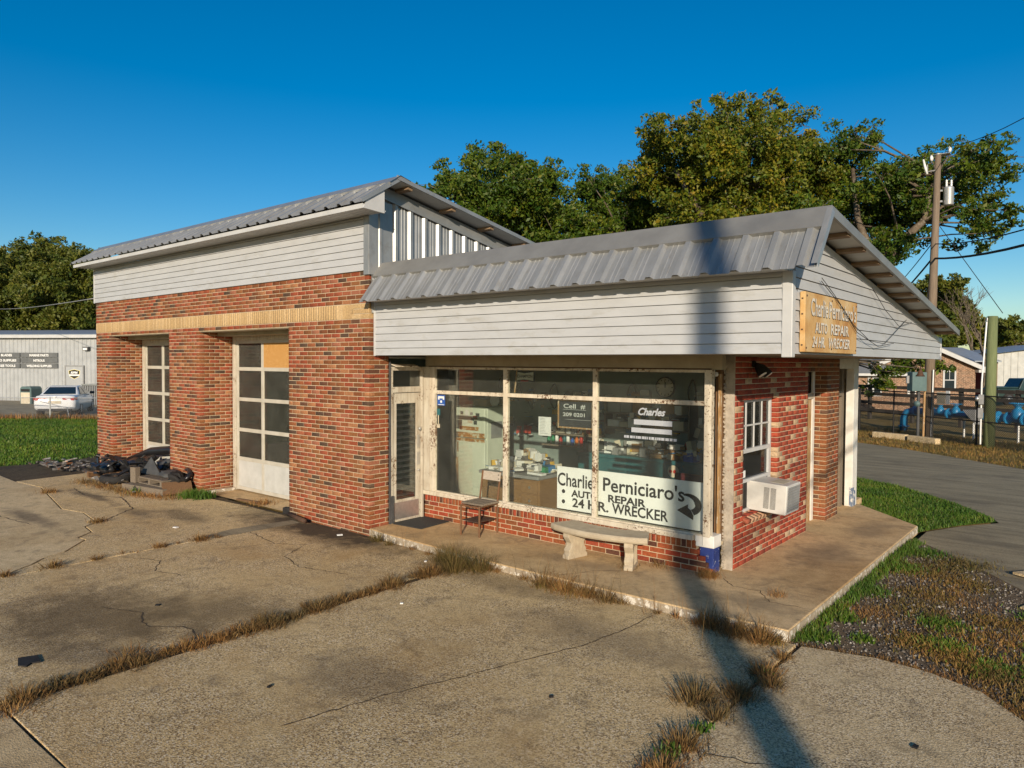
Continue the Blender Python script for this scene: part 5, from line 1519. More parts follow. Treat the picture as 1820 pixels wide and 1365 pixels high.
lump('engine_cover', 'crumpled glossy black cover at the left end of the junk heap', 'car part', (-14.2, -1.70, .12), (.22, .14, .09), (0, .2, .3), 'black', .35, 2)
lump('air_box', 'black plastic air box between tank and pallet edge', 'car part', (-13.4, -1.85, .22), (.2, .13, .11), (.2, 0, .2), 'black', .3, 3)
lump('door_liner', 'flat black moulded panel over the plastic tank', 'car part', (-13.0, -1.3, .38), (.4, .18, .03), (.3, -.1, .3), 'black', .35, 4)
lump('intake_duct', 'bent black duct lying beside the stacked pallets', 'car part', (-12.2, -1.75, .20), (.24, .09, .09), (0, .3, -.3), 'black', .4, 5)
lump('seat_foam', 'torn dark grey foam lump on the stacked pallets', 'car part', (-10.9, -1.6, .31), (.24, .16, .05), (.1, .1, .5), 'darkgrey', .35, 6)
lump('rag_bundle', 'small black rag bundle hanging on the pallet corner', 'rag', (-10.5, -1.7, .26), (.14, .12, .14), (.1, .4, .5), 'blackmatt', .4, 7)
k = thing('fuel_tank', 'long ribbed black plastic fuel tank lying on the dark pallet', 'fuel tank', (-13.1, -1.5, .14))
P0, P1 = Vector((-14.0, -1.62, .22)), Vector((-12.0, -1.2, .34))
pts = [P0.lerp(P1, i / 16) for i in range(17)]
rr = [x * .62 for x in (.05, .13, .19, .16, .21, .20, .12, .20, .22, .14, .19, .21, .15, .12, .18, .19, .10)]
b = MB(); b.tube(pts, rr, 12); b.build('shell', MAT['black'], k, True)
b = MB(); b.tube([P0.lerp(P1, .96) + Vector((0, 0, .0)), P1 + Vector((.12, .03, .02)), P1 + Vector((.2, .05, .03))], [.12, .15, .13], 10); b.build('end_cap', MAT['darkgrey'], k, True)
b = MB(); b.lathe([(.045, 0), (.045, .02), (.005, .022)], P1 + Vector((-.1, -.2, .05)), 10, 'Y'); b.build('filler_cap', MAT['steel'], k)
k = thing('bumper_cover', 'crumpled black bumper cover behind the plastic tank', 'bumper', (-12.9, -1.0, .1))
b = MB(); b.tube([(-14.0, -1.15, .3), (-13.3, -.95, .52), (-12.5, -.85, .60), (-11.9, -.95, .52)], [.05, .09, .10, .06], 8); b.build('skin', MAT['black'], k, True)
b = MB()
for q in range(70):
    px, py = rnd.uniform(-14.4, -11.2), rnd.gauss(-1.5, .25)
    b.obox((px, py, rnd.uniform(.13, .42)), (rnd.uniform(.06, .34), rnd.uniform(.03, .16), rnd.uniform(.008, .05)), Matrix.Rotation(rnd.uniform(-.9, .9), 3, 'Y') @ Matrix.Rotation(rnd.uniform(-.6, .6), 3, 'X') @ rz(rnd.uniform(0, 3)))
o = b.build('plastic_shards', MAT['black']); tag(o, 'broken black plastic shards heaped over the dark pallet', 'scrap', kind='stuff')
k = thing('spare_tyre', 'worn black tyre lying flat among the junk by the left bay', 'tyre', (-12.6, -2.05, 0))
b = MB(); b.lathe([(.17, .04), (.26, .02), (.31, .05), (.32, .10), (.31, .15), (.26, .18), (.17, .16), (.17, .04)], (-12.6, -1.98, .0), 20, 'Z', False); b.build('tread', MAT['rubber'], k, True)
k = thing('wheel_liner', 'loose black wheel liner leaning beside the fuel tank end', 'wheel liner', (-11.45, -1.05, 0))
b = MB(); b.obox((-11.45, -1.0, .30), (.05, .24, .32), rz(.5) @ Matrix.Rotation(.25, 3, 'Y')); b.build('skin', MAT['black'], k, bevel=.04)
k = thing('fender_liner', 'pointed grey black plastic scrap standing on the stacked pallets', 'scrap', (-11.45, -1.75, .27))
b = MB(); b.add([(-11.75, -1.85, .29), (-11.05, -1.75, .28), (-11.35, -1.60, .30), (-11.55, -1.72, .62)], [(0, 1, 3), (1, 2, 3), (2, 0, 3), (0, 2, 1)]); b.build('skin', MAT['darkgrey'], k)
k = thing('trim_piece', 'bent black plastic trim hanging off the stacked pallets', 'scrap', (-10.55, -1.4, .2))
b = MB(); b.tube([(-11.0, -1.35, .36), (-10.6, -1.40, .42), (-10.33, -1.52, .36), (-10.33, -1.60, .26), (-10.6, -1.50, .26)], .05, 8); b.build('strip', MAT['black'], k, True)
k = thing('plank', 'short dark brown board leaning against rubble by the pier', 'board', (-10.3, -1.75, 0))
b = MB(); b.obox((-10.28, -1.80, .14), (.34, .52, .03), rz(-.35) @ Matrix.Rotation(.55, 3, 'Y')); b.build('board', MAT['brownwood'], k)
k = thing('timber_block', 'short square timber offcut on the broken pallet', 'timber', (-11.55, -2.02, 0)); b = MB(); b.obox((-11.5, -2.06, .30), (.16, .10, .30), rz(.2)); b.build('block', MAT['greywood'], k)
k = thing('timber_rail', 'long grey timber lying in front of the broken pallet', 'timber', (-10.9, -2.2, 0)); b = MB(); b.obox((-10.95, -2.13, .07), (1.35, .09, .14), rz(.14)); b.build('rail', MAT['greywood'], k)
k = thing('scrap_box', 'black plastic box behind the left brick pier on the grass', 'box', (-16.2, -.1, 0)); b = MB(); b.obox((-16.2, -.1, .22), (.75, .4, .42), rz(.4)); b.build('body', MAT['blackmatt'], k, bevel=.03)
for q, (px, py) in enumerate(((-15.55, -1.35), (-16.0, -1.55))):
    k = thing('wheel_cover', ('dented silver car part tilted against the left pier', 'small silver car part lying in the dirt beside the scrap')[q], 'car part', (px, py, 0))
    b = MB(); b.lathe([(.02, .05), (.12, .07), (.2, .04), (.23, 0), (.22, -.02), (.02, -.01)], (0, 0, 0), 14)
    o = b.build('shell', MAT['steel'], k, True); o.location = (0, 0, .16 - .06 * q); o.rotation_euler = (.9 - q * .4, .3 + q, .3)
b = MB()
for q in range(90):
    px, py = rnd.gauss(-15.9, .75), rnd.gauss(-1.75, .28)
    if rnd.random() < .4: px, py = rnd.gauss(-12.6, 1.1), rnd.gauss(-1.95, .16)
    b.obox((px, py, rnd.uniform(.01, .10)), (rnd.uniform(.04, .24), rnd.uniform(.02, .09), rnd.uniform(.01, .05)), Matrix.Rotation(rnd.uniform(-.7, .7), 3, 'Y') @ rz(rnd.uniform(0, 3)))
o = b.build('scrap_litter', MAT['scrap']); tag(o, 'litter of small metal scrap in the dirt beside the left pier', 'scrap', kind='stuff')
b = MB()
for q in range(26):
    b.obox((rnd.gauss(-10.35, .25), rnd.gauss(-1.72, .1), rnd.uniform(.01, .06)), [rnd.uniform(.03, .1)] * 3, Matrix.Rotation(rnd.uniform(0, 3), 3, 'Y') @ rz(rnd.uniform(0, 3)))
o = b.build('rubble', MAT['edgewhite']); tag(o, 'pale rubble at the foot of the middle pier', 'rubble', kind='stuff')
k = thing('iron_pipe', 'short rusty iron pipe lying at the foot of the right pier', 'pipe', (-6.6, -1.62, 0)); b = MB(); b.tube([(-7.0, -1.50, .04), (-6.35, -1.63, .04)], .035, 10); b.build('tube', MAT['iron'], k, True)
k = thing('door_stop', 'black block standing at the corner of the right garage bay', 'block', (-7.15, -1.36, 0)); b = MB(); b.obox((-7.18, -1.40, .06), (.16, .1, .12), rz(.3)); b.build('block', MAT['blackmatt'], k, bevel=.02)
k = thing('wood_strip', 'thin dark plank lying in front of the right garage door', 'plank', (-8.6, -1.2, 0)); b = MB(); b.obox((-8.6, -1.25, .018), (.75, .07, .03), rz(.12)); b.build('strip', MAT['brownwood'], k)
k = thing('rubber_scrap', 'torn black rubber mat piece lying flat on the concrete', 'scrap', (-3.6, -6.27, 0)); b = MB(); b.prism([(-3.72, -6.30, .002), (-3.55, -6.35, .002), (-3.47, -6.31, .002), (-3.52, -6.26, .002), (-3.49, -6.2, .002), (-3.66, -6.17, .002)], (0, 0, .012)); b.build('flap', MAT['blackmatt'], k)
for q, (px, py, s) in enumerate(((-5.3, -1.75, .05), (-2.3, -3.2, .02), (-4.2, -4.9, .03), (.2, -3.9, .02), (2.5, -2.9, .03), (-1.6, -5.2, .025), (-7.6, -3.1, .05), (-3.3, -1.9, .03))):
    k = thing('debris_chip', ('pale paper scrap near the right pier', 'tiny pale chip on the middle slab', 'dark twig chip on the stained slab', 'tiny grey chip beside the pole shadow', 'dark leaf chip on the right slab', 'small dark chip on the front slab', 'pale wrapper near the cracked joint', 'pale chip by the walkway weeds')[q], 'debris', (px, py, 0))
    b = MB(); b.obox((px, py, .008), (s * 1.6, s, .012), rz(rnd.uniform(0, 3))); b.build('chip', MAT['paper' if q in (0, 1, 6, 7) else 'blackmatt'], k)
# ------------------------------------------------------------------ trees
TA = [(-21.7,16.2,10.9,0.92),(-22.3,17.7,11.7,1.01),(-20.8,17.8,12.0,1.15),(-20.8,19.4,12.8,1.08),(-20.3,20.0,13.1,0.68),(-19.4,17.0,10.6,1.58),(-18.2,17.6,10.8,1.43),(-19.7,21.8,12.1,1.11),(-17.6,19.7,11.9,0.59),(-17.9,19.3,10.0,1.62),(-21.6,21.2,10.2,1.97),(-21.4,18.0,10.1,1.56),(-18.8,22.5,10.8,1.23),(-17.5,21.2,8.8,1.53),(-19.5,20.6,8.8,1.71)]
TB = [(-17.0,22.2,11.8,0.73),(-17.8,24.7,12.0,1.02),(-17.6,26.4,12.5,1.11),(-15.9,25.5,11.8,1.18),(-17.8,25.3,10.8,1.68),(-16.2,26.2,10.4,1.81),(-16.6,21.8,9.1,1.39),(-17.1,25.9,9.2,1.68),(-15.1,26.5,9.3,1.49)]
TC = [(-12.1,20.8,12.8,0.85),(-10.8,20.1,12.6,0.86),(-13.6,23.2,12.6,1.08),(-11.7,22.2,12.2,1.17),(-13.4,22.3,11.5,1.06),(-12.8,23.9,11.4,1.49),(-11.3,24.2,14.0,1.16),(-10.9,25.9,14.6,0.93),(-10.2,23.0,14.1,0.56),(-9.8,26.0,14.4,0.97),(-8.6,24.6,14.2,0.56),(-8.9,27.6,14.1,1.04),(-8.3,27.7,13.6,0.7),(-9.9,21.2,11.6,1.44),(-8.7,22.5,11.9,1.5),(-7.7,23.8,11.6,1.37),(-11.9,25.2,11.2,1.81),(-9.4,23.8,10.6,1.78),(-8.4,25.9,10.5,1.72),(-6.9,25.0,11.2,1.19),(-11.5,22.5,9.3,1.54),(-9.9,23.0,8.9,1.61),(-8.3,24.0,8.6,1.5)]
TD = [(-6.2,24.8,11.9,0.88),(-5.6,25.4,12.4,0.83),(-5.5,27.6,13.2,0.67),(-5.0,26.6,12.2,0.69),(-6.8,26.6,11.1,1.29),(-5.8,27.0,11.4,1.07),(-6.7,27.0,9.9,1.46),(-5.1,26.3,10.2,1.19),(-3.6,24.3,10.3,0.77),(-4.9,27.6,9.3,1.17),(-3.9,29.2,11.6,0.78),(-4.0,28.7,10.5,1.03),(-3.1,27.3,10.6,0.73),(-2.9,28.4,10.0,0.75),(-6.2,22.3,8.5,1.15),(-5.9,26.6,8.9,1.12),(-3.8,26.7,8.5,0.73),(-4.1,24.5,7.4,0.7),(-3.2,23.8,7.0,0.54),(-3.5,24.8,10.6,0.6),(-2.9,25.8,10.8,0.56),(-2.7,26.2,10.3,0.61),(-3.3,26.4,9.2,0.72),(-2.7,25.9,8.7,0.61),(-3.9,25.8,9.7,0.81),(-3.3,22.1,7.5,0.6),(-3.1,24.3,7.5,0.5),(-2.0,27.4,10.0,0.48),(-1.7,26.4,9.1,0.42),(-2.4,27.0,9.1,0.52),(-3.7,22.3,9.9,0.65),(-2.6,24.8,9.4,0.63)]
TE = [(-2.7,28.2,11.5,0.69),(-2.2,29.6,12.0,0.77),(-0.8,24.8,10.9,0.7),(-0.7,29.5,12.0,0.69),(0.0,27.6,10.9,0.5),(-1.1,24.9,10.2,0.66),(-0.6,26.3,10.5,0.68),(-0.1,29.8,10.8,0.37),(-2.2,28.7,10.7,0.59),(-0.7,24.5,8.5,0.5),(-0.6,28.3,9.4,0.67),(0.3,25.3,8.5,0.37),(-0.8,28.8,8.7,0.63),(-0.2,26.8,7.9,0.29),(-1.2,29.6,8.6,0.43),(-2.0,29.5,10.2,0.43),(-4.82,27.71,2.4,0.43),(-4.22,28.2,2.2,0.49),(-4.04,28.37,2.8,0.54),(-3.35,28.94,2.8,0.54),(-3.24,29.02,2.4,0.43),(-2.75,29.43,2.6,0.43),(-4.5,27.94,1.7,0.32),(-4.4,27.9,3.6,0.65),(-3.6,28.6,3.7,0.65)]
TL1 = [(-79.0,14.6,11.4,2.07),(-81.7,17.6,12.9,2.3),(-79.2,15.3,9.1,2.75),(-77.8,14.4,5.7,2.69),(-77.1,17.1,5.8,3.03),(-76.4,11.9,9.6,2.58),(-76.0,14.8,3.5,2.13),(-85.0,13.5,5.9,2.84),(-84,10,8.3,3)]
TL2 = [(-73.3,17.4,11.8,2.13),(-69.6,18.0,11.8,1.55),(-71.5,15.8,8.6,2.83),(-70.6,18.3,8.8,2.36),(-70.4,17.9,5.6,2.61),(-75.0,21.7,10.5,2.27),(-78.5,19.5,3.7,2.29),(-72,22,6.8,3),(-72,19,2.8,2.5)]
TR = [(-10.4,83.0,10.8,1.47),(-9.8,84.5,9.3,1.36),(-11.1,84.1,8.1,1.62),(-9.3,87.2,7.6,1.52),(-10.5,84.4,6.2,1.87),(-12.2,82.2,11.7,1.11),(-13.4,84.8,9.5,1.53),(-12.5,84,5,2.4),(-15,83,5,2.5),(-16,82,8,2.5)]
TR2 = [(-8.3,87.4,6.3,1.64),(-6.7,88.2,5.6,1.38),(-5.4,90.1,5.4,1.51),(-4.2,95.2,6.2,1.84),(-5.4,85.1,6.7,1.2),(-6.5,88,3.6,1.8),(-3.5,91,3.8,2),(-1,96,5,2.6),(2,98,5.5,3)]


def crown_points(cl, dens, back):
    P = []
    nv = len(cl)
    for (x, y, z, r) in cl:
        subs = [((x, y, z), r)]
        if back:
            subs.append(((x + rnd.uniform(-.6, .6) - back * .5, y + rnd.uniform(.6, 1.4) * back, z - rnd.uniform(.1, .6)), r * .95))
        for (c, q) in subs:
            # lumpy cluster: smaller sprays spread over the clump
            k = max(5, int(10 * q * q + 6))
            d = rng.normal(size=(k, 3)); d /= np.linalg.norm(d, axis=1, keepdims=True)
            sc_ = np.array(c) + d * q * rng.uniform(.35, 1.25, (k, 1)) * np.array([1, 1, .85])
            sr = q * rng.uniform(.14, .40, k) + .08
            for s, rr_ in zip(sc_, sr):
                n_ = int(dens * (rr_ ** 1.6) * 380) + 8
                e = rng.normal(size=(n_, 3)); e /= np.linalg.norm(e, axis=1, keepdims=True)
                P.append(s + e * rr_ * (rng.uniform(0, 1, (n_, 1)) ** .42) * np.array([1.15, 1.15, .75]))
    return np.concatenate(P)


def tree(name, label, cl, base, trunk_pts, mat, leaf=.13, dens=1.0, back=1.2, r0=.45, limbs=(), group=None):
    t_ = thing(name, label, 'tree', base, group=group)
    b = MB()
    pts = [Vector(p) for p in trunk_pts]; n_ = len(pts)
    b.tube(pts, [r0 * (1 - .72 * i / max(1, n_ - 1)) for i in range(n_)], 9)
    b.build('trunk', MAT['bark'], t_, True)
    L = MB()
    for lp, lr in limbs:
        L.tube([Vector(p) for p in lp], [lr * (1 - .6 * i / (len(lp) - 1)) for i in range(len(lp))], 7)
    for (x, y, z, r) in cl:
        c = Vector((x, y, z)); s = min(pts[1:], key=lambda p: (p - c).length + (3 if p.z > c.z else 0))
        mid = s.lerp(c, .55) + Vector((rnd.uniform(-.3, .3), rnd.uniform(-.3, .3), rnd.uniform(-.1, .4)))
        rr_ = .022 + .022 * r
        L.tube([s, mid, c], [rr_ * 1.5, rr_, rr_ * .35], 5, False)
        for q in range(3):
            e = c + Vector((rnd.uniform(-1, 1), rnd.uniform(-1, 1), rnd.uniform(-.4, 1))).normalized() * r * .95
            L.tube([mid.lerp(c, .7), (c + e) / 2 + Vector((0, 0, .1)), e], [rr_ * .5, rr_ * .3, .012], 4, False)
    L.build('limbs', MAT['bark'], t_, True)
    P = crown_points(cl, dens, back)
    V, F = leaves(P, rng.uniform(.5, 1.0, len(P)) * (1 + .8 * (rng.uniform(0, 1, len(P)) > .85)) * leaf, .55)
    np_mesh('crown', V, F, MAT[mat], t_)
    return t_


tree('live_oak', 'dark green live oak behind the garage roof ridge', TA, (-19.6, 19.4, -.1), [(-19.6, 19.4, -.1), (-19.5, 19.5, 3), (-19.6, 19.6, 6), (-19.4, 19.4, 9)], 'leaf_dark', .10, 1.0)
tree('live_oak', 'lower round dark oak between the two tallest oaks', TB, (-16.6, 25, -.1), [(-16.6, 25, -.1), (-16.7, 25, 3), (-16.8, 25, 6), (-16.6, 25, 9)], 'leaf_dark', .10, 1.0)
tree('live_oak', 'tallest broad oak with golden olive leaves behind the office', TC, (-10.35, 23.1, -.1), [(-10.4, 23.1, -.1), (-10.35, 23.13, 2.7), (-10.26, 23.38, 7.6), (-9.93, 23.76, 10.2), (-9.58, 24.13, 12.2)], 'leaf_gold', .095, .95,
     limbs=[([(-10.26, 23.38, 7.6), (-11.29, 22.6, 9.66), (-12.12, 21.98, 11.4)], .22), ([(-10.1, 23.56, 8.4), (-8.75, 24.75, 10.4), (-8.39, 25.1, 12)], .22)], r0=.55)
tree('live_oak', 'leaning oak with thick bare limb spreading behind the utility pole', TD + TE, (-5.5, 23.2, -.1), [(-5.5, 23.2, -.1), (-5.15, 23.55, 2.75), (-4.67, 24.04, 5.09), (-4.16, 24.51, 6.49), (-3.47, 25.13, 7.66), (-2.77, 25.74, 8.48), (-2.58, 25.94, 9.64), (-2.37, 26.15, 10.46)], 'leaf_dark', .09, 1.0,
     back=1.0, limbs=[([(-2.53, 25.99, 9.64), (-1.91, 26.52, 10.11), (-1.21, 27.12, 10.7), (-.68, 27.58, 10.94)], .08), ([(-2.77, 25.74, 8.9), (-1.89, 26.5, 9.25), (-1.35, 26.94, 9.02), (-.9, 27.31, 8.96)], .09),
                      ([(-4.16, 24.51, 6.49), (-5.2, 25.4, 8.8), (-5.6, 26, 11.2)], .2), ([(-4.9, 23.8, 4.0), (-4.4, 26.2, 4.6), (-4.0, 28.2, 3.6)], .1)], r0=.30)
tree('live_oak', 'big oak standing behind the grey metal warehouse', TL1, (-79, 14.5, -.1), [(-79, 14.5, -.1), (-79, 14.6, 4), (-79, 14.8, 9)], 'leaf_far', .17, .6, 2, .6)
tree('live_oak', 'second oak behind the warehouse nearer the garage roof', TL2, (-72.5, 18.5, -.1), [(-72.5, 18.5, -.1), (-72.5, 18.5, 4), (-72.4, 18.6, 9)], 'leaf_far', .17, .6, 2, .6)
tree('far_tree', 'tall evergreen beyond the brick house', TR, (-11.8, 84, -.1), [(-11.8, 84, -.1), (-11.8, 84, 3), (-11.6, 84, 8)], 'leaf_far', .22, .5, 2, .35)
tree('far_tree', 'low brown green tree row beyond the pale barn', TR2, (-5, 89, -.1), [(-5, 89, -.1), (-5, 89, 2), (-5, 89, 5)], 'leaf_far', .22, .5, 2, .3)
for q, (bx, by, h, lab) in enumerate(((-4.9, 62.8, 7.2, 'bare forked tree rising behind the barn roof'), (-7.5, 75, 9.5, 'taller bare winter tree far beyond the house'))):
    t_ = thing('bare_tree', lab, 'tree', (bx, by, -.1)); b = MB()

    def br(p, d, ln, r, lv):
        e = p + d * ln; m_ = (p + e) / 2 + Vector((rnd.uniform(-.1, .1), rnd.uniform(-.1, .1), 0)) * ln
        b.tube([p, m_, e], [r, r * .8, r * .55], 5, False)
        if lv:
            for _ in range(3):
                nd = (d + Vector((rnd.uniform(-.8, .8), rnd.uniform(-.5, .5), rnd.uniform(-.1, .6)))).normalized(); br(e, nd, ln * rnd.uniform(.55, .8), r * .55, lv - 1)
    br(Vector((bx, by, -.1)), Vector((.05, 0, 1)), h * .42, .16, 4); b.build('branches', MAT['bark'], t_)

# ------------------------------------------------------------------ utility poles and wires
def utility_pole(label, c, top, r=.15):
    t_ = thing('utility_pole', label, 'utility pole', c)
    b = MB(); b.tube([c, ((c[0] + top[0]) / 2, (c[1] + top[1]) / 2, top[2] / 2), top], [r * 1.1, r * .85, r * .58], 12); b.build('shaft', MAT['polewood'], t_, True)
    return t_


up_ = utility_pole('tall wooden utility pole with a grey transformer across the road', (-1.68, 21.37, -.1), (-1.56, 21.55, 10.1), .17)
b = MB(); b.lathe([(.02, -.33), (.165, -.32), (.17, -.3), (.17, .26), (.175, .28), (.15, .32), (.05, .36), (.02, .37)], (-1.24, 21.75, 8.62), 16); tf = b.build('transformer', MAT['steel'], up_, True)
for q in (-.06, .07):
    b = MB(); b.lathe([(.03, 0)] + [(.045 if i % 2 else .025, .03 * i) for i in range(1, 9)] + [(.01, .26)], (-1.24 + q, 21.75 + q, 8.95), 10); b.build('bushing', MAT['white'], tf, True)
b = MB(); b.box((-1.62, 21.55, 8.78), (-1.40, 21.63, 8.84)); b.box((-1.62, 21.55, 8.40), (-1.40, 21.63, 8.46)); b.build('bracket', MAT['steel'], up_)
b = MB(); b.tube([(-1.6, 21.5, 9.55), (-1.85, 21.35, 9.5), (-1.86, 21.34, 9.75)], .025, 6); b.build('bracket', MAT['steel'], up_)
b = MB(); b.tube([(-1.98, 21.3, 9.95), (-1.92, 21.33, 9.65), (-1.86, 21.36, 9.42)], [.03, .045, .04], 8); b.build('fuse_cutout', MAT['white'], up_, True)
for (px, py, pz) in ((-1.75, 21.45, 9.98), (-1.25, 21.85, 10.3)):
    b = MB(); b.lathe([(.02, -.05), (.10, -.03), (.12, 0), (.10, .03), (.03, .06)], (px, py, pz), 10, 'X'); b.build('insulator', MAT['white'], up_, True)
b = MB(); b.box((-1.60, 21.5, 10.1), (-1.2, 21.9, 10.12)); b.build('crossarm', MAT['steel'], up_)
b = MB(); b.lathe([(.125, 0), (.13, .03), (.02, .05)], (-1.56, 21.55, 10.09), 12); b.build('pole_cap', MAT['steel'], up_)
b = MB(); b.cyl((-1.53, 21.19, 0), (-1.50, 21.21, 2.4), .022, n=8); b.build('conduit', MAT['white'], up_)
sp = utility_pole('weathered roadside utility pole whose shadow crosses the office front', (12.48, -18.28, -.1), (12.48, -18.28, 11.5), .21)


def wire(name, label, a, c, sag, r, n=24, mat='blackmatt'):
    a, c = Vector(a), Vector(c)
    b = MB(); b.tube([a.lerp(c, i / n) - Vector((0, 0, 4 * sag * (i / n) * (1 - i / n))) for i in range(n + 1)], r, 5); o = b.build(name, MAT[mat], None, True)
    return tag(o, label, 'wire')


wire('power_line', 'thin top power line from the pole insulator toward the road', (-1.25, 21.85, 10.4), (12.6, -18.2, 9.6), 2.4, .012)
wire('power_line', 'middle power line leaving the pole toward the camera side', (-1.6, 21.5, 6.92), (12.6, -18.2, 6.9), 1.7, .018)
wire('telephone_cable', 'thick lower bundle of telephone cable below the power line', (-1.6, 21.5, 6.4), (12.6, -18.2, 6.3), 1.45, .035)
wire('power_line', 'power line running from the pole back among the oaks', (-1.7, 21.5, 6.92), (-16, 62, 7.2), 1.2, .018)
wire('telephone_cable', 'lower cable running from the pole back past the house', (-1.7, 21.5, 6.35), (-16, 62, 6.5), 1.2, .035)
wire('guy_wire', 'slanting guy wire from the pole down to the right', (-1.5, 21.6, 7.6), (.75, 18.9, 4.2), .0, .012)
wire('service_wire', 'pale service wire from the garage corner to the left', (-15.08, -1.4, 4.05), (-50, 6, 5.75), .08, .014, mat='grey')
wire('service_wire', 'short dark drop wire looping beside the pole', (-1.65, 21.4, 6.3), (-1.85, 21.35, 4.2), .0, .015)

gp = thing('timber_post', 'pale green treated timber post beside the roadside fence', 'post', (.39, 19.65, -.1))
b = MB(); b.tube([(.39, 19.62, -.1), (.40, 19.75, 4.16)], [.17, .145], 12); b.build('shaft', MAT['greenpole'], gp, True)
b = MB(); b.tube([(.17, 19.5, 0), (.17, 19.5, 2.0), (.26, 19.6, 4.1)], .025, 8); b.build('conduit', MAT['white'], gp)
b = MB(); b.box((.10, 19.40, 1.30), (.24, 19.54, 1.62)); b.box((.09, 19.40, .85), (.23, 19.54, 1.18)); b.build('switch_box', MAT['grey'], gp, bevel=.01)
b = MB(); b.lathe([(.09, 0), (.09, .06), (.07, .10), (.01, .11)], (.02, 19.43, 1.48), 12, 'X'); b.build('meter', MAT['alu'], gp, True)
mb_ = thing('meter_post', 'grey green meter cabinet on a post next to the utility pole', 'electric cabinet', (-1.85, 20.1, 0))
b = MB(); b.obox((-1.80, 20.05, 1.99), (.50, .35, .66), rz(.69)); b.build('cabinet', MAT['boxgreen'], mb_, bevel=.015)
b = MB(); b.obox((-2.05, 19.84, 2.06), (.09, .05, .26), rz(.69)); b.build('plate', MAT['grey'], mb_)
b = MB(); b.cyl((-1.75, 20.1, -.05), (-1.75, 20.1, 1.66), .05, n=10); b.build('post', MAT['darkgrey'], mb_)
b = MB(); b.cyl((-1.60, 20.2, -.05), (-1.58, 20.2, 1.66), .035, n=8); b.build('stake', MAT['tanwood'], mb_)
b = MB(); b.lathe([(.10, 0), (.10, .07), (.08, .12), (.01, .13)], (-1.78, 20.0, 1.22), 12, 'Y'); b.build('meter', MAT['boxgreen'], mb_, True)
for q, (p0, p1) in enumerate((((-3.3, 20.7), (-2.1, 20.2)), ((-2.0, 20.05), (-1.0, 19.35)))):
    d_ = Vector((p1[0] - p0[0], p1[1] - p0[1], 0)); b = MB(); b.obox(((p0[0] + p1[0]) / 2, (p0[1] + p1[1]) / 2, 0), (d_.length, .22, .22), rz(math.atan2(d_.y, d_.x)))
    o = b.build('kerb_stone', MAT['concrete_pale'], None, bevel=.03); tag(o, ('long low concrete kerb in the grass left of the pole', 'concrete kerb at the foot of the utility pole')[q], 'kerb')

# ------------------------------------------------------------------ chain-link fences
def chain_fence(name, label, P, h, cell, m, post_r=.03, wire_r=.004, step=2.4, zb=-.08, rails=(1.0,)):
    t_ = thing(name, label, 'fence', (P[0][0], P[0][1], zb))
    for (a, c) in zip(P, P[1:]):
        a, c = Vector((*a, zb)), Vector((*c, zb)); L = (c - a).length; d_ = (c - a) / L
        n = max(1, round(L / step))
        for i in range(n + (1 if c == Vector((*P[-1], zb)) else 0)):
            p = a + d_ * (L * i / n); b = MB(); b.cyl(p, p + Vector((0, 0, h + .04)), post_r * (1.6 if i == 0 else 1), n=8); b.build('post', MAT[m], t_)
        for rf in rails:
            b = MB(); b.cyl(a + Vector((0, 0, h * rf)), c + Vector((0, 0, h * rf)), post_r * .75, n=8); b.build('rail', MAT[m], t_)
        b = MB(); k_ = int(L / cell)
        for i in range(-int(h / cell), k_):
            for sg in (0, 1):
                x0 = i * cell; x1 = x0 + h
                za, zc = 0, h
                if x0 < 0: za = -x0; x0 = 0
                if x1 > L: zc = h - (x1 - L); x1 = L
                if zc - za < .02: continue
                p = a + d_ * x0 + Vector((0, 0, za if sg == 0 else h - za)); q = a + d_ * x1 + Vector((0, 0, zc if sg == 0 else h - zc))
                b.tube([p, q], wire_r, 3, False)
        b.build('mesh', MAT[m], t_, kind='stuff')
    return t_


chain_fence('chain_link_fence', 'black chain-link fence with thin posts along the far roadside', [(-9, 26.3), (-4.35, 22.9), (1.5, 18.65), (8, 13.9)], 1.62, .075, 'blackmatt', .028, .0045, 1.7, -.05, (1.0, .48))
chain_fence('chain_link_fence', 'low grey chain-link fence between the lawn and the parked car', [(-40, -2.6), (-32.95, 3.3), (-27, 8.3)], .95, .075, 'steel', .02, .003, 3.0, -.05)
b = MB(); b.tube([(-33.3, 3.0, .75), (-32.4, 3.8, .45), (-32.35, 3.85, .05)], .02, 6); o = b.build('bent_rail', MAT['steel']); tag(o, 'bent loose fence pipe leaning in the lawn by the car', 'pipe')

bf = thing('board_fence', 'dark stained board fence behind the blue pipes', 'fence', (-3, 27, -.1))
P0, P1 = Vector((-10, 33.0, -.1)), Vector((9, 21.5, -.1)); d_ = (P1 - P0).normalized(); L = (P1 - P0).length; ang = math.atan2(d_.y, d_.x)
for i in range(10):
    p = P0 + d_ * (L * i / 9); b = MB(); b.obox((p.x, p.y, .75), (.14, .14, 1.7), rz(ang)); b.build('post', MAT['blackwood'], bf)
    if i < 9:
        q = P0 + d_ * (L * (i + .5) / 9)
        for zz in (.35, .75, 1.15, 1.5):
            b = MB(); b.obox((q.x - .08 * d_.y * -1, q.y - .1, zz + rnd.uniform(-.01, .01)), (L / 9 - .02, .03, .15), rz(ang)); b.build('board', MAT['blackwood'], bf)

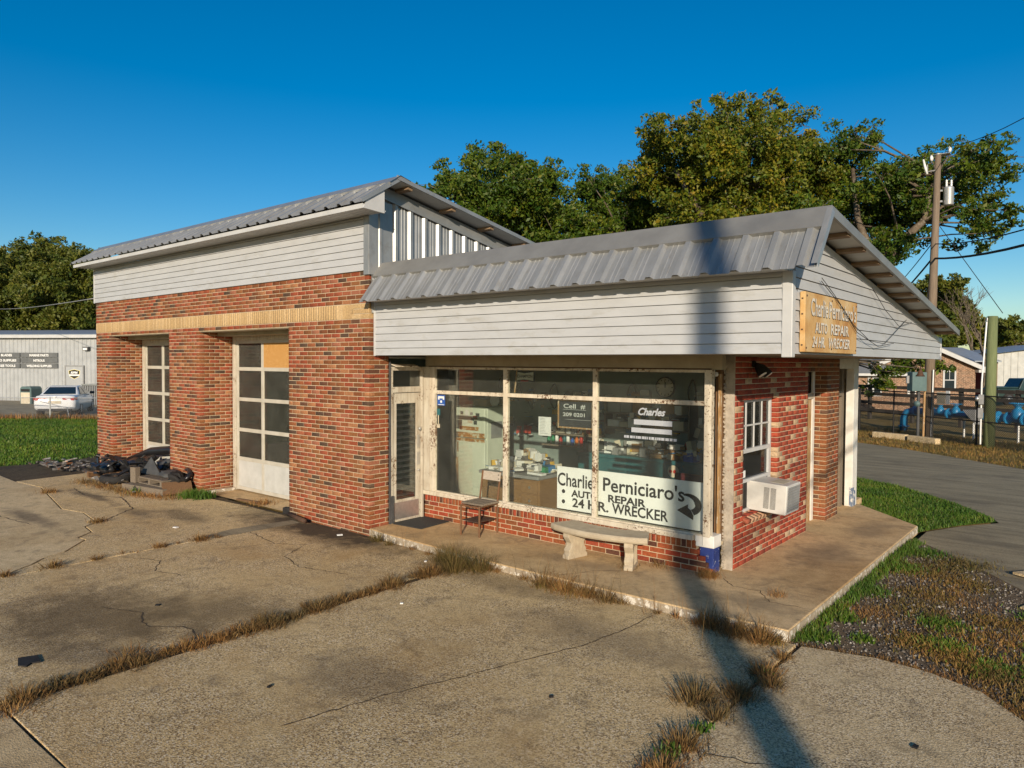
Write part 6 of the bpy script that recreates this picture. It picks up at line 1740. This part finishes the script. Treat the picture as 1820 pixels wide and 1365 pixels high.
# ------------------------------------------------------------------ blue pipework
pm = thing('pipe_manifold', 'blue painted water main with valves and elbows behind the fence', 'pipes', (-1, 23, -.1))
m = MAT['pipeblue']
b = MB(); b.tube([(-2.98, 24.05, -.1), (-2.98, 24.05, .45), (-2.86, 24.0, .68), (-2.6, 23.9, .76)], .14, 14); b.build('elbow', m, pm, True)
b = MB(); b.tube([(-2.6, 23.9, .76), (.9, 22.05, .72)], .125, 14); b.build('pipe', m, pm, True)
b = MB(); b.tube([(.5, 22.26, .72), (3.2, 20.85, .70)], .15, 14); b.build('pipe', m, pm, True)
dp = Vector((3.5, -1.85, 0)).normalized()
for (x_, y_, z_, r_) in ((-2.98, 24.05, .12, .25), (-2.55, 23.87, .76, .24), (-1.9, 23.53, .75, .24), (-1.3, 23.2, .74, .24), (-.35, 22.71, .74, .24), (.35, 22.34, .73, .27), (.65, 22.18, .72, .27), (1.15, 21.92, .72, .29), (1.4, 21.79, .72, .29)):
    b = MB(); c = Vector((x_, y_, z_)); dd_ = dp if z_ > .3 else Vector((0, 0, 1)); b.cyl(c - dd_ * .025, c + dd_ * .025, r_ * .82, n=16); b.build('flange', m, pm, False)
for (x_, y_, s_, wh) in ((-1.6, 23.37, .6, False), (-1.05, 23.07, .66, True), (.95, 22.02, .9, True)):
    c = Vector((x_, y_, .74)); b = MB()
    b.lathe([(.22 * s_, -.02), (.24 * s_, .12 * s_), (.20 * s_, .3 * s_), (.12 * s_, .38 * s_), (.10 * s_, .46 * s_), (.16 * s_, .47 * s_), (.16 * s_, .5 * s_), (.02, .51 * s_)], c, 14); v_ = b.build('valve_bonnet', m, pm, True)
    if wh:
        b = MB(); R_ = .3 * s_; ring = [c + Vector((R_ * math.cos(a * PI / 8), R_ * math.sin(a * PI / 8), .57 * s_)) for a in range(17)]; b.tube(ring, .022 * s_, 6)
        for a in range(4): b.tube([c + Vector((0, 0, .57 * s_)), ring[a * 4]], .016 * s_, 5)
        b.cyl(c + Vector((0, 0, .48 * s_)), c + Vector((0, 0, .6 * s_)), .025, n=8); b.build('handwheel', m, v_)
for (x_, y_) in ((.98, 21.95), (-.75, 22.9), (2.2, 21.4)):
    b = MB(); b.cyl((x_, y_, -.1), (x_, y_, .56), .04, n=8); b.build('support', MAT['steel'], pm)
k = thing('control_box', 'pale grey control box on a post among the blue pipes', 'control box', (-.45, 22.4, -.1))
b = MB(); b.prism([(-.75, 22.3, .95), (-.30, 22.05, .45), (-.30, 22.05, .98)], (.12, .2, 0)); b.build('box', MAT['grey'], k, bevel=.01); b = MB(); b.cyl((-.35, 22.1, -.1), (-.35, 22.1, .5), .035, n=8); b.build('post', MAT['white'], k)
k = thing('notice_board', 'pale notice panel with black and white blocks on the fence', 'sign', (-.95, 22.0, 1))
b = MB(); b.obox((-1.15, 20.62, 1.42), (.34, .02, .42), rz(-.63)); b.build('panel', MAT['cream'], k); b = MB(); b.obox((-.92, 20.45, 1.45), (.16, .022, .46), rz(-.63)); b.build('coded_panel', MAT['white'], k)
for q in range(7):
    b = MB(); b.obox((-.915 + rnd.uniform(-.05, .05), 20.435 + rnd.uniform(-.03, .03), 1.3 + q * .045), (.05, .02, .04), rz(-.63)); b.build('dark_block', MAT['ink'], k)

# ------------------------------------------------------------------ brick house beyond the fence
CR = math.radians(39.73)
t = NT('house brickwork'); tc = t.n('TexCoord'); br = t.n('TexBrick'); t.l(tc.outputs['Object'], br.inputs['Vector'])
mp = t.n('Mapping'); mp.inputs['Rotation'].default_value = (PI / 2, 0, 0); t.l(tc.outputs['Object'], mp.inputs[0]); t.l(mp.outputs[0], br.inputs['Vector'])
br.inputs['Scale'].default_value = 1; br.inputs['Brick Width'].default_value = .21; br.inputs['Row Height'].default_value = .07; br.inputs['Mortar Size'].default_value = .009
br.inputs['Color1'].default_value = (.24, .12, .07, 1); br.inputs['Color2'].default_value = (.15, .085, .055, 1); br.inputs['Mortar'].default_value = (.36, .29, .21, 1)
v = t.ramp(t.noise(t.pos(), 9, 4, .6), [(.35, (.6, .6, .6)), (.7, (1.5, 1.45, 1.4))]); MAT['hb'] = t.fin(t.mix(1.0, br.outputs[0], v, 'MULTIPLY'), .9)
H = thing('brick_house', 'low brown brick house with white trim beyond the black fence', 'house', (-8.2, 37.87, -.1), CR)
b = MB(); b.add([(.7, 0, 0), (6.95, 0, 0), (6.95, 0, 2.55), (3.83, 0, 3.85), (.7, 0, 2.55), (.7, 8, 0), (6.95, 8, 0), (6.95, 8, 2.55), (3.83, 8, 3.85), (.7, 8, 2.55)], [(0, 1, 2, 3, 4), (5, 9, 8, 7, 6), (1, 6, 7, 2), (0, 4, 9, 5)]); b.build('wall', MAT['hb'], H)
b = MB(); b.box((-6, -1.2, 0), (2.2, 5, 2.2)); b.build('wall', MAT['hb'], H)
b = MB()
for (xa, za, xb, zb_) in ((.2, 2.42, 3.83, 3.95), (7.45, 2.42, 3.83, 3.95)):
    b.add([(xa, -.35, za), (xb, -.35, zb_), (xb, 8.3, zb_), (xa, 8.3, za), (xa, -.35, za + .12), (xb, -.35, zb_ + .12), (xb, 8.3, zb_ + .12), (xa, 8.3, za + .12)], [(0, 1, 2, 3), (4, 7, 6, 5), (0, 4, 5, 1), (0, 3, 7, 4), (3, 2, 6, 7)])
b.build('roof', MAT['shingle'], H)
b = MB()
for (xa, za, xb, zb_) in ((.2, 2.40, 3.83, 3.93), (7.45, 2.40, 3.83, 3.93)):
    b.prism([(xa, -.40, za - .16), (xb, -.40, zb_ - .16), (xb, -.40, zb_ + .08), (xa, -.40, za + .08)], (0, .04, 0))
b.box((6.9, -.38, 2.24), (7.45, .3, 2.40)); b.build('white_trim', MAT['vinyl_trim'], H)
b = MB(); b.add([(-6.3, -1.6, 2.15), (2.6, -1.6, 2.15), (2.6, 2.4, 3.5), (-6.3, 2.4, 3.5), (-6.3, -1.6, 2.05), (2.6, -1.6, 2.05)], [(0, 1, 2, 3), (0, 4, 5, 1)]); b.build('roof', MAT['shingle'], H)
b = MB(); b.box((-6.3, -1.66, 2.03), (2.6, -1.60, 2.17)); b.build('white_trim', MAT['vinyl_trim'], H)
for (x0, x1, z0, z1, yy) in ((5.0, 5.78, 1.2, 2.36, 0), (-.05, .12, .85, 2.0, -1.2), (.22, .78, .85, 2.0, -1.2), (3.6, 4.1, 1.2, 2.3, 0)):
    b = MB(); b.box((x0, yy - .05, z0), (x0 + .1, yy + .02, z1)); b.box((x1 - .1, yy - .05, z0), (x1, yy + .02, z1)); b.box((x0 + .1, yy - .05, z1 - .1), (x1 - .1, yy + .02, z1)); b.box((x0 + .1, yy - .05, z0), (x1 - .1, yy + .02, z0 + .1)); wn_ = b.build('window', MAT['vinyl_trim'], H)
    if x1 - x0 > .3:
        b = MB(); b.box((x0 + .1, yy - .03, z0 + .1), (x1 - .1, yy - .01, z1 - .1)); b.build('pane', MAT['darkglass'], wn_)
        b = MB(); zc = (z0 + z1) / 2; b.box((x0 + .1, yy - .045, zc - .025), (x1 - .1, yy - .031, zc + .025)); b.box(((x0 + x1) / 2 - .012, yy - .04, zc), ((x0 + x1) / 2 + .012, yy - .032, z1 - .1)); b.build('muntin', MAT['vinyl_trim'], wn_)
b = MB(); b.box((2.9, -.06, .9), (3.4, -.02, 1.9)); b.build('door', MAT['white'], H)

# ------------------------------------------------------------------ pale barn, jeep, shed roof
BN = thing('metal_barn', 'pale ribbed metal barn with a dark open bay behind the house', 'barn', (-7.33, 63.4, -.1), CR)
for i in range(11):
    b = MB(); x0 = 4.0 + i * .6; z1 = 3.75 + .07 * i
    b.add([(x0, 0, 0), (x0 + .54, 0, 0), (x0 + .57, -.05, 0), (x0 + .6, 0, 0), (x0, 0, z1), (x0 + .54, 0, z1), (x0 + .57, -.05, z1), (x0 + .6, 0, z1)], [(0, 1, 5, 4), (1, 2, 6, 5), (2, 3, 7, 6)]); b.build('wall_panel', MAT['barnwhite'], BN)
b = MB(); b.box((-3, 6, 0), (4, 6.1, 3.5)); b.box((3.95, .02, 0), (4.0, 6, 3.7)); b.build('bay_wall', MAT['maroon'], BN)
b = MB(); b.add([(-4, -.5, 3.05), (4.05, -.5, 3.05), (4.05, 5, 4.3), (-4, 5, 4.3), (-4, -.5, 2.95), (4.05, -.5, 2.95)], [(0, 1, 2, 3), (0, 4, 5, 1)]); b.add([(3.9, -.4, 3.72), (11, -.4, 4.6), (11, 8, 4.6), (3.9, 8, 3.72)], [(0, 1, 2, 3)]); b.build('roof', MAT['barnroof'], BN)
for xx in (0, 3.9, 1.9):
    b = MB(); b.box((xx - .08, -.1, 0), (xx + .08, .06, 3.0)); b.build('post', MAT['lumber'], BN)


def wheel(par, c, r, wd):
    b = MB(); b.lathe([(r * .6, -wd / 2), (r * .95, -wd / 2), (r, -wd / 3), (r, wd / 3), (r * .95, wd / 2), (r * .6, wd / 2)], c, 20, 'Y', False); w_ = b.build('wheel', MAT['rubber'], par, True)
    b = MB(); b.lathe([(r * .62, -wd / 2.1), (r * .5, -wd / 3), (.03, -wd / 2.5)], c, 16, 'Y'); b.lathe([(.03, wd / 2.5), (r * .5, wd / 3), (r * .62, wd / 2.1)], c, 16, 'Y'); b.build('rim', MAT['alu'], w_, True)


jp = thing('off_road_car', 'dark green boxy off-road car parked by the barn', 'car', (-1.3, 49.9, -.1), CR + PI)
b = MB(); b.box((-2.0, -.85, .55), (2.0, .85, 1.15)); b.box((.55, -.7, 1.15), (1.95, .7, 1.28)); b.build('body', MAT['jeepgreen'], jp, bevel=.06)
b = MB(); b.add([(-1.95, -.8, 1.15), (.6, -.8, 1.15), (.6, .8, 1.15), (-1.95, .8, 1.15), (-1.9, -.72, 1.85), (.25, -.72, 1.82), (.25, .72, 1.82), (-1.9, .72, 1.85)], [(4, 5, 6, 7), (0, 1, 5, 4), (1, 2, 6, 5), (2, 3, 7, 6), (3, 0, 4, 7)]); b.build('cab', MAT['jeepgreen'], jp, bevel=.03)
b = MB(); b.quad((.585, -.66, 1.25), (.585, .66, 1.25), (.335, .62, 1.74), (.335, -.62, 1.74)); b.build('windscreen', MAT['darkglass'], jp)
for s_ in (-1, 1):
    for (xa, xb) in ((-.55, .3), (-1.75, -.7)):
        b = MB(); b.quad((xa, s_ * .812, 1.22), (xb, s_ * .812, 1.22), (xb - .15, s_ * .752, 1.72), (xa, s_ * .752, 1.72)); b.build('side_glass', MAT['darkglass'], jp)
    for xx in (-1.25, 1.3): wheel(jp, (xx, s_ * .8, .48), .4, .25)
    b = MB(); b.lathe([(.1, 0), (.1, .03), (.02, .035)], (2.0, s_ * .55, .95), 12, 'X'); b.build('headlight', MAT['white'], jp)

# ------------------------------------------------------------------ grey warehouse with signs
WA = math.atan2(.478, .878)
WH = thing('metal_warehouse', 'long grey ribbed metal warehouse with dark sign boards', 'warehouse', (-52.79, 6.73, -.1), WA)
panels((-14, 0, 4.15), X, (0, 0, -1), (0, -1, 0), 27.4, 4.2, 'wall_panel', MAT['barngrey'], par=WH)
b = MB(); b.box((-14, .05, 0), (13.4, 16, 4.1)); b.build('inner_shell', MAT['barngrey'], WH)
b = MB(); b.box((-14.2, -.35, 4.1), (13.6, .0, 4.32)); b.build('gutter', MAT['vinyl_trim'], WH, bevel=.02)
b = MB(); b.add([(-14.2, -.36, 4.34), (13.6, -.36, 4.34), (13.6, 8, 5.0), (-14.2, 8, 5.0), (-14.2, -.36, 4.30), (13.6, -.36, 4.30)], [(0, 1, 2, 3), (0, 4, 5, 1)]); b.add([(13.6, 8, 5.0), (13.6, 16, 4.3), (-14.2, 16, 4.3), (-14.2, 8, 5.0)], [(0, 1, 2, 3)]); b.build('roof', MAT['barnroof'], WH)
for col_, (x0, x1) in enumerate(((-1.25, 1.66), (1.74, 4.52))):
    for r_, z1 in enumerate((3.16, 2.82, 2.47)):
        b = MB(); b.box((x0, -.09, z1 - .31), (x1, -.05, z1)); sb_ = b.build('sign_board', MAT['signgrey'], WH)
        s = (('BLADES', 'O SUPPLIES', 'KEE TOOLS'), ('MARINE PARTS', 'NITROUS', 'WELDING SUPPLIES'))[col_][r_]
        wd_ = ((.85, 1.3, 1.25), (1.45, .85, 1.9))[col_][r_]; cx_ = ((.65, .75, .7), (3.13, 3.13, 3.13))[col_][r_]
        lettering(s, (cx_, -.095, z1 - .235), U, V_, MAT['white'], sb_, .20, wd_, offset=.008)
b = MB(); b.box((5.14, -.10, .05), (6.39, -.04, 2.28)); wd2 = b.build('door', MAT['barngrey'], WH, bevel=.01)
b = MB(); b.box((5.06, -.12, .05), (5.14, -.03, 2.36)); b.box((6.39, -.12, .05), (6.47, -.03, 2.36)); b.box((5.14, -.12, 2.28), (6.39, -.03, 2.36)); b.build('door_frame', MAT['grey'], WH)
sh = lambda k_, y_: [(5.77 + x_ * k_, y_, 1.80 + z_ * k_) for x_, z_ in ((-.40, .19), (-.22, .24), (0, .28), (.22, .24), (.40, .19), (.36, -.05), (.30, -.16), (0, -.30), (-.30, -.16), (-.36, -.05))]
for k_, y_, m_ in ((1.12, -.104, 'white'), (1.06, -.107, 'gold'), (.98, -.110, 'ink')):
    b = MB(); b.add(sh(k_, y_), [tuple(range(10))[::-1]]); b.build('shield_logo', MAT[m_], wd2)
lettering('RPM', (5.77, -.1135, 1.82), U, V_, MAT['white'], wd2, .20, .52, offset=.01, shear=.2)
b = MB(); b.box((5.40, -.1130, 1.68), (6.14, -.1128, 1.78)); b.build('logo_bar', MAT['white'], wd2)
b = MB(); b.obox((6.73, -.16, 3.42), (.42, .22, .24)); wl_ = b.build('wall_light', MAT['darkgrey'], WH, bevel=.03); b = MB(); b.obox((6.73, -.275, 3.40), (.3, .02, .14)); b.build('lens', MAT['white'], wl_)
k = thing('waste_bin', 'dark domed waste bin with tan front beside the warehouse wall', 'bin', (-47.2, 6.8, -.1), WA)
b = MB(); b.prism([(-.4, -.35, 0), (.4, -.35, 0), (.4, -.35, .95), (.3, -.35, 1.08), (-.3, -.35, 1.08), (-.4, -.35, .95)], (0, .8, 0)); b.build('shell', MAT['boxgreen'], k, bevel=.03); b = MB(); b.box((-.32, -.37, .05), (.32, -.355, .72)); b.build('front_panel', MAT['cream'], k); b = MB(); b.box((-.3, -.37, .78), (.3, -.355, .93)); b.build('slot', MAT['blackmatt'], k)
k = thing('condenser_unit', 'grey ribbed condenser unit at the warehouse wall', 'condenser', (-43.6, 9.3, -.1), WA)
b = MB(); b.box((-.75, -.45, 0), (.75, .45, 1.18)); b.build('core', MAT['darkgrey'], k); b = MB(); b.box((-.78, -.48, 1.18), (.78, .48, 1.26)); b.build('lid', MAT['alu'], k)
for q in range(13):
    b = MB(); b.box((-.74 + q * .122, -.475, .04), (-.70 + q * .122, -.452, 1.16)); b.build('fin', MAT['steel'], k)

# ------------------------------------------------------------------ white sedan
ca = thing('sedan', 'white sedan parked tail-on in front of the grey warehouse', 'car', (-36.9, 5.3, -.08), math.radians(150))
S = [(-2.45, .70, .42, .86), (-2.40, .84, .32, .96), (-2.2, .89, .26, 1.0), (-1.7, .915, .22, 1.0), (-1.0, .92, .2, 1.0), (0, .92, .2, .98), (1.0, .92, .2, .95), (1.8, .90, .22, .87), (2.25, .82, .28, .76), (2.45, .62, .36, .62)]
b = MB(); vs = []; ring_ = 12
for (x_, w_, zl, zh) in S:
    zm = (zl + zh) / 2
    for (ky, kz) in ((-.80, zl), (-.97, zl + .1), (-1.0, zm), (-.98, zh - .16), (-.88, zh - .03), (-.55, zh), (.55, zh), (.88, zh - .03), (.98, zh - .16), (1.0, zm), (.97, zl + .1), (.80, zl)):
        vs.append((x_, ky * w_, kz))
fs = [tuple(range(ring_))[::-1], tuple((len(S) - 1) * ring_ + q for q in range(ring_))]
for i in range(len(S) - 1):
    for q in range(ring_): fs.append((i * ring_ + q, i * ring_ + (q + 1) % ring_, (i + 1) * ring_ + (q + 1) % ring_, (i + 1) * ring_ + q))
b.add(vs, fs); b.build('body', MAT['carwhite'], ca, True)
gh = [(-1.55, .78, .99), (-.72, .60, 1.36), (-.2, .61, 1.41), (.3, .60, 1.39), (1.15, .78, .95)]
b = MB(); vs = []
for (x_, w_, z_) in gh: vs += [(x_, -w_, z_), (x_, w_, z_)]
vs += [(-1.55, -.84, .95), (-1.55, .84, .95), (1.15, -.84, .92), (1.15, .84, .92)]
b.add(vs, [(0, 2, 3, 1), (2, 4, 5, 3), (4, 6, 7, 5), (6, 8, 9, 7), (0, 10, 12, 8, 6, 4, 2), (1, 3, 5, 7, 9, 13, 11)]); b.build('cabin', MAT['carwhite'], ca, bevel=.03)
b = MB(); b.quad((-1.50, -.68, 1.035), (-1.50, .68, 1.035), (-.80, .55, 1.345), (-.80, -.55, 1.345)); b.build('rear_window', MAT['darkglass'], ca)
b = MB(); b.quad((1.10, -.70, .995), (.36, -.56, 1.38), (.36, .56, 1.38), (1.10, .70, .995)); b.build('windscreen', MAT['darkglass'], ca)
for s_ in (-1, 1):
    for (xa, xb, xc, xd) in ((-1.2, -.25, -.25, -.66), (-.15, .95, .28, -.15)):
        b = MB(); b.quad((xa, s_ * .845, 1.0), (xb, s_ * .845, .99), (xc, s_ * .655, 1.345), (xd, s_ * .655, 1.345)); b.build('side_window', MAT['darkglass'], ca)
    for xx in (-1.4, 1.42): wheel(ca, (xx, s_ * .80, .33), .335, .22)
    b = MB(); b.add([(-2.455, s_ * .30, .86), (-2.43, s_ * .80, .90), (-2.25, s_ * .905, .92), (-2.26, s_ * .905, .78), (-2.44, s_ * .78, .76), (-2.46, s_ * .34, .80)], [(0, 1, 4, 5), (1, 2, 3, 4)]); b.build('tail_light', MAT['tail'], ca)
    b = MB(); b.obox((.75, s_ * 1.0, 1.02), (.12, .2, .13)); b.build('mirror', MAT['black'], ca, bevel=.03)
b = MB(); b.box((-2.475, -.26, .62), (-2.455, .26, .74)); b.build('number_plate', MAT['cream'], ca)
b = MB(); b.box((-2.47, -.7, .26), (-2.40, .7, .38)); b.build('lower_bumper', MAT['black'], ca, bevel=.02)
b = MB(); b.box((-2.462, -.30, .80), (-2.452, .30, .83)); b.lathe([(.05, 0), (.05, .006)], (-2.462, 0, .93), 14, 'X'); b.build('boot_trim', MAT['alu'], ca)
sheet('driveway', [(-60, -6), (-36.3, .6), (-31.6, 5.6), (-30, 12), (-46.5, 10.1), (-53, 6.6), (-60, 2.8)], -.075, MAT['asphalt'])

# ------------------------------------------------------------------ weeds, grass, gravel
def strip_pts(path, n, wd, z=0.0):
    P = np.array(path, float); seg = np.linalg.norm(np.diff(P, axis=0), axis=1); cum = np.concatenate([[0], np.cumsum(seg)])
    t_ = rng.uniform(0, cum[-1], n); i = np.clip(np.searchsorted(cum, t_) - 1, 0, len(seg) - 1); f_ = ((t_ - cum[i]) / seg[i])[:, None]
    q = P[i] * (1 - f_) + P[i + 1] * f_
    q = q + rng.normal(0, wd, (n, 2))
    return np.concatenate([q, np.full((n, 1), z)], 1)


def weed(name, label, P, h, wd, mat, lean=(.25, .95)):
    n = len(P)
    V, F = blades(P, rng.uniform(h * .35, h, n), np.full(n, wd) * rng.uniform(.6, 1.3, n), rng.uniform(*lean, n))
    return tag(np_mesh(name, V, F, MAT[mat]), label, 'grass', kind='stuff')


def clumpy(path, n, wd, spots, z=0.0):
    """spots: (x, y, radius, share)"""
    out = [strip_pts(path, n, wd, z)] if n else []
    for (x, y, r, m_) in spots:
        c = rng.normal(0, 1, (m_, 2)) * r * .55 + np.array([x, y]); out.append(np.concatenate([c, np.full((m_, 1), z)], 1))
    return np.concatenate(out)


def tuft_weed(name, label, spec, mat, z=0.0):
    V, F = tufts(spec, z)
    return tag(np_mesh(name, V, F, MAT[mat]), label, 'grass', kind='stuff')


jx = [(-2.74, -6.9), (-2.82, -6.4), (-2.90, -5.9), (-2.86, -5.4), (-2.83, -4.9), (-2.80, -4.4), (-2.86, -4.0), (-2.88, -3.4), (-2.88, -2.75), (-2.9, -2.1), (-2.8, -1.62)]
tuft_weed('dry_grass', 'dry brown grass grown along the joint between the two front slabs', along(jx, 100, .04, .16, 70, .085, .006) + along(jx[:8], 34, .06, .24, 110, .115, .0055) + [(-2.86, -4.45, .28, 330, .16, .0055), (-2.86, -2.85, .3, 380, .18, .0055), (-2.85, -2.25, .32, 400, .2, .0055), (-2.82, -6.5, .26, 300, .16, .0055)], 'drygrass')
tuft_weed('weeds', 'olive weed tuft where the slab joint meets the walkway edge', [(-2.85, -1.82, .34, 520, .38, .005), (-3.15, -1.70, .28, 320, .32, .005), (-2.5, -1.74, .3, 340, .34, .005), (-2.7, -2.0, .25, 260, .3, .005), (-4.6, -1.62, .14, 120, .2, .006), (-4.3, -1.64, .1, 60, .14, .006)], 'mixgrass')
ke = [(-4.9, -1.56), (-4.4, -1.60), (-3.5, -1.66), (-2.5, -1.68), (-1.7, -1.68), (-.6, -1.68), (.4, -1.67), (1.15, -1.63)]
tuft_weed('dry_grass', 'dry tufts along the foot of the walkway edge', along(ke, 26, .02, .09, 45, .12, .006) + [(-1.55, -1.71, .24, 260, .27, .005), (-1.25, -1.72, .26, 300, .28, .005), (-.95, -1.71, .22, 240, .24, .005), (-.7, -1.70, .2, 200, .22, .005), (.5, -1.71, .2, 220, .26, .005), (.75, -1.73, .24, 300, .28, .005), (1.0, -1.73, .24, 320, .26, .005)], 'drygrass')
weed('weeds', 'green weeds mixed in the dry grass at the walkway foot', clumpy(ke, 0, .03, [(-1.5, -1.69, .18, 200), (-1.1, -1.70, .2, 200), (1.1, -1.68, .12, 150)]), .11, .008, 'mixgrass')
weed('dry_stalks', 'tall thin dry stalks standing along the walkway edge', clumpy(ke, 60, .06, [(-2.7, -1.68, .3, 40), (-1.2, -1.68, .35, 40), (.6, -1.68, .3, 40), (-.2, -1.66, .2, 14)]), .52, .004, 'drygrass', (.1, .75))
tuft_weed('dry_grass', 'reddish brown tufts along the joint beside the pole shadow', [(1.30, -2.0, .15, 120, .10, .006), (1.30, -2.42, .24, 330, .15, .006), (1.40, -2.6, .2, 220, .14, .006), (1.30, -2.95, .26, 360, .15, .006), (1.06, -3.22, .3, 420, .19, .006), (1.3, -3.38, .2, 200, .12, .006), (1.30, -3.9, .28, 380, .14, .006), (1.38, -4.3, .26, 360, .14, .006)] + along([(1.28, -1.8), (1.32, -4.6)], 14, .05, .09, 45, .12, .006), 'drygrass')
weed('weeds', 'small green leafy sprigs in the right joint', clumpy([(1.3, -2), (1.3, -4)], 0, .04, [(1.32, -2.44, .05, 30), (1.30, -3.62, .06, 45), (1.26, -4.05, .07, 60)]), .08, .016, 'grass', (.2, .8))
tuft_weed('dry_grass', 'sparse dry grass in the cracked joint before the right bay', [(-6.55, -3.25, .18, 160, .16, .007), (-6.6, -3.8, .15, 110, .13, .007), (-6.6, -5.1, .18, 150, .15, .007), (-6.58, -4.6, .12, 70, .12, .007), (-6.62, -5.6, .15, 90, .13, .007)] + along([(-6.6, -1.9), (-6.6, -6.4)], 12, .04, .07, 24, .09, .007), 'drygrass')
weed('dry_grass', 'dry grass and litter strip before the junk pallets', clumpy([(-13.4, -2.4), (-11.9, -2.35), (-10.9, -2.35), (-9.9, -2.05)], 1100, .10, [(-8.9, -3.72, .12, 120), (-12.4, -3.3, .14, 160), (-8.3, -1.2, .2, 160)]), .14, .009, 'drygrass', (.4, .95))
weed('weeds', 'bright green weed clump at the foot of the middle pier', clumpy([(0, 0), (1, 1)], 0, .05, [(-9.85, -1.68, .2, 650), (-9.6, -1.62, .16, 300), (-11.0, -2.28, .08, 60)]), .2, .012, 'grass', (.2, .85))
weed('dry_grass', 'wiry dry tuft at the foot of the office corner', clumpy([(0, 0), (1, 1)], 0, .05, [(-.12, -.42, .12, 420), (-.75, -.42, .12, 90), (.75, -.62, .1, 90), (-1.0, -.78, .1, 60)], .09), .15, .004, 'drygrass', (.3, .97))
# right-hand gravel bed
gp_ = scatter([(1.2, -1.6), (5.5, -3.0), (9, -3.4), (5, .4), (2.7, 1.8), (1.25, 3.7)], 13000)
keep = rng.uniform(0, 1, len(gp_)) < np.clip(1.5 - .22 * np.hypot(gp_[:, 0] - 2, gp_[:, 1] + .5), .1, 1)
gp_ = gp_[keep]; n = len(gp_)
R_ = np.random.default_rng(5)
base_ = np.array([(-1, -1, -.5), (1, -1, -.6), (1, 1, -.5), (-1, 1, -.6), (-.6, -.5, .5), (.7, -.6, .4), (.5, .6, .55), (-.5, .7, .4)])
fq = np.array([(4, 5, 6, 7), (0, 1, 5, 4), (1, 2, 6, 5), (2, 3, 7, 6), (3, 0, 4, 7)])
sz = R_.uniform(.004, .010, n) * (1 + 1.0 * (R_.uniform(0, 1, n) > .95)); a_ = R_.uniform(0, 6.28, n)
V = base_[None] * sz[:, None, None] * R_.uniform(.7, 1.3, (n, 8, 3))
x_ = V[..., 0] * np.cos(a_)[:, None] - V[..., 1] * np.sin(a_)[:, None]; y_ = V[..., 0] * np.sin(a_)[:, None] + V[..., 1] * np.cos(a_)[:, None]
V = np.stack([x_ + gp_[:, 0][:, None], y_ + gp_[:, 1][:, None], V[..., 2] - .028 + sz[:, None] * .5], -1).reshape(-1, 3)
tag(np_mesh('gravel', V, [(fq[None] + (np.arange(n) * 8)[:, None, None]).reshape(-1, 4)], MAT['gravel']), 'loose grey gravel beside the walkway slab', 'gravel', kind='stuff')
weed('weeds', 'green weeds hugging the side edge of the walkway', clumpy([(1.26, -1.45), (1.28, .5), (1.28, 2.6), (1.3, 3.6)], 2600, .05, [(1.36, -1.2, .14, 420), (1.38, -.5, .14, 380), (1.4, .6, .2, 400), (1.42, 1.9, .25, 700), (1.5, 2.9, .25, 600)], -.03), .10, .010, 'grass', (.25, .9))
weed('weeds', 'patchy mixed weeds over the gravel bed', clumpy([(0, 0), (1, 1)], 0, .05, [(1.9, .9, .35, 700), (1.7, 2.0, .45, 1500), (2.0, 2.6, .4, 900), (2.2, 1.6, .35, 700), (2.05, -.75, .22, 600), (2.4, -.9, .25, 800), (2.7, -1.15, .25, 900), (3.1, -1.6, .3, 700), (2.55, .35, .2, 300), (2.9, .4, .25, 500), (3.4, -1.0, .4, 900), (3.6, -2.2, .4, 800), (2.5, -.3, .5, 900), (1.9, .2, .4, 700), (3.0, -1.1, .5, 900)], -.03), .075, .009, 'mixgrass', (.45, .97))
weed('weeds', 'bright green weed patches in the gravel bed', clumpy([(0, 0), (1, 1)], 0, .05, [(2.2, -.05, .2, 500), (2.75, -1.0, .2, 420), (2.95, .75, .2, 350), (2.3, -.7, .2, 500), (3.2, -.4, .3, 600), (1.7, -1.0, .1, 150)], -.03), .075, .012, 'grass', (.25, .9))
weed('dry_grass', 'dry brown grass between the gravel and the pale slab', clumpy([(1.25, -1.6), (1.9, -1.42), (2.3, -1.44), (2.72, -1.58), (3.05, -1.95), (3.6, -2.45), (5.4, -2.95)], 2600, .05, [(1.5, -.2, .3, 600), (2.2, .9, .4, 500), (2.9, -.1, .4, 500)], -.03), .07, .006, 'drygrass', (.5, .98))
# verge and lawns
vp = scatter([(-.6, 5.6), (.1, 5.5), (1.15, 4.35), (1.3, 4.7), (1.62, 5.4), (2.0, 6.1), (1.85, 6.5), (1.15, 7.55), (-.05, 8.95), (-1.1, 9.6), (-3, 11.2), (-3, 6)], 26000)
weed('verge_grass', 'short green grass on the verge between office and road', np.concatenate([vp, np.full((len(vp), 1), -.045)], 1), .085, .012, 'grass', (.2, .9))
lp = scatter([(-17.2, -1.4), (-18.4, 1.4), (-18, 6), (-31, 7), (-35.6, .6), (-36, -3), (-18, -4)], 60000)
weed('lawn_grass', 'green lawn grass left of the garage', np.concatenate([lp, np.full((len(lp), 1), -.05)], 1), .11, .025, 'grass', (.2, .9))
fp = scatter([(-9, 24), (-3.4, 18.2), (1.9, 14.2), (8, 9.6), (12, 13), (2, 21), (-4, 25), (-9, 29)], 26000)
weed('roadside_grass', 'straw coloured grass along the far side of the road', np.concatenate([fp, np.full((len(fp), 1), -.1)], 1), .13, .02, 'mixgrass', (.2, .9))
weed('dry_grass', 'dry weeds at the foot of the low grey fence', clumpy([(-38, -1), (-32.95, 3.3), (-28, 7.5)], 3000, .3, [], -.05), .35, .02, 'drygrass', (.1, .8))
